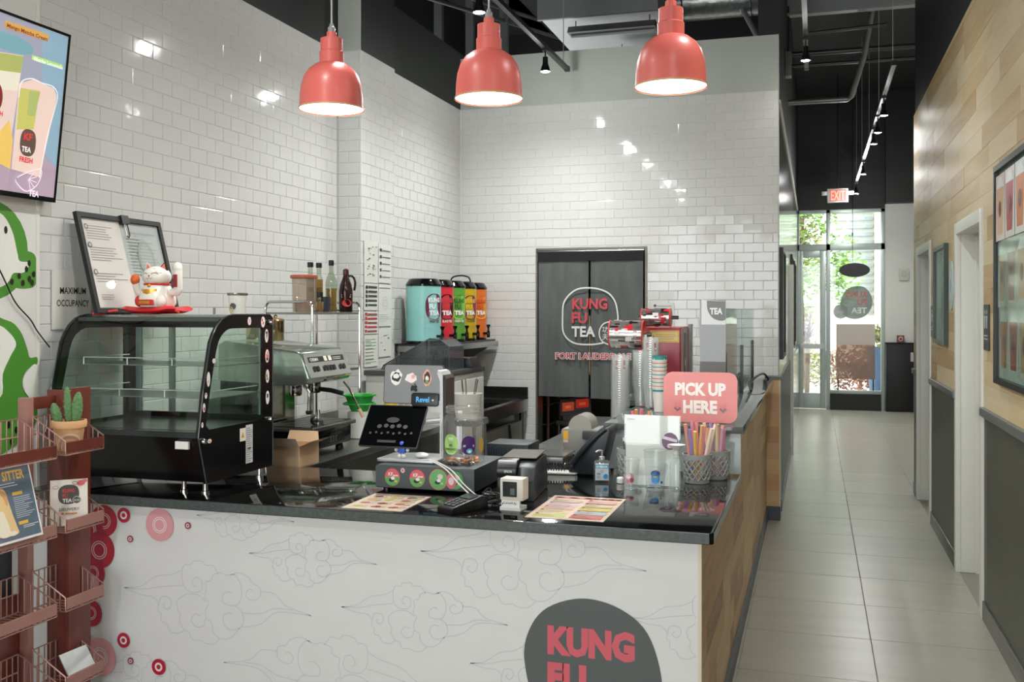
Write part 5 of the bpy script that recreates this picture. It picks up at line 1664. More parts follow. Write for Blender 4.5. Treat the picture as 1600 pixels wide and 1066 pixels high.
for x in (-0.27, 0.27):
    for y in (-0.62, 0.62):
        MB().cyl((x, y, 0), (x, y, 0.87), 0.02, 10).build('leg', STEEL, sk)
MB().box(0.02, 0.28, -0.62, 0.62, 0.05, 0.72).build('under_cabinet', mat('sink_cabinet', '#7b7c74', 0.4), sk)
MB().tube(smooth_path([(0.283, 0.2, 0.72), (0.30, 0.22, 0.5), (0.30, 0.1, 0.42), (0.30, -0.2, 0.38)], 5), 0.012, 8).build('hose', BLACK, sk, smooth=True)
fc = MB().tube(smooth_path([(-0.22, 0.10, 0.9), (-0.22, 0.10, 1.10), (-0.20, 0.10, 1.20), (-0.12, 0.10, 1.235), (-0.05, 0.10, 1.20), (-0.035, 0.10, 1.14)], 6), 0.014, 10).build('faucet', CHROME, sk, smooth=True)
MB().cyl((-0.22, 0.10, 0.93), (-0.22, 0.19, 0.95), 0.009, 8).build('faucet_lever', CHROME, fc)
pn = thing('food_pan', 'clear food pan with a dark lid stacked by the sink faucet', 'pan', (-2.62, 6.98 + 0.12, 0.901))
MB().box(-0.10, 0.16, -0.12, 0.10, 0.0, 0.04).build('lower_pan', SD, pn)
MB().box(-0.10, 0.17, -0.12, 0.12, 0.09, 0.21).build('clear_pan', glass('milky_plastic'), pn)
MB().box(-0.12, 0.19, -0.14, 0.14, 0.21, 0.235).build('dark_lid', mat('navy_lid', '#23262c', 0.3), pn)
MB().box(-0.11, 0.18, -0.13, 0.13, 0.04, 0.09).build('black_pan', BLACK, pn)
ut = thing('utensil_tub', 'white plastic tub holding long metal utensils behind the tip jar', 'tub', (-2.13, 6.0, 0.97))
MB().lathe([(0.075, 0.0), (0.095, 0.16), (0.09, 0.16), (0.07, 0.006)], 24, cap1=False).build('tub', mat('tub_white'), ut, smooth=True)
for k, (a, b) in enumerate(((0.02, 0.12), (-0.03, 0.1), (0.05, 0.0), (-0.01, -0.08))):
    MB().cyl((a * 0.5, b * 0.4, 0.01), (a * 1.4, b * 0.8, 0.25), 0.005, 6).build('utensil', CHROME, ut)
stn = thing('steel_stand', 'narrow steel stand beside the ice machine', 'stand', (-2.36, 6.32, 0))
stn.location = (-2.09, 6.0, 0)
MB().box(-0.14, 0.06, -0.12, 0.12, 0.93, 0.969).build('top', STEEL, stn)
for x in (-0.13, 0.03):
    for y in (-0.11, 0.09):
        MB().box(x, x + 0.02, y, y + 0.02, 0, 0.93).build('leg', STEEL, stn)

# ================================================================== DOORWAY CURTAIN
CUR = mat('charcoal_cloth', '#5a5e5c', 0.85, var=0.18, scale=5, stretch=(3, 1, 0.6))
cur = thing('door_curtain', 'charcoal split curtain with tea shop logo hanging in the doorway', 'curtain', (-1.83, 8.27, 0))
def cloth(x0, x1, z0, z1, amp, ph, nx=36, nz=14):
    vs, fs = [], []
    for j in range(nz + 1):
        t = j / nz
        for i in range(nx + 1):
            u = i / nx
            x = x0 + (x1 - x0) * u
            a = amp * (1 - t * 0.75)
            y = a * (math.sin(u * 9 + ph) * 0.6 + math.sin(u * 21 + ph * 2 + t) * 0.3)
            vs.append((x, y, z0 + (z1 - z0) * t))
    for j in range(nz):
        for i in range(nx):
            a = j * (nx + 1) + i
            fs.append((a, a + 1, a + nx + 2, a + nx + 1))
    return MB().add(vs, fs)
cloth(-0.455, -0.012, 0.925, 2.10, 0.018, 0.5).build('left_panel', CUR, cur, smooth=True)
cloth(0.006, 0.455, 0.915, 2.10, 0.018, 2.2).build('right_panel', CUR, cur, smooth=True)
MB().box(-0.46, 0.46, -0.012, 0.012, 2.09, 2.165).build('header', mat('black_cloth', '#151616', 0.85), cur)
MB().cyl((-0.472, 0, 2.172), (0.464, 0, 2.172), 0.008, 8).build('rod', STEEL, cur)
A = Art(0.0004)
RC = '#c8434c'
A.line(smooth_path([(-0.235, 1.60), (-0.22, 1.74), (-0.12, 1.84), (0.02, 1.856), (0.15, 1.82), (0.22, 1.74), (0.245, 1.62), (0.24, 1.57)], 6) , 0.013, '#dcdcd8')
A.line(smooth_path([(-0.235, 1.60), (-0.225, 1.47), (-0.14, 1.39), (0.0, 1.375), (0.12, 1.39)], 6), 0.013, '#dcdcd8')
A.line(smooth_path([(0.20, 1.575), (0.12, 1.55), (0.085, 1.48), (0.11, 1.405), (0.2, 1.37), (0.3, 1.38), (0.37, 1.43), (0.38, 1.5), (0.33, 1.56), (0.26, 1.58)], 6, True), 0.010, '#dcdcd8')
A.text('KUNG', -0.15, 1.675, 0.095, RC, 0.305, 0.03)
A.text('FU', -0.155, 1.555, 0.095, RC, 0.135, 0.03)
A.text('TEA', -0.155, 1.44, 0.09, '#dcdcd8', 0.205, 0.03)
A.text('功', 0.11, 1.475, 0.055, '#e6e6e2', 0.055)
A.text('夫', 0.11, 1.415, 0.055, '#e6e6e2', 0.055)
A.text('茶', 0.19, 1.475, 0.06, '#e6e6e2', 0.06)
A.text('FORT LAUDERDALE', -0.30, 1.245, 0.062, '#dcdcd8', 0.66, 0.075)
A.text('FORT LAUDERDALE', -0.293, 1.25, 0.052, '#c03a44', 0.646, 0.02)
A.build('logo_print', INK, cur, frame((0, -0.02, 0), (1, 0, 0), (0, 0, 1)))
MB().box(-0.003, 0.004, -0.016, -0.012, 1.12, 1.62).build('gold_edge', mat('tan_tape', '#a58a58', 0.5), cur)

# things in the kitchen behind
kt = thing('kitchen_table', 'two tier steel prep table seen under the curtain', 'table', (-1.75, 9.25, 0))
MB().box(-0.55, 0.5, -0.3, 0.4, 0.6, 0.64).build('top', STEEL, kt)
MB().box(-0.55, 0.5, -0.3, 0.4, 0.2, 0.23).build('lower_shelf', STEEL, kt)
for x in (-0.53, 0.46):
    for y in (-0.28, 0.36):
        MB().cyl((x, y, 0), (x, y, 0.6), 0.02, 10).build('leg', STEEL, kt)
wk = thing('wire_rack', 'bronze wire storage rack standing inside the kitchen doorway', 'rack', (-2.36, 9.0, 0))
MB().tube([(0.02, -0.2, 0), (0.02, -0.2, 1.1)], 0.014, 8).build('post', WB, wk)
MB().tube([(0.02, 0.25, 0), (0.02, 0.25, 1.1)], 0.014, 8).build('post', WB, wk)
for z in (0.25, 0.45, 0.62, 0.8, 1.0):
    MB().tube([(-0.2, -0.2, z), (0.03, -0.2, z), (0.03, 0.25, z)], 0.007, 6).build('rail', WB, wk)
sc_ = thing('kitchen_scale', 'grey kitchen scale with two red lit displays', 'scale', (-2.12, 9.1, 0.641))
MB().box(-0.13, 0.13, -0.1, 0.16, 0.0, 0.07).build('body', mat('scale_grey', '#9a9690', 0.4), sc_, bevel=0.006)
Mk = frame((-0.14, -0.16, 0.06), (1, 0.12, 0.12), (-0.05, 0.35, 0.4))
MB().prism([(0, 0), (0.29, 0), (0.29, 0.17), (0, 0.17)], -0.02, 0, Mk).build('display_head', mat('scale_grey'), sc_)
A = Art(0.0006)
A.rect(0.02, 0.03, 0.13, 0.13, '#d8543a')
A.rect(0.15, 0.05, 0.27, 0.15, '#d23a2a')
A.rect(0.05, 0.06, 0.10, 0.09, '#e88a5a')
A.rect(0.18, 0.08, 0.24, 0.11, '#e8704a')
A.build('display_print', print_mat('lit_display', 0.3, emit=0.4), sc_, Mk)
for i, (x, y, c, lab) in enumerate(((-1.95, 9.2, '#8a2a28', 'red patterned food tin on the lower kitchen shelf'), (-1.70, 9.25, '#3a3c3e', 'dark storage tub on the lower kitchen shelf'), (-1.45, 9.25, '#7a2c2c', 'maroon storage tub on the lower kitchen shelf'))):
    tag(MB().lathe([(0.085, 0), (0.09, 0.005), (0.095, 0.2), (0.1, 0.205), (0.1, 0.22), (0.06, 0.23)], 22).build('storage_tub', mat('tub_%d' % i, c, 0.4, var=0.2, scale=40), loc=(x, y, 0.231), smooth=True), lab, 'tub')
mx = thing('blender_base', 'black countertop mixer on the kitchen table', 'mixer', (-1.58, 9.3, 0.641))
MB().box(-0.1, 0.1, -0.1, 0.1, 0, 0.12).build('base', BLACK, mx, bevel=0.01)
MB().cyl((0.0, 0.05, 0.12), (0.0, 0.05, 0.36), 0.03, 12).build('column', BLACK, mx)
MB().box(-0.12, 0.12, -0.14, 0.1, 0.30, 0.42).build('head', mat('dark_grey_plastic', '#3c3e3f', 0.4), mx, bevel=0.02)
pl_ = thing('steel_bowl', 'shallow steel bowl on the kitchen table beside the scale', 'bowl', (-1.85, 9.0, 0.641))
MB().lathe([(0.06, 0), (0.1, 0.03), (0.12, 0.06), (0.115, 0.06), (0.06, 0.008)], 26, cap1=False).build('bowl', STEEL, pl_, smooth=True)

# ================================================================== POINT OF SALE
dw = thing('cash_drawer', 'dark grey cash drawer with round panda stickers on the black worktop', 'cash drawer', (-1.52, 3.95, CZ))
DG = mat('drawer_grey', '#3b4143', 0.4, var=0.05)
MB().box(-0.215, 0.215, -0.19, 0.20, 0.012, 0.105).build('body', DG, dw, bevel=0.004)
MB().box(-0.215, 0.215, -0.194, -0.19, 0.016, 0.10).build('drawer_front', mat('drawer_front', '#4a5254', 0.35), dw)
for x in (-0.18, 0.18):
    for y in (-0.16, 0.17):
        MB().cyl((x, y, 0), (x, y, 0.012), 0.015, 10).build('foot', BLACK, dw)
MF = frame((0, -0.1945, 0.058), (1, 0, 0), (0, 0, 1))
for i, (x, top_, bot, rim) in enumerate(((-0.14, '#d8646c', '#5fae62', '#8a3a40'), (-0.03, '#d8646c', '#5fae62', '#8a3a40'), (0.062, '#62b068', '#62b068', '#c87a58'), (0.135, '#5fae62', '#5fae62', '#3a7a44'))):
    A = Art(0.00012)
    r = 0.036 if i != 2 else 0.040
    A.ell(x, 0, r, r * 1.08, rim, 30)
    q = r * 0.92
    A.poly([(x + q * math.cos(R(a)), q * 1.08 * math.sin(R(a))) for a in range(0, 181, 12)], top_)
    A.poly([(x + q * math.cos(R(a)), q * 1.08 * math.sin(R(a))) for a in range(180, 361, 12)], bot)
    A.ell(x - 0.004, -0.012, 0.012, 0.008, '#2a2a2a', 14)
    A.ell(x + 0.002, -0.004, 0.009, 0.007, '#eeeae4', 14)
    if i < 2:
        A.text('KF', x - 0.018, 0.006, 0.014, '#f2eee8', 0.02, 0.03)
        A.rect(x + 0.002, 0.004, x + 0.026, 0.010, '#f2d8d8')
    else:
        A.ell(x + 0.008, 0.012, 0.012, 0.011, '#e8d0c8', 14)
    A.ell(x + 0.016, -0.016, 0.006, 0.005, '#d8c060', 10)
    A.build('round_sticker', INK, dw, MF)
A = Art(0.00012)
A.ell(0.118, -0.004, 0.022, 0.032, '#d87880', 20)
A.ell(0.118, -0.004, 0.012, 0.016, '#efd6d2', 14)
A.ell(-0.093, 0.03, 0.009, 0.010, '#e8d0cc', 14)
A.ell(-0.093, 0.03, 0.005, 0.006, '#c87a78', 10)
A.build('small_sticker', INK, dw, frame((0, -0.196, 0.058), (1, 0, 0), (0, 0, 1)))

# tablet stand with two screens
SIL = mat('silver_aluminium', '#c6c8c8', 0.3, 0.7)
st = thing('tablet_stand', 'silver point of sale stand with tablet and customer screen', 'tablet stand', (-1.60, 3.95, CZ + 0.1055))
bp = rrect(-0.17, -0.12, 0.10, 0.09, 0.02)
MB().prism(bp, 0.002, 0.014, None).build('base_plate', SIL, st, bevel=0.003)
MB().prism([(0.085, 0.002), (0.10, 0.002), (0.098, 0.365), (0.09, 0.38), (0.075, 0.385), (0.073, 0.37), (0.085, 0.34)], -0.03, 0.07, frame((0, 0, 0), (1, 0, 0), (0, 0, 1)) @ Matrix.Scale(-1, 4, (0, 0, 1))).build('upright', SIL, st)
MB().prism([(0.10, 0.03), (0.108, 0.03), (0.108, 0.35), (0.10, 0.365)], -0.02, 0.085, frame((0, 0, 0), (1, 0, 0), (0, 0, 1)) @ Matrix.Scale(-1, 4, (0, 0, 1))).build('upright_back', mat('brown_back', '#3a2a24', 0.4), st)
# tablet seen from its back, leaning toward staff
Mt = frame((-0.215, 0.03, 0.20), (1, 0.02, 0), (-0.06, -0.12, 1))
Mt = frame((-0.205, 0.045, 0.235), (1, 0.0, 0), (-0.08, 0.10, 1))
tbk = MB().prism(rrect(0, 0, 0.272, 0.165, 0.012), -0.004, 0.004, Mt).build('tablet', mat('space_grey', '#8d8f91', 0.3, 0.6), st)
MB().ring(rrect(-0.003, -0.003, 0.275, 0.168, 0.013), rrect(0.002, 0.002, 0.27, 0.163, 0.011), -0.006, 0.003, Mt).build('tablet_edge', mat('edge_black', '#2a2622', 0.3), tbk)
A = Art(0.0003)
def blob(cx, cy, rx, ry, col, seed, n=14):
    rg = random.Random(seed)
    A.poly(smooth_path([(cx + rx * (1 + rg.uniform(-.2, .2)) * math.cos(2 * PI * k / n), cy + ry * (1 + rg.uniform(-.2, .2)) * math.sin(2 * PI * k / n)) for k in range(n)], 3, True), col)
blob(0.055, 0.11, 0.028, 0.034, '#f0eeea', 1)
blob(0.055, 0.112, 0.019, 0.022, '#2c2c2c', 2)
blob(0.055, 0.116, 0.014, 0.011, '#f0eeea', 3)
blob(0.125, 0.11, 0.028, 0.020, '#f2e4e0', 4)
blob(0.135, 0.115, 0.010, 0.010, '#e2b0ac', 5)
blob(0.2, 0.11, 0.019, 0.034, '#e8a898', 6)
blob(0.2, 0.11, 0.015, 0.029, '#3a2a26', 7)
blob(0.2, 0.108, 0.009, 0.012, '#ede4d8', 8)
blob(0.2, 0.094, 0.008, 0.009, '#6a9a5a', 9)
A.poly(smooth_path([(0.138, 0.056), (0.128, 0.052), (0.126, 0.066), (0.132, 0.078), (0.141, 0.076), (0.150, 0.078), (0.156, 0.072), (0.152, 0.065), (0.157, 0.058), (0.150, 0.050)], 3, True), '#1a1a1a')
A.ell(0.1445, 0.082, 0.0022, 0.005, '#1a1a1a', 10, -0.5)
A.build('stickers', INK, tbk, Mt @ Matrix.Translation((0, 0, 0.0042)))
rv = MB().prism(rrect(0.138, -0.012, 0.262, 0.046, 0.012), 0.005, 0.028, Mt).build('card_reader', mat('reader_black', '#15191b', 0.3), st, bevel=0.003)
A = Art(0.0003)
A.text('Revel', 0.162, 0.005, 0.024, '#4aa8e0', 0.06, 0.02)
A.rect(0.235, 0.012, 0.243, 0.018, '#c8ccd0')
A.build('lettering', print_mat('lit_letters', 0.3, emit=0.5), rv, Mt @ Matrix.Translation((0, 0, 0.0285)))
# customer screen tilted up toward the guest
Mq = frame((-0.262, -0.10, 0.062), (1, 0, 0), (0.0, 0.13, 0.165))
sc2 = [(0, 0), (0.268, -0.005), (0.295, 0.17), (0.0, 0.175)]
sq = MB().prism(rrect(0, 0, 0.270, 0.208, 0.008), -0.008, 0.0, Mq).build('customer_screen', mat('screen_shell', '#3a3c3e', 0.3), st)
MB().prism(rrect(0.003, 0.003, 0.267, 0.205, 0.006), 0.0, 0.001, Mq).build('screen_face', mat('dark_screen', '#050607', 0.12), sq)
A = Art(0.0003)
for k in range(8):
    A.ell(0.04 + k * 0.027, 0.065 + 0.004 * (k % 2), 0.006, 0.006, '#3a3838', 10)
for k in range(5):
    A.ell(0.075 + k * 0.03, 0.098 + 0.004 * (k % 2), 0.011, 0.010, '#3e3a39', 12)
A.rect(0.085, 0.018, 0.17, 0.03, '#343434')
A.ell(0.13, 0.13, 0.03, 0.014, '#2e2c2c', 14)
A.build('screen_print', INK, sq, Mq @ Matrix.Translation((0, 0, 0.0011)))
MB().tube([(-0.08, 0.0, 0.15), (0.08, 0.02, 0.17)], 0.012, 8).build('screen_arm', SIL, st)
MB().box(0.02, 0.09, 0.03, 0.05, 0.20, 0.25).build('tablet_arm', SIL, st)
fgn = thing('toy_figure', 'tiny blue and white toy on the silver stand', 'toy', (-1.665, 3.87, CZ + 0.1200))
BLU = mat('toy_blue', '#3a5ed0', 0.4)
MB().cbox((0, 0, 0.036), (0.03, 0.022, 0.03)).build('body', BLU, fgn, bevel=0.005)
MB().ball((0, 0, 0.058), 0.014, 12, 8).build('head', BLU, fgn, smooth=True)
for s in (-1, 1):
    MB().ball((s * 0.026, -0.004, 0.035), 0.008, 10, 6).build('hand', WHITE, fgn, smooth=True)
    MB().ball((s * 0.010, -0.005, 0.0105), 0.0105, 10, 6).build('foot', WHITE, fgn, smooth=True)
tag(MB().ball((0, 0, 0.012), (0.032, 0.022, 0.012), 20, 8).build('computer_mouse', WHITE, loc=(-1.59, 3.90, CZ + 0.12), smooth=True), 'small white mouse lying on the silver stand', 'mouse')

# tip jar
tj = thing('tip_jar', 'big clear plastic tip jar with coins and round stickers', 'jar', (-1.405, 3.90, CZ + 0.1055))
tj.scale = (1.08, 1.08, 1.05)
JM = glass('jar_plastic', '#fafbfa', 0.10, rough=0.05, body=0.07, bodycol='#eceeec')
MB().lathe([(0.0, 0.003), (0.07, 0.003), (0.082, 0.012), (0.084, 0.03), (0.084, 0.15), (0.078, 0.175), (0.062, 0.195), (0.060, 0.2), (0.065, 0.204), (0.065, 0.222), (0.058, 0.232), (0.056, 0.235)], 40, cap1=False).build('jar', JM, tj, smooth=True)
for z in (0.205, 0.222):
    MB().tube([(0.066 * math.cos(2 * PI * k / 36), 0.066 * math.sin(2 * PI * k / 36), z) for k in range(36)], 0.0025, 6, True).build('neck_ring', JM, tj, smooth=True)
A = Art(0.0004)
A.sup(-0.052, 0.085, 0.030, 0.040, '#a6d478', 2.3)
A.text('TIPS', -0.052, 0.10, 0.012, '#e8f2dc', 0.024, 0.03, align='C')
A.text('ARE', -0.052, 0.078, 0.008, '#3c5a2a', 0.014, 0.02, align='C')
A.text('APPRECIATED', -0.052, 0.062, 0.008, '#3c5a2a', 0.05, 0.02, align='C')
A.sup(0.018, 0.082, 0.027, 0.036, '#4a2c6a', 2.2)
A.poly([(-0.006, 0.088), (0.042, 0.098), (0.042, 0.110), (-0.004, 0.105)], '#7a2438')
A.rect(-0.002, 0.076, 0.04, 0.084, '#a8c8b0')
A.ell(0.022, 0.06, 0.012, 0.010, '#68b8d0', 14)
A.ell(0.022, 0.058, 0.006, 0.005, '#f0f0ee', 10)
A.ell(0.075, 0.08, 0.014, 0.03, '#d8b050', 16)
A.build('stickers', INK, tj, fn=wrap(0, 0, 0.0848, R(-68)))
rg = random.Random(3)
COIN = [mat('copper_coin', '#b0703c', 0.3, 0.8), mat('nickel_coin', '#b4aca0', 0.3, 0.8)]
cmsh = []
for m_ in COIN:
    me = MB().lathe([(0.0105, 0), (0.011, 0.0003), (0.011, 0.0014), (0.0105, 0.0017)], 16).mesh('coin')
    me.materials.append(m_)
    cmsh.append(me)
for k in range(70):
    a, q = rg.uniform(0, 2 * PI), 0.068 * math.sqrt(rg.random())
    o = link('coin', cmsh[0 if rg.random() < 0.7 else 1], None, (-1.405 + q * math.cos(a), 3.90 + q * math.sin(a), CZ + 0.1105 + 0.016 * rg.random()), (rg.uniform(-.5, .5), rg.uniform(-.5, .5), 0))
    tag(o, 'small coin lying in the bottom of the clear tip jar', 'coin', 'coins in the tip jar')

# receipt printer, scanner, card terminal
rp = thing('receipt_printer', 'black receipt printer standing behind the small white scanner', 'printer', (-1.13, 3.88, CZ), rotz=R(6))
MB().prism([(-0.19, 0.0), (0.19, 0.0), (0.19, 0.10), (0.15, 0.155), (-0.12, 0.155), (-0.165, 0.14), (-0.19, 0.10)], -0.075, 0.0, frame((0, 0, 0), (0, 1, 0), (0, 0, 1))).build('housing', mat('printer_black', '#1c1f21', 0.3), rp, bevel=0.004)
MB().prism([(-0.19, 0.0), (0.16, 0.0), (0.16, 0.09), (0.12, 0.145), (-0.10, 0.145), (-0.15, 0.13), (-0.19, 0.08)], 0.0, 0.07, frame((0, 0, 0), (0, 1, 0), (0, 0, 1))).build('side_unit', mat('printer_grey', '#2a2d30', 0.35), rp, bevel=0.006)
MB().cyl((-0.074, -0.155, 0.115), (0.0, -0.155, 0.115), 0.042, 20).build('front_roll_cover', mat('printer_black'), rp, smooth=True)
MB().box(-0.075, 0.065, -0.10, 0.14, 0.155, 0.158).build('top_cover', mat('printer_brown', '#4a4038', 0.35), rp)
A = Art(0.0003)
A.text('EPSON', -0.045, 0.112, 0.010, '#d8d8d8', 0.03, 0.02)
A.build('lettering', INK, rp, frame((0, -0.1985, 0.0), (1, 0, 0), (0, 0, 1)))
ls = thing('code_scanner', 'white cube scanner with a dark window reading LevelUp', 'scanner', (-1.08, 3.535, CZ), rotz=R(-4))
MB().box(-0.04, 0.042, -0.02, 0.05, 0.0, 0.012).build('foot_plate', WHITE, ls)
MB().box(-0.036, 0.036, -0.012, 0.0, 0.012, 0.04).build('name_plate', WHITE, ls)
sh = MB().box(-0.042, 0.05, -0.014, 0.05, 0.036, 0.118).build('housing', mat('scanner_white', '#d6d0c4', 0.4), ls, bevel=0.006)
MB().box(-0.03, 0.026, -0.0152, -0.0135, 0.05, 0.106).build('window', mat('scanner_window', '#0d1214', 0.08), sh)
MB().box(0.0, 0.018, -0.016, -0.0152, 0.058, 0.082).build('lens', mat('lens_grey', '#56686a', 0.15), sh)
A = Art(0.0003)
A.text('LevelUp', -0.026, 0.020, 0.011, '#2a2c2e', 0.05, 0.01)
A.rect(-0.033, 0.020, -0.029, 0.027, '#2a2c2e')
A.build('lettering', INK, ls, frame((0, -0.0124, 0.0), (1, 0, 0), (0, 0, 1)))
ptm = thing('card_terminal', 'black handheld card terminal lying by the left menu', 'card terminal', (-1.25, 3.47, CZ), rotz=R(-28))
MB().prism([(-0.09, 0.0), (0.09, 0.0), (0.09, 0.045), (0.06, 0.052), (-0.085, 0.025), (-0.09, 0.018)], -0.042, 0.042, frame((0, 0, 0), (0, 1, 0), (0, 0, 1))).build('body', BLACK, ptm, bevel=0.006)
Mz = frame((0, -0.085, 0.026), (1, 0, 0), (0, 0.145, 0.027))
for a in range(4):
    for b in range(3):
        MB().prism(rrect(-0.03 + b * 0.022, 0.015 + a * 0.018, -0.014 + b * 0.022, 0.027 + a * 0.018, 0.003, 2), 0.0, 0.003, Mz).build('key', mat('key_grey', '#4a4e52', 0.4), ptm)
MB().prism(rrect(-0.032, 0.095, 0.032, 0.14, 0.003, 2), 0.0, 0.002, Mz).build('display', mat('terminal_lcd', '#3a4440', 0.15), ptm)
for k, pts in enumerate(([(-1.50, 3.76, 1.05), (-1.42, 3.735, 1.02), (-1.35, 3.70, 0.97), (-1.26, 3.64, 0.925), (-1.20, 3.60, 0.918), (-1.12, 3.62, 0.918)], [(-1.49, 3.765, 1.05), (-1.40, 3.74, 1.018), (-1.33, 3.71, 0.965), (-1.24, 3.655, 0.925), (-1.17, 3.63, 0.918), (-1.12, 3.65, 0.918)])):
    tag(MB().tube(smooth_path(pts, 6), 0.0028, 6).build('white_cable', mat('cable_white', '#d8d6d0', 0.4)), ['white cable draped over the cash drawer, nearer the jar', 'white cable draped over the cash drawer, next to its twin'][k], 'cable', 'white cables over the cash drawer')
rg = random.Random(9)
for k in range(7):
    P = [(-1.17 + rg.uniform(-.05, .05), 3.60 + rg.uniform(-.06, .06), CZ + 0.004 + 0.05 * rg.random()) for _ in range(6)]
    tag(MB().tube(smooth_path(P, 6), 0.003, 6).build('black_cable', BLACK), 'black cable in the tangle beside the white scanner', 'cable', 'tangled black cables beside the scanner')

# menus
def menu(name, lab, M, w, h, base, seed, bars):
    t = MB().prism([(0, 0), (w, 0), (w, h), (0, h)], 0.0, 0.0025).build(name, mat('menu_card', '#dcc7b2', 0.15), M=M)
    tag(t, lab, 'menu')
    A = Art(0.00006)
    A.rect(0.008, 0.008, w - 0.008, h - 0.008, base)
    rg = random.Random(seed)
    bars(A, w, h, rg)
    A.build('menu_print', GLOSSINK, t, Matrix.Translation((0, 0, 0.0025)))
def mbars1(A, w, h, rg):
    for r in range(4):
        for c in range(3):
            x0, y0 = 0.016 + c * (w - 0.03) / 3, 0.02 + r * (h - 0.05) / 4
            A.rect(x0, y0, x0 + (w - 0.03) / 3 - 0.01, y0 + (h - 0.05) / 4 - 0.02, rg.choice(['#dfcdb8', '#cfc89a', '#e2d2c0', '#d8d6a4']))
            A.ell(x0 + 0.03, y0 + 0.03, 0.022, 0.018, rg.choice(['#a85a4a', '#7a4a3a', '#b8a04a', '#8a3a38', '#c88a5a']), 12)
            A.lines(x0 + 0.05, y0 + 0.008, x0 + 0.08, y0 + 0.05, 4, '#8a6a5a', 0.3, 0.4)
    A.rect(0.016, h - 0.03, w - 0.016, h - 0.02, '#8a4a44')
def mbars2(A, w, h, rg):
    A.rect(0.012, h - 0.055, w - 0.012, h - 0.02, '#b06a60')
    for q in range(9):
        A.ell(0.03 + q * (w - 0.05) / 8, h - 0.036, 0.012, 0.010, rg.choice(['#5a2a2a', '#e0b0a0', '#3a2a2a']), 10)
    cols = [['#c8cf8a', '#e0cfa8', '#ddb9ac', '#e0c8d0', '#d8c0b0'], ['#d08078', '#b8c4c8', '#d8cc7a', '#e2cdb0', '#e0b8b0']]
    for c in range(2):
        y = 0.018
        for k in cols[c]:
            hh = (h - 0.09) / 5
            A.rect(0.016 + c * (w / 2 - 0.004), y, w / 2 - 0.006 + c * (w / 2 - 0.008), y + hh - 0.012, k)
            A.lines(0.022 + c * (w / 2 - 0.004), y + 0.008, w / 2 - 0.03 + c * (w / 2 - 0.03), y + hh - 0.018, 4, rg.choice(['#7a5a4a', '#a86a5a', '#8a7a4a']), 0.3, 0.4)
            A.ell(0.026 + c * (w / 2 - 0.004), y + hh - 0.01, 0.007, 0.007, '#9a4a40', 10)
            y += hh
menu('picture_menu', 'laminated picture menu in pink and green lying before the cash drawer', frame((-1.70, 3.375, CZ + 0.0005), (1, 0.005, 0), (0.08, 1, 0)), 0.245, 0.30, '#e3cfc0', 4, mbars1)
menu('drinks_menu', 'laminated drinks list with coloured sections lying before the sanitiser', frame((-0.995, 3.415, CZ + 0.0005), (1, 0.0, 0), (-0.03, 1, 0)), 0.288, 0.435, '#ead2c4', 5, mbars2)

# ================================================================== RIGHT END OF THE COUNTER
sn = thing('sanitizer_bottle', 'clear pump bottle of hand sanitiser with a blue label', 'bottle', (-0.885, 4.24, CZ))
MB().lathe([(0.033, 0), (0.036, 0.004), (0.036, 0.083), (0.028, 0.092), (0.012, 0.095), (0.012, 0.10)], 26).build('bottle', glass('jar_plastic'), sn, smooth=True)
MB().tube(smooth_path([(0, 0, 0.10), (0, 0, 0.128), (0, 0, 0.133), (-0.012, -0.008, 0.135), (-0.024, -0.014, 0.128)], 3), 0.004, 8).lathe([(0.013, 0.095), (0.013, 0.108), (0.006, 0.11)], 14).build('pump', mat('pump_silver', '#b0b0ac', 0.3, 0.4), sn, smooth=True)
A = Art(0.0003)
A.rect(-0.032, 0.008, 0.032, 0.082, '#dde6ea')
A.rect(-0.032, 0.060, 0.032, 0.076, '#58b8dc')
A.lines(-0.026, 0.063, 0.026, 0.073, 1, '#e8f4f8', 0.6, 0.2)
A.text('70%', -0.024, 0.034, 0.008, '#3a4448', 0.018, 0.02)
A.lines(-0.024, 0.018, -0.004, 0.03, 3, '#6a7478', 0.3, 0.3)
A.ell(0.016, 0.027, 0.011, 0.011, '#3a9ad0', 18)
A.circ(0, 0.05, 0.005, 0.002, '#58a8c8', 14)
A.build('label', INK, sn, fn=wrap(0, 0, 0.0365, R(-78)))
tag(MB().lathe([(0.013, 0), (0.016, 0.002), (0.016, 0.022), (0.012, 0.026)], 16).build('bottle_cap', WHITE, loc=(-0.80, 4.22, CZ), smooth=True), 'small white cap lying between sanitiser and lattice basket', 'cap')

# lattice baskets with straws
LG = mat('grey_lattice', '#9da19e', 0.4)
def lattice_basket(lab, x, y, z, r0=0.052, r1=0.062, h=0.125, m=LG):
    t = thing('lattice_basket', lab, 'basket', (x, y, z), group='lattice baskets on the counter')
    b = MB()
    n = 14
    rows = 5
    z0, z1 = 0.015, h - 0.02
    for k in range(n):
        for s in (1, -1):
            P = []
            for i in range(rows + 1):
                tt = i / rows
                a = 2 * PI * (k + s * i * 0.5) / n
                zz = z0 + (z1 - z0) * tt
                r = r0 + (r1 - r0) * zz / h
                P.append((r * math.cos(a), r * math.sin(a), zz))
            b.tube(P, 0.0042, 5)
    l = b.build('lattice', m, t, smooth=True)
    l['kind'] = 'stuff'
    MB().lathe([(r0 - 0.002, 0.0), (r0, 0.002), (r0 + 0.002, 0.018), (r0 - 0.002, 0.018)], 28).build('base', m, t)
    MB().lathe([(r1 - 0.005, h - 0.022), (r1 + 0.001, h - 0.022), (r1 + 0.003, h), (r1 - 0.003, h), (r1 - 0.005, h - 0.022)], 28, cap0=False, cap1=False).build('rim', m, t)
    return t
B1 = (-0.487, 4.335)
B2 = (-0.42, 4.47)
B3 = (-0.79, 4.42)
B4 = (-0.80, 4.70)
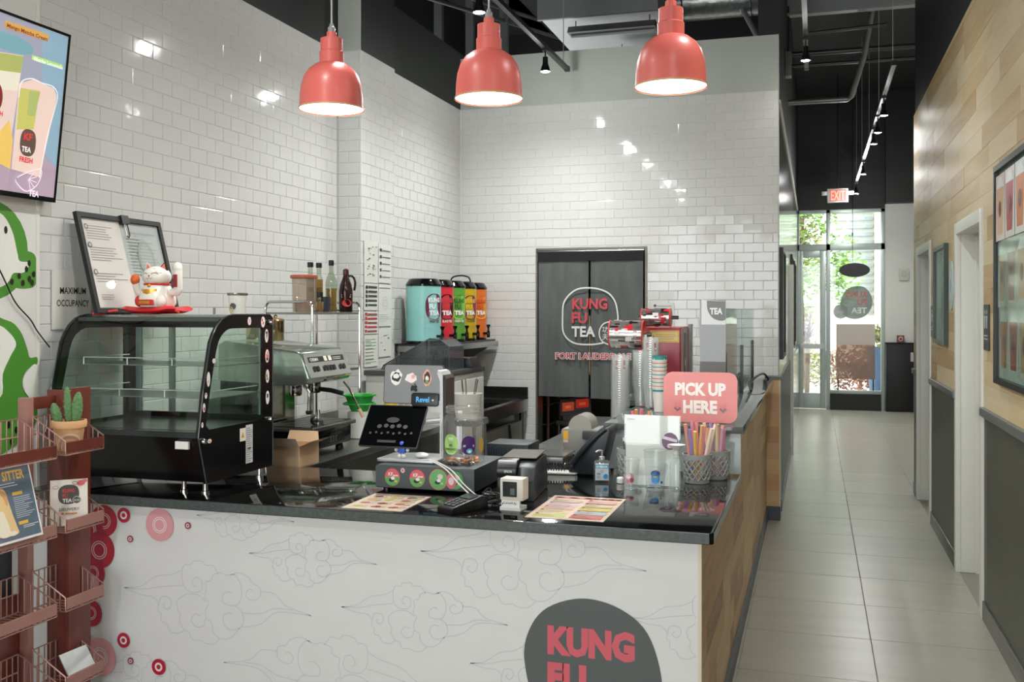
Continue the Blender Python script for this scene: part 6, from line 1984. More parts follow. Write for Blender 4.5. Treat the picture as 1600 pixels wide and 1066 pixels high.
lattice_basket('grey lattice basket of wrapped straws beside the stone riser', B2[0], B2[1], CZ)
lattice_basket('grey lattice basket of straws next to the clear bottle', B1[0], B1[1], CZ)
lattice_basket('grey lattice basket holding pens behind the clear cup', B3[0], B3[1], CZ)
lattice_basket('grey lattice basket of pink and orange straws behind the pens', -0.775, 4.53, CZ + 0.0, 0.045, 0.052, 0.19)
STR = ['#eab07e', '#e89090', '#ecd2b0', '#e08aa6', '#9a8cc4', '#e8c46a', '#eca890', '#d8b0cc', '#f2dfca']
def straws(cx, cy, z0, n, seed, L, spread, lab, grp, r=0.0078, cols=STR, rad=0.04):
    rg = random.Random(seed)
    for k in range(n):
        a = 2 * PI * k / n + rg.uniform(-.2, .2)
        q = rad * math.sqrt(rg.uniform(.1, 1))
        p0 = Vector((cx + q * 0.55 * math.cos(a), cy + q * 0.55 * math.sin(a), z0))
        d = Vector((math.cos(a) * spread * rg.uniform(.3, 1), math.sin(a) * spread * rg.uniform(.3, 1), 1)).normalized()
        p1 = p0 + d * L * rg.uniform(.9, 1.05)
        c = rg.choice(cols)
        o = MB().tube([(0, 0, 0), tuple(p1 - p0)], r, 8).build('straw', mat('straw_' + c[1:], c, 0.4), loc=p0)
        tag(o, lab, 'straw', grp)
straws(B1[0], B1[1], CZ + 0.02, 11, 5, 0.235, 0.30, 'paper wrapped straw in the basket next to the clear bottle', 'straws in the basket next to the clear bottle')
straws(B2[0], B2[1], CZ + 0.02, 9, 8, 0.22, 0.22, 'paper wrapped straw in the basket beside the stone riser', 'straws in the basket beside the riser')
straws(-0.775, 4.53, CZ + 0.02, 8, 11, 0.27, 0.16, 'pink or orange straw in the tall basket behind the pens', 'straws in the tall basket', cols=['#e07a8a', '#e8a46a', '#e89a5a', '#d8788a'], rad=0.03)
straws(B3[0], B3[1], CZ + 0.02, 7, 14, 0.15, 0.25, 'dark pen standing in the lattice basket behind the clear cup', 'pens in the lattice basket', r=0.004, cols=['#2a2a2e', '#4a4a50', '#d8d8d4', '#b06a78'])

# acrylic paper holder and clear cups
ah = thing('acrylic_holder', 'clear acrylic stand holding a blank white sheet with round sticker', 'sign holder', (-0.655, 4.17, CZ))
AC = glass('acrylic', '#fbfdfc', 0.05)
MB().box(-0.118, 0.118, -0.004, -0.001, 0.0, 0.302).build('front_sheet', AC, ah)
MB().box(-0.118, 0.118, 0.003, 0.006, 0.0, 0.302).build('back_sheet', AC, ah)
MB().box(-0.118, 0.118, -0.02, 0.05, 0.0, 0.003).build('foot', AC, ah)
MB().box(-0.112, 0.112, 0.0, 0.0018, 0.006, 0.30).build('paper', mat('bright_paper', '#f2f1ee', 0.5), ah)
A = Art(0.0002)
A.line(smooth_path([(-0.106, 0.28), (-0.1, 0.287), (-0.095, 0.279), (-0.088, 0.286), (-0.08, 0.28), (-0.074, 0.285)], 3), 0.0016, '#a08a88')
A.build('handwriting', INK, ah, frame((0, -0.0042, 0), (1, 0, 0), (0, 0, 1)))
A = Art(0.0002)
A.ell(0.075, 0.195, 0.034, 0.036, '#6a4a6a', 26)
A.poly([(0.045, 0.205), (0.105, 0.19), (0.105, 0.203), (0.045, 0.218)], '#d8d0d8')
A.ell(0.075, 0.175, 0.012, 0.008, '#d8c8d4', 14)
A.build('round_sticker', INK, ah, frame((0, -0.0042, 0), (1, 0, 0), (0, 0, 1)))
KP = glass('cup_plastic', '#f6f8f7', 0.06, rough=0.04, body=0.05, bodycol='#e6e8e6')
def clear_cup(lab, x, y, h, r0, r1, art=None, rim=True):
    t = thing('clear_cup', lab, 'cup', (x, y, CZ))
    MB().lathe([(0, 0.003), (r0 - 0.003, 0.003), (r0, 0.0), (r0 + 0.001, 0.005), (r1, h)], 32, cap1=False).build('cup', KP, t, smooth=True)
    MB().tube([(r1 * math.cos(2 * PI * k / 32), r1 * math.sin(2 * PI * k / 32), h) for k in range(32)], 0.0025, 6, True).build('rim', KP, t, smooth=True)
    if art:
        art.build('cup_print', INK, t, fn=wrap(0, 0, (r0 + r1) / 2 + 0.002, R(-80)))
A = Art(0.0003)
for k, (u, v, q, c) in enumerate(((0, 0.05, 0.022, '#d8a0a4'), (-0.006, 0.06, 0.012, '#f0dcdc'), (0.008, 0.042, 0.010, '#a85a64'), (-0.01, 0.035, 0.008, '#c88a90'))):
    A.ell(u, v, q * 0.85, q, c, 16)
clear_cup('clear plastic cup with a pink round print before the white sheet', -0.735, 4.09, 0.125, 0.028, 0.042, A)
A = Art(0.0003)
A.ell(0, 0.055, 0.018, 0.022, '#4a9ad8', 18)
A.ell(0.0, 0.075, 0.02, 0.014, '#3a5a98', 14)
A.rect(-0.008, 0.06, 0.008, 0.066, '#d8c040')
A.ell(0.026, 0.04, 0.006, 0.006, '#4a6a98', 10)
A.lines(-0.035, 0.018, 0.035, 0.034, 2, '#a8c8d8', 0.4, 0.2)
A.lines(-0.03, 0.098, 0.03, 0.108, 1, '#b0c4d0', 0.4, 0.2)
clear_cup('tall clear cup with a blue print standing before the white sheet', -0.63, 4.09, 0.165, 0.036, 0.047, A)
cbn = thing('clear_bottle', 'clear bottle with a white funnel top beside the straws', 'bottle', (-0.545, 4.11, CZ))
MB().lathe([(0.024, 0), (0.028, 0.004), (0.028, 0.10), (0.022, 0.125), (0.014, 0.14), (0.014, 0.15)], 26).build('bottle', KP, cbn, smooth=True)
MB().lathe([(0.010, 0.15), (0.010, 0.165), (0.036, 0.19), (0.034, 0.19), (0.008, 0.168)], 22, cap1=False).build('funnel', WHITE, cbn, smooth=True)

# phone, label printer, sealing gear behind
ph = thing('desk_phone', 'black desk phone standing steeply with a coiled cord', 'phone', (-0.99, 4.485, CZ))
Mh = frame((0, 0, 0), (0.28, 0.96, 0), (-0.2, -0.0, 1))
ph.rotation_euler = (0, 0, R(0))
MB().prism([(-0.085, 0.012), (-0.07, 0.0), (0.06, 0.0), (0.11, 0.20), (0.10, 0.215), (0.08, 0.21)], -0.09, 0.09, frame((0, 0, 0), (1, 0.0, 0), (0, 0, 1))).build('base', mat('phone_black', '#22282c', 0.35), ph, bevel=0.006)
MB().tube(smooth_path([(-0.065, -0.095, 0.045), (-0.02, -0.10, 0.105), (0.04, -0.10, 0.17), (0.09, -0.095, 0.212)], 5), 0.014, 10).build('handset', mat('phone_black'), ph, smooth=True)
A = Art(0.0003)
A.rect(0.0, 0.13, 0.06, 0.17, '#5a6468')
A.build('screen', INK, ph, frame((-0.03, 0.0, 0.075), (0, 1, 0), (0.62, 0, 0.75)))
P = []
for k in range(95):
    a = k * 0.8
    P.append((-0.10 - 0.0016 * k + 0.0, -0.06 + 0.012 * math.cos(a), 0.017 + 0.012 * math.sin(a)))
MB().tube(P, 0.0022, 5).build('coiled_cord', BLACK, ph, smooth=True)
P = [(p[0], p[1] + 0.05 - 0.0002 * i, p[2] + 0.006) for i, p in enumerate(P)]
MB().tube(P, 0.0022, 5).build('coiled_cord', BLACK, ph, smooth=True)
tag(MB().prism([(0, 0), (0.2, 0.02), (0.24, 0.10), (0.04, 0.09)], 0, 0.006).build('paper_pad', mat('pad_white', '#c9c9c4', 0.5), loc=(-1.24, 4.36, CZ + 0.0005)), 'white note pad lying under the coiled phone cord', 'pad')
wt = thing('side_worktable', 'steel work table behind the pick up bar', 'table', (-1.22, 5.6, 0))
MB().box(-0.28, 0.26, -0.98, 1.4, 0.86, 0.9).build('top', STEEL, wt)
for x in (-0.26, 0.22):
    for y in (-0.95, 1.35):
        MB().box(x, x + 0.03, y, y + 0.03, 0, 0.86).build('leg', STEEL, wt)
MB().box(-0.27, 0.25, -0.97, 1.38, 0.25, 0.28).build('shelf', STEEL, wt)
lp = thing('label_printer', 'grey label printer with an orange tag behind the phone', 'printer', (-1.125, 5.02, 0.9))
GP = mat('printer_midgrey', '#84827c', 0.45)
MB().prism([(-0.10, 0.03), (0.11, 0.0), (0.13, 0.03), (0.13, 0.15), (0.06, 0.155), (-0.11, 0.155), (-0.12, 0.14)], -0.09, 0.09, frame((0, 0, 0), (1, 0, 0), (0, 0, 1)) @ Matrix.Scale(-1, 4, (0, 0, 1))).build('housing', GP, lp, bevel=0.008)
MB().cyl((-0.02, -0.08, 0.165), (-0.02, 0.08, 0.165), 0.06, 24).build('roll_cover', mat('cover_grey', '#9a968e', 0.3), lp, smooth=True)
MB().box(0.0, 0.16, -0.125, -0.09, 0.105, 0.15).build('feed_guard', mat('dark_grey_plastic'), lp, bevel=0.008)
A = Art(0.0003)
A.rect(-0.105, 0.10, -0.08, 0.145, '#e0a83a')
A.rect(-0.105, 0.085, -0.08, 0.098, '#d8b0a0')
A.build('orange_tag', INK, lp, frame((0, -0.0905, 0), (1, 0, 0), (0, 0, 1)))
MB().box(-0.1, 0.11, -0.08, 0.08, 0.0, 0.03).build('foot', BLACK, lp)
sd = thing('steel_case', 'shallow steel box with a glass lid under the label printer', 'box', (-1.30, 4.83, 0.9))
MB().box(-0.10, 0.14, -0.19, 0.02, 0.0, 0.05).build('box', STEEL, sd, bevel=0.003)
MB().box(-0.11, 0.15, -0.2, 0.03, 0.05, 0.058).build('lid', mat('lid_grey', '#6e716e', 0.15, 0.4), sd)
dp = thing('payment_box', 'black ribbed electronics box behind the receipt printer', 'electronics box', (-1.35, 4.42, CZ))
MB().box(-0.10, 0.10, -0.07, 0.12, 0.012, 0.13).build('body', mat('ribbed_black', '#24292c', 0.45), dp, bevel=0.004)
for k in range(16):
    MB().box(-0.096 + k * 0.012, -0.090 + k * 0.012, -0.073, -0.07, 0.03, 0.115).build('rib', mat('rib_blue', '#2f3b42', 0.4), dp)
MB().box(-0.09, 0.09, -0.06, 0.11, 0.0, 0.012).build('foot', BLACK, dp)

# cup towers
CUPM = glass('stack_plastic', '#fdfefd', 0.14, rough=0.1, body=0.26, bodycol='#f4f6f4')
def cupmesh(r0, r1, h):
    me = MB().lathe([(0, 0.0), (r0, 0.0), (r1 - 0.003, h - 0.006), (r1 + 0.003, h - 0.005), (r1 + 0.003, h), (r1 - 0.002, h)], 20, cap0=False, cap1=False).mesh('stack_cup', smooth=True)
    me.materials.append(CUPM)
    return me
for i, (x, y, r, n, lab) in enumerate(((-1.005, 5.30, 0.049, 29, 'clear cup nested in the short tower behind the white sheet'), (-0.915, 5.42, 0.044, 27, 'clear cup nested in the middle tower between the two others'), (-0.845, 5.34, 0.045, 35, 'clear cup nested in the tall tower beside the sealing machine'))):
    h = 0.115
    me = cupmesh(r * 0.68, r, h)
    z = 1.131 if x > -0.95 else 0.901
    top_z = (1.42, 1.44, 1.515)[i]
    n = int((top_z - h - z) / 0.0125) + 1
    for k in range(n):
        o = link('stack_cup', me, None, (x, y, top_z - h - k * 0.0125))
        tag(o, lab, 'cup', ['short clear cup tower', 'middle clear cup tower', 'tall clear cup tower'][i])
    # printed logo on the top cups
    if i != 1:
        A = Art(0.0003)
        for u in (-0.02, 0.022):
            A.rect(u - 0.006, 0.04, u + 0.006, 0.085, '#c03a44')
            A.rect(u - 0.003, 0.05, u + 0.008, 0.06, '#f0e8e8')
        oo = [o for o in COL.objects if o.name.startswith('stack_cup') and o.get('label') == lab][0]
        A.build('red_print', INK, oo, fn=wrap(0, 0, r * 0.9, R(-80)))
pc = ['#2f8f8c', '#e8e6e0', '#c8504a']
for k in range(9):
    t = thing('paper_cup', 'teal and white paper cup nested in the short paper stack', 'cup', (-0.775, 5.18, 1.131 + 0.02 * k), group='paper cups behind the pick up sign')
    MB().lathe([(0.028, 0.0), (0.038, 0.125), (0.040, 0.125), (0.040, 0.131), (0.036, 0.131)], 22, cap1=False).build('body', mat('teal_paper', '#3a9a98', 0.5) if k == 8 else mat('paper_cup_white', '#e2ded6', 0.5), t, smooth=True)
    if k == 8:
        A = Art(0.0004)
        A.poly([(-0.03, 0.12), (0.03, 0.12), (0.03, 0.075), (0.012, 0.085), (0.0, 0.07), (-0.012, 0.09), (-0.03, 0.08)], '#ece2d4')
        A.lines(-0.018, 0.098, 0.018, 0.112, 2, '#6a6058', 0.4, 0.3)
        A.build('print', INK, t, fn=lambda u, v, d: ((0.0285 + v * 0.078 + d) * math.cos(R(-85) + u / 0.036), (0.0285 + v * 0.078 + d) * math.sin(R(-85) + u / 0.036), v))
    else:
        MB().lathe([(0.0385, 0.106), (0.0388, 0.116)], 22, cap0=False, cap1=False).build('band', mat('band_%d' % (k % 2), ['#2f8f8c', '#c8645a'][k % 2], 0.5), t)
# cup sealing machine
sl = thing('cup_sealer', 'red cup sealing machine with a yellow warning label', 'sealing machine', (-0.93, 6.2, 1.131))
MB().box(-0.14, 0.13, 0.0, 0.50, 0.0, 0.425).build('housing', mat('sealer_red', '#a83a48', 0.25), sl, bevel=0.006)
MB().box(0.13, 0.136, 0.01, 0.40, 0.01, 0.415).build('side_panel', mat('sealer_maroon', '#8e2a2c', 0.25), sl)
MB().box(0.13, 0.15, 0.40, 0.50, 0.0, 0.44).build('rear_column', mat('sealer_grey', '#8e8c88', 0.35, 0.4), sl)
A = Art(0.0004)
A.rect(-0.06, 0.33, 0.125, 0.405, '#e8b85a')
A.rect(-0.05, 0.34, 0.115, 0.395, '#f0d890')
A.lines(-0.02, 0.345, 0.11, 0.385, 4, '#c8983a', 0.35, 0.2)
A.poly([(-0.045, 0.355), (-0.025, 0.355), (-0.035, 0.378)], '#c07a1a')
A.build('warning_label', INK, sl, frame((0, -0.0005, 0), (1, 0, 0), (0, 0, 1)))
A = Art(0.0004)
A.sup(0.2, 0.25, 0.07, 0.14, '#2a1412', 3)
A.ell(0.2, 0.30, 0.03, 0.03, '#8a3a30', 14)
A.ell(0.2, 0.2, 0.025, 0.03, '#d8d0c8', 14)
A.build('side_logo', INK, sl, frame((0.1365, 0, 0), (0, 1, 0), (0, 0, 1)))
fm = print_mat('film_foil', 0.15)
for i, (x0, x1, y, z, r, lab) in enumerate(((-1.185, -0.985, 5.95, 1.515, 0.085, 'printed silver and red roll of sealing film on the sealing machine'), (-1.02, -0.845, 6.10, 1.617, 0.055, 'spare red and black roll of sealing film lying on the sealing machine'))):
    t = thing('film_roll', lab, 'film roll', (x0, y, z))
    w = x1 - x0
    MB().lathe([(r, 0.0), (r, w)], 30, axis='X').build('film', mat('film_silver', '#b8b0ac', 0.15, 0.8, var=0.4, scale=18), t, smooth=True)
    A = Art(0.0004)
    rg = random.Random(40 + i)
    for k in range(46):
        a, b = rg.uniform(0, 2 * PI * r), rg.uniform(0.0, w - 0.03)
        c = rg.choice(['#c8303a', '#1c1a1a', '#e8e4e0', '#c8303a', '#3a2a28'])
        A.rect(b, a, min(w, b + rg.uniform(.015, .05)), a + rg.uniform(.01, .035), c)
    A.build('film_print', fm, t, fn=lambda u, v, d, r=r: (u, (r + d * 0.1 + 0.0005) * math.cos(v / r), (r + d * 0.1 + 0.0005) * math.sin(v / r)))['kind'] = 'stuff'
    for q in (0.0, w):
        MB().lathe([(0.0, -0.004), (r * 1.04, -0.004), (r * 1.04, 0.004), (0.0, 0.004)], 28, (q, 0, 0), 'X').build('end_disc', mat('red_disc', '#c23a34', 0.3), t)
    MB().cyl((-0.02, 0, 0), (w + 0.05, 0, 0), 0.012, 10).build('shaft', CHROME, t)
    if i == 0:
        MB().box(w - 0.01, w + 0.03, -0.02, 0.26, -0.385, -0.36).box(w, w + 0.02, -0.02, 0.02, -0.36, 0.0).build('bracket', STEEL, t)
nt_ = MB().box(-0.14, 0.05, -0.0015, 0, 0, 0.21).build('wall_notice', mat('taped_paper'), loc=(-1.17, YB - 0.0005, 1.52))
tag(nt_, 'printed white notice on the back wall above the sealing machine', 'notice')
A = Art(0.0003)
A.lines(-0.12, 0.02, 0.03, 0.19, 9, '#6a6a72', 0.25, 0.4)
A.ell(-0.11, 0.185, 0.012, 0.012, '#3a3a3a', 12)
A.build('print', INK, nt_, frame((0, -0.0017, 0), (1, 0, 0), (0, 0, 1)))

# pick up sign
pk = thing('pickup_sign', 'coral rounded sign reading PICK UP HERE on the bar', 'sign', (-0.513, 4.70, 1.1305))
MB().prism(rrect(-0.171, 0.004, 0.171, 0.238, 0.042, 6), -0.006, 0.006, frame((0, 0, 0), (1, 0, 0), (0, 0, 1))).build('board', mat('coral_board', '#e58f8c', 0.4), pk)
for x in (-0.09, 0.09):
    MB().box(x - 0.012, x + 0.012, -0.03, 0.03, 0.0, 0.012).build('foot', AC, pk)
A = Art(0.0004)
A.text('PICK UP', -0.117, 0.128, 0.062, '#f6efe8', 0.236, 0.05)
A.text('HERE', -0.079, 0.045, 0.062, '#f6efe8', 0.158, 0.05)
for x in (-0.105, 0.105):
    for k, c in enumerate(('#7d6a72', '#d07a7e', '#d8868a')):
        y = 0.058 + k * 0.014
        A.line([(x - 0.014, y + 0.013), (x, y), (x + 0.014, y + 0.013)], 0.009 if k == 0 else 0.003, c)
A.build('lettering', INK, pk, frame((0, -0.0062, 0), (1, 0, 0), (0, 0, 1)))
# glass guard along the bar
gd = thing('glass_guard', 'clear glass guard with three dark posts along the pick up bar', 'glass guard', (-0.45, 6.5, 1.1305))
for y in (-1.23, 0.0, 1.14):
    MB().box(-0.013, 0.013, y - 0.013, y + 0.013, 0.0, 0.31).build('post', mat('post_grey', '#4a5250', 0.3, 0.5), gd, bevel=0.002)
MB().box(-0.004, 0.004, -1.20, -0.03, 0.01, 0.54).build('pane', glass('guard_glass', '#e6f0ec', 0.05), gd)
MB().box(-0.004, 0.004, 0.03, 1.30, 0.01, 0.54).build('pane', glass('guard_glass'), gd)
gp = thing('logo_panel', 'grey translucent panel with the tea logo at the end of the glass guard', 'panel', (-0.505, 5.22, 1.1305))
MB().box(-0.066, 0.066, -0.004, 0.004, 0.0, 0.585).build('panel', glass('grey_film', '#9a9c9c', 0.05, body=0.72, bodycol='#8d9090'), gp)
A = Art(0.0004)
A.poly([(-0.058, 0.455), (0.066, 0.455), (0.066, 0.575), (-0.058, 0.585)], '#d6dad8')
A.poly(smooth_path([(-0.03, 0.58), (-0.026, 0.53), (0.0, 0.49), (0.04, 0.475), (0.065, 0.48)], 5) + [(0.065, 0.575)], '#6a6e6e')
A.text('TEA', -0.015, 0.508, 0.034, '#e8eae8', 0.065, 0.04)
A.build('logo_print', INK, gp, frame((0, -0.0045, 0), (1, 0, 0), (0, 0, 1)))
tag(MB().box(-0.03, 0.03, -0.03, 0.03, 0, 0.09).build('grey_dispenser', mat('cover_grey'), loc=(-0.56, 5.40, 1.1305), bevel=0.005), 'small grey dispenser standing behind the logo panel', 'dispenser')
P = [(-0.40, 6.7, 1.133), (-0.43, 7.0, 1.16), (-0.40, 7.2, 1.19), (-0.36, 7.5, 1.20), (-0.33, 7.6, 1.15), (-0.37, 7.8, 1.134)]
tag(MB().tube(smooth_path(P, 6), 0.008, 6).build('black_cable', BLACK), 'thick black cord looping over the pick up bar by the guard', 'cord')

# ================================================================== CORRIDOR
ex = thing('exit_sign', 'grey exit sign with red letters and twin emergency heads', 'exit sign', (0.337, 16.0, 3.33))
MB().box(-0.155, 0.155, -0.03, 0.03, 0.0, 0.215).build('housing', mat('sign_grey', '#8d918e', 0.4), ex, bevel=0.012)
A = Art(0.0008)
A.rect(-0.115, 0.02, 0.125, 0.2, '#7a3a36')
A.text('EXIT', -0.10, 0.035, 0.145, '#ff6a58', 0.205, 0.02)
A.build('letters', print_mat('exit_letters', 0.4, emit=1.3), ex, frame((0, -0.0305, 0), (1, 0, 0), (0, 0, 1)))
for s in (-1, 1):
    MB().box(s * 0.155, s * 0.235, -0.03, 0.04, 0.115, 0.175).build('lamp_head', mat('sign_grey'), ex, bevel=0.008)
MB().cyl((0, 0, 0.215), (0, 0, ZC - 3.33), 0.008, 8).build('stem', BLACK, ex)
ov = thing('hanging_sign', 'black oval sign hanging on a wire in the storefront window', 'sign', (0.633, 17.45, 2.235))
MB().prism([(0.243 * math.cos(2 * PI * k / 36), 0.117 + 0.117 * math.sin(2 * PI * k / 36)) for k in range(36)], -0.012, 0.012, frame((0, 0, 0), (1, 0, 0), (0, 0, 1))).build('board', BLACK, ov)
MB().cyl((-0.03, 0, 0.235), (-0.03, 0, ZC - 2.235), 0.004, 6).build('wire', BLACK, ov)
MB().box(-0.045, -0.02, -0.012, 0.012, 0.68, 0.74).build('switch', BLACK, ov)
# logo decal on the window (reads from the street)
A = Art(-0.0006)
A.poly(smooth_path([(-0.93, 1.80), (-0.90, 1.95), (-0.80, 2.07), (-0.66, 2.09), (-0.53, 2.04), (-0.45, 1.93), (-0.42, 1.78), (-0.45, 1.63), (-0.55, 1.55), (-0.7, 1.54), (-0.85, 1.62)], 5, True), '#6a726c')
A.ell(-0.42, 1.66, 0.12, 0.12, '#8a8f8a', 24)
A.text('KUNG', -0.84, 1.90, 0.10, '#c86a6a', 0.34, 0.03)
A.text('FU', -0.84, 1.77, 0.10, '#c86a6a', 0.15, 0.03)
A.text('TEA', -0.84, 1.63, 0.10, '#e8eae6', 0.25, 0.03)
A.text('功夫', -0.47, 1.62, 0.06, '#d8dcd8', 0.12)
A.build('window_decal', print_mat('decal_ink', 0.4, alpha=0.88), sw, frame((0, YF + 0.018, 0), (-1, 0, 0), (0, 0, 1)))
wsn = thing('window_board', 'plain beige board standing inside the storefront window', 'board', (0.657, 17.50, 0.33))
MB().box(-0.31, 0.31, -0.01, 0.01, 0.19, 1.115).build('board', glass('brown_film', '#c8b4a8', 0.05, body=0.35, bodycol='#c0b0a6'), wsn)
MB().box(-0.31, 0.31, -0.013, 0.013, 0.765, 1.115).build('upper_panel', mat('beige_board', '#cbbfb4', 0.5), wsn)
for x in (-0.28, 0.28):
    MB().box(x - 0.01, x + 0.01, -0.012, 0.012, 0.0, 0.19).build('leg', BLACK, wsn)
wsn.location.z = 0.335
wsn.location.y = 17.66
alm = thing('strobe_alarm', 'white alarm strobe mounted on the white end wall', 'alarm', (1.42, YF - 0.001, 2.18))
MB().box(-0.075, 0.075, -0.04, 0, 0, 0.2).build('box', mat('alarm_white', '#c9c7bf', 0.4), alm, bevel=0.008)
MB().lathe([(0.05, 0), (0.05, 0.01), (0.03, 0.014)], 24, (0.0, -0.041 - 0.014, 0.115), 'Y').build('speaker', mat('alarm_grey', '#b8b6ae', 0.4), alm)
rx = thing('small_box', 'small red printed carton standing on the black wainscot', 'carton', (1.36, YF - 0.09, 1.151))
MB().box(-0.055, 0.055, -0.04, 0.04, 0, 0.115).build('carton', mat('carton_maroon', '#7a3a3e', 0.4), rx)
A = Art(0.0005)
A.ell(0, 0.06, 0.035, 0.04, '#d8a8a0', 16)
A.ell(0, 0.055, 0.02, 0.02, '#4a2428', 14)
A.build('print', INK, rx, frame((0, -0.0405, 0), (1, 0, 0), (0, 0, 1)))
# drinks poster
def wall_poster(name, lab, cat, y0, y1, z0, z1, m, fw=0.03, art=None, glassm=None):
    t = thing(name, lab, cat, (XW - 0.001, (y0 + y1) / 2, z0))
    w, h = (y1 - y0) / 2, z1 - z0
    Mw = frame((0, 0, 0), (0, -1, 0), (0, 0, 1))
    MB().ring([(-w, 0), (w, 0), (w, h), (-w, h)], [(-w + fw, fw), (w - fw, fw), (w - fw, h - fw), (-w + fw, h - fw)], 0, 0.03, Mw).build('frame', m, t)
    MB().prism([(-w + fw, fw), (w - fw, fw), (w - fw, h - fw), (-w + fw, h - fw)], 0.001, 0.006, Mw).build('backing', mat('poster_paper', '#d8dad8', 0.3), t)
    if art:
        art(t, w, h, Mw)
    MB().prism([(-w + fw, fw), (w - fw, fw), (w - fw, h - fw), (-w + fw, h - fw)], 0.018, 0.02, Mw).build('glazing', glassm or PANE, t)
def poster_art(t, w, h, Mw):
    A = Art(0.0004)
    for r in range(3):
        for c in range(5):
            x, y = -w + 0.08 + c * (2 * w - 0.1) / 5, 0.08 + r * (h - 0.1) / 3
            A.rect(x - 0.045, y - 0.03, x + 0.185, y + 0.285, ['#dcd6d2', '#d4dad8', '#e0d2c8'][(r + c) % 3])
            A.poly([(x, y), (x + 0.13, y), (x + 0.16, y + 0.22), (x - 0.03, y + 0.22)], ['#c8783a', '#b8403a', '#c89a6a', '#b86a5a', '#d8b08a', '#a83a3a'][(r * 2 + c) % 6])
            A.poly([(x - 0.03, y + 0.22), (x + 0.16, y + 0.22), (x + 0.11, y + 0.27), (x + 0.03, y + 0.27)], '#e8eae8')
            A.ell(x + 0.065, y + 0.12, 0.035, 0.04, '#6a3a38', 14)
    A.build('poster_print', INK, t, Mw @ Matrix.Translation((0, 0, 0.006)))
wall_poster('drinks_poster', 'large black framed poster of drinks on the wood wall', 'poster', 4.0, 5.345, 1.305, 2.36, BLACK, 0.028, poster_art)
def pic_art(t, w, h, Mw):
    A = Art(0.0004)
    A.rect(-w + 0.05, 0.05, w - 0.05, h - 0.05, '#b7c4bc')
    A.rect(-w + 0.1, 0.25, 0.0, h - 0.12, '#dfe5e0')  # pale block paints the bright reflection in the picture glass
    A.ell(0.1, 0.25, 0.1, 0.16, '#6a8a6a', 16)
    A.build('picture_reflection', INK, t, Mw @ Matrix.Translation((0, 0, 0.006)))
wall_poster('framed_picture', 'dark green framed picture between the two white doors', 'picture', 7.29, 7.95, 1.425, 2.12, mat('green_frame', '#34443c', 0.3), 0.03, pic_art)
pl = thing('round_sign', 'pale blue oval wall sign beside the green framed picture', 'sign', (XW - 0.001, 7.12, 1.66))
MB().prism([(0.09 * math.cos(2 * PI * k / 30), 0.165 + 0.165 * math.sin(2 * PI * k / 30)) for k in range(30)], 0, 0.008, frame((0, 0, 0), (0, -1, 0), (0, 0, 1))).build('plate', mat('pale_blue', '#b9cfd2', 0.3), pl)
A = Art(0.0004)
A.ell(0, 0.165, 0.06, 0.09, '#dfe8e8', 24)
A.ell(0, 0.165, 0.03, 0.05, '#9ab4bc', 20)
A.build('print', INK, pl, frame((-0.0082, 0, 0), (0, -1, 0), (0, 0, 1)))
for y, z0, lab in ((5.71, 1.45, 'dark restroom plate by the door beside the drinks poster'), (8.22, 1.46, 'dark restroom plate by the door past the green frame')):
    t = thing('restroom_plate', lab, 'sign', (XW - 0.001, y, z0))
    MB().prism(rrect(-0.085, 0, 0.085, 0.24, 0.012), 0, 0.006, frame((0, 0, 0), (0, -1, 0), (0, 0, 1))).build('plate', mat('plate_dark', '#33383a', 0.35), t)
    A = Art(0.0004)
    A.lines(-0.065, 0.05, 0.065, 0.085, 2, '#c8cac8', 0.35, 0.2)
    for x in (-0.035, 0.035):
        A.ell(x, 0.2, 0.012, 0.012, '#d8dad8', 14)
        A.poly([(x - 0.018, 0.18), (x + 0.018, 0.18), (x + 0.01, 0.115), (x - 0.01, 0.115)], '#d8dad8')
    A.rect(-0.002, 0.115, 0.002, 0.21, '#d8dad8')
    A.build('lettering', INK, t, frame((-0.0062, 0, 0), (0, -1, 0), (0, 0, 1)))
tag(MB().box(XW - 0.03, XW - 0.009, YWE - 0.06, YWE + 0.01, 1.2, 1.28).build('door_stop', STEEL), 'small metal latch plate on the end of the wood wall', 'latch')

# ================================================================== CEILING SERVICES
PIPE = mat('painted_pipe', '#4a4c4b', 0.3, 0.5)
PIPEL = mat('light_pipe', '#8c8f8d', 0.3, 0.4)
def pipe(lab, pts, r, m=PIPE, cat='pipe', name='ceiling_pipe'):
    o = MB().tube(pts, r, 12).build(name, m, smooth=True)
    return tag(o, lab, cat)
pipe('black sprinkler pipe crossing the corridor, nearer pair member', [(XC - 0.1, 11.0, 4.40), (XW + 0.35, 11.0, 4.40)], 0.028)
pipe('thinner black pipe crossing the corridor behind the sprinkler pipe', [(XC - 0.1, 11.6, 4.42), (XF, 11.6, 4.42)], 0.02)
pipe('long grey pipe dropping along the corridor ceiling with an elbow', [(0.56, 10.6, 4.72), (0.50, 11.0, 4.35), (0.38, 11.3, 3.98), (0.34, 11.35, 3.96), (XC, 11.35, 3.96)], 0.03, PIPEL)
pipe('small conduit crossing the corridor beside the grey elbow', [(XC, 11.5, 4.0), (0.34, 11.5, 4.0)], 0.015)
pipe('thin conduit fixed under the corridor deck', [(-0.06, 10.4, 4.45), (0.68, 10.4, 4.48)], 0.018)
bmn = thing('ceiling_beam', 'pale grey steel beam spanning the corridor ceiling', 'beam', (0.4, 10.2, 4.58))
MB().box(-0.66, 0.95, -0.05, 0.05, 0.0, 0.02).build('flange', mat('beam_grey', '#a2a5a3', 0.5), bmn)
MB().box(-0.66, 0.95, -0.008, 0.008, 0.02, 0.72).build('web', mat('beam_grey'), bmn)
du = thing('air_duct', 'grey rectangular air duct above the rear partition', 'duct', (-1.95, 9.7, 4.52))
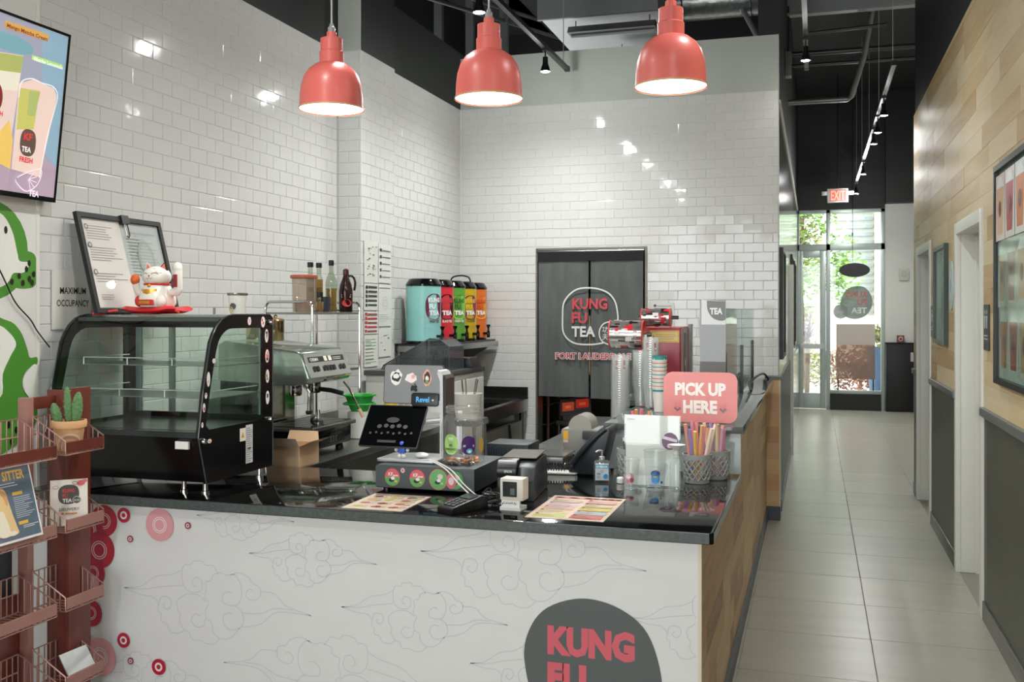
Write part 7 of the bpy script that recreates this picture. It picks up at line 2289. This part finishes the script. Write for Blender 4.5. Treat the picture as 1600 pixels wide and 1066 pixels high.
MB().box(-0.62, 0.52, -0.35, 1.2, 0.0, 0.5).build('duct_body', mat('duct_grey', '#b4b7b4', 0.5, var=0.06), du, bevel=0.006)
MB().box(-0.64, 0.54, -0.37, -0.33, -0.02, 0.52).build('flange', mat('duct_flange', '#7d807e', 0.5), du)
for x in (-0.6, 0.5):
    MB().cyl((x, 0, 0.5), (x, 0, ZC - 4.52), 0.006, 6).build('hanger_rod', PIPE, du)
for i, (x, y, z, w, lab) in enumerate(((-1.87, 9.45, 4.36, 0.85, 'strip light fixture hanging under the grey air duct'), (-1.7, 10.4, 4.33, 0.6, 'shorter strip light fixture hanging behind the first'))):
    t = thing('strip_fixture', lab, 'light fixture', (x, y, z))
    MB().prism([(-0.10, 0.0), (0.10, 0.0), (0.05, 0.07), (-0.05, 0.07)], -w / 2, w / 2, frame((0, 0, 0), (0, 1, 0), (0, 0, 1))).build('reflector', mat('fixture_grey', '#6e716f', 0.4, 0.3), t)
    MB().cyl((-w / 2 + 0.02, 0, -0.015), (w / 2 - 0.02, 0, -0.015), 0.015, 10).build('tube', mat('tube_grey', '#a6a8a6', 0.4), t)
    for s in (-1, 1):
        MB().cyl((s * w / 2 * 0.85, 0, 0.07), (s * w / 2 * 0.85, 0, 0.165 if i else 0.135), 0.005, 6).build('hanger_rod', PIPE, t)
fd = thing('foil_duct', 'foil wrapped round duct running above the grey band', 'duct', (-0.93, 10.6, 4.93))
MB().cyl((-0.45, 0, 0), (0.45, 0, 0), 0.19, 24).build('duct_body', mat('foil_wrap', '#a4a8a4', 0.3, 0.7, var=0.3, scale=20, bump=0.5), fd, smooth=True)
for x in (-0.4, 0.3):
    MB().tube([(x, 0.2 * math.cos(R(a)), 0.2 * math.sin(R(a))) for a in range(0, 361, 20)], 0.008, 6).build('strap', PIPE, fd)
pipe('pale grey strut sloping down behind the grey band', [(-0.80, 10.5, 4.95), (-0.52, 10.5, 4.40)], 0.028, PIPEL, 'strut', 'ceiling_strut')
pipe('black conduit running along the left void, upper one', [(-3.35, 7.0, 4.35), (-2.75, 11.0, 4.9)], 0.02)
pipe('black conduit running along the left void, lower one', [(-3.30, 7.0, 4.22), (-2.70, 11.0, 4.75)], 0.02)
for i, (x, y) in enumerate(((-3.45, 8.9), (-3.2, 9.1), (-2.95, 9.4))):
    tag(MB().box(x - 0.04, x + 0.04, y - 0.03, y + 0.03, 3.2, ZC).build('steel_stud', mat('stud_grey', '#55585a', 0.5)), ['grey steel stud in the dark void, nearest the pillar', 'grey steel stud standing between two others in the void', 'grey steel stud in the dark void, nearest the air duct'][i], 'stud', 'studs in the dark void')
jb = thing('junction_box', 'small grey junction box on the dark corridor wall', 'junction box', (XC + 0.0, 10.2, 3.98))
MB().box(0, 0.06, -0.07, 0.07, 0, 0.24).build('box', mat('box_grey', '#7e8180', 0.4), jb, bevel=0.004)
MB().cyl((0.03, 0, 0.24), (0.03, 0, 0.7), 0.012, 8).build('conduit', PIPE, jb)
pv = MB()
rv_ = thing('ceiling_fan_vent', 'round black vent on the dark block wall above the storefront', 'vent', (0.62, YF - 0.067, 4.2))
MB().lathe([(0.16, 0), (0.2, 0), (0.2, 0.03), (0.16, 0.03), (0.16, 0)], 28, (0, -0.03, 0.2), 'Y', cap0=False, cap1=False).build('ring', DARKW, rv_)
MB().lathe([(0.0, 0.0), (0.16, 0.0)], 24, (0, -0.005, 0.2), 'Y', cap0=False, cap1=False).build('mesh', BLACK, rv_)

# ================================================================== OUTSIDE
ground = struct(MB().box(-9, 12, YF + 0.2, 40, -0.25, -0.02).build('floor_outside', mat('pale_paving', '#b9b0ac', 0.7, var=0.1, scale=3)), 'pale paved walk outside the storefront')
pm = MB().box(0.004, 0.196, 0.004, 0.396, -0.02, 0.0).mesh('paver')
pm.materials.append(mat('paver_stone', '#b7acab', 0.7, var=0.06, rand=0.1))
for i in range(14):
    for j in range(8):
        link('paver', pm, ground, (-0.7 + 0.2 * i, YF + 0.3 + 0.4 * j, 0))
bl = thing('white_building', 'white building with louvred shutters across the walk', 'building', (2.4, 27, 0))
MB().box(-1.9, 6, 0, 4, -0.02, 9).build('wall', mat('white_stucco', '#dcdad4', 0.7), bl)
MB().box(-0.95, -0.35, -0.5, 0, -0.02, 9).build('pilaster', mat('beige_stucco', '#cbbfb0', 0.7), bl)
for k in range(26):
    z = 1.6 + k * 0.2
    MB().box(-1.9, -0.98, -0.12, 0.0, z, z + 0.09).build('louver', mat('louver_grey', '#8e9396', 0.5), bl)
MB().box(-9, -2.2, 3, 5, -0.02, 7).build('rear_wall', mat('white_stucco'), bl)
BARK = mat('bark', '#6b5648', 0.8, var=0.3, scale=12)
def leaves(n, c, r, seed, size, m):
    rg = random.Random(seed)
    vs, fs = [], []
    for k in range(n):
        a, b = rg.uniform(0, 2 * PI), rg.uniform(-1, 1)
        q = rg.random() ** 0.5
        p = Vector((c[0] + r[0] * q * math.cos(a) * math.sqrt(1 - b * b), c[1] + r[1] * q * math.sin(a) * math.sqrt(1 - b * b), c[2] + r[2] * q * b))
        u = Vector((rg.uniform(-1, 1), rg.uniform(-1, 1), rg.uniform(-.6, .6))).normalized()
        w = u.orthogonal().normalized()
        s = size * rg.uniform(.6, 1.3)
        o = len(vs)
        vs += [p - u * s, p + w * s * .4 + Vector((0, 0, s * .1)), p + u * s, p - w * s * .4]
        fs.append((o, o + 1, o + 2, o + 3))
    return MB().add(vs, fs)
L1 = mat('leaf_green', '#6f8f3c', 0.5, var=0.35, scale=4)
L2 = mat('leaf_olive', '#7d7a44', 0.6, var=0.35, scale=4)
L3 = mat('leaf_red', '#8c5a4c', 0.6, var=0.4, scale=5)
tr = thing('palm_tree', 'tree with green and brown leaves outside the glass door', 'tree', (-0.35, 21.2, -0.02))
MB().tube([(0, 0, 0), (0.04, 0, 1.2), (-0.02, 0.05, 2.4), (0.02, 0, 3.6)], 0.13, 12).build('trunk', BARK, tr, smooth=True)
for c, r, n, sd, m, nm in (((-0.1, 0, 3.9), (1.0, 0.8, 0.9), 1500, 1, L1, 'crown'), ((0.0, -0.1, 3.1), (0.6, 0.5, 0.7), 500, 2, L2, 'crown'), ((0.1, -0.2, 2.4), (0.55, 0.5, 0.5), 420, 3, L1, 'crown'), ((0.05, 0, 1.6), (0.4, 0.4, 0.3), 200, 4, L2, 'crown'), ((0.85, 0.5, 2.6), (0.5, 0.4, 0.8), 420, 9, L1, 'crown')):
    o = leaves(n, c, r, sd, 0.075, m).build(nm, m, tr)
    o['kind'] = 'stuff'
yc = thing('spiky_plant', 'purple spiky leaved plant outside the glass door', 'plant', (-0.15, 20.2, -0.02))
b = MB()
rg = random.Random(6)
for k in range(46):
    a, e = rg.uniform(0, 2 * PI), rg.uniform(-.3, 1.2)
    d = Vector((math.cos(a) * math.cos(e), math.sin(a) * math.cos(e), math.sin(e)))
    s = d.cross(Vector((0, 0, 1))).normalized() * 0.025
    p = Vector((0, 0, 1.15))
    q = p + d * 0.65
    b.add([p - s, p + s, q], [(0, 1, 2)])
o = b.build('leaves', mat('leaf_purple', '#7a5f6c', 0.5, var=0.3), yc)
o['kind'] = 'stuff'
MB().tube([(0, 0, 0), (0.02, 0, 1.15)], 0.05, 10).build('stem', BARK, yc)
for i, (x, y, sz, m, lab) in enumerate(((0.85, 20.6, (0.7, 0.45, 0.55), L3, 'low red brown bush outside the storefront window'), (-0.25, 22.5, (0.9, 0.6, 0.55), L2, 'low olive bush outside the glass door'), (1.9, 21.5, (0.7, 0.5, 0.6), L1, 'green bush beside the red brown bush'))):
    t = thing('bush', lab, 'bush', (x, y, -0.02))
    o = leaves(1100, (0, 0, sz[2]), sz, 20 + i, 0.06, m).build('foliage', m, t)
    o['kind'] = 'stuff'
    MB().tube([(0, 0, 0), (0.02, 0, sz[2])], 0.03, 8).build('stem', BARK, t)
pt = thing('planter', 'blue grey planter standing outside the window', 'planter', (1.15, 18.9, -0.02))
MB().lathe([(0.16, 0), (0.2, 0.02), (0.26, 1.05), (0.24, 1.05), (0.2, 0.9)], 24, cap1=False).build('pot', mat('planter_blue', '#4a5f80', 0.5), pt, smooth=True)
o = leaves(220, (0, 0, 1.2), (0.3, 0.3, 0.25), 31, 0.07, L2).build('foliage', L2, pt)
o['kind'] = 'stuff'
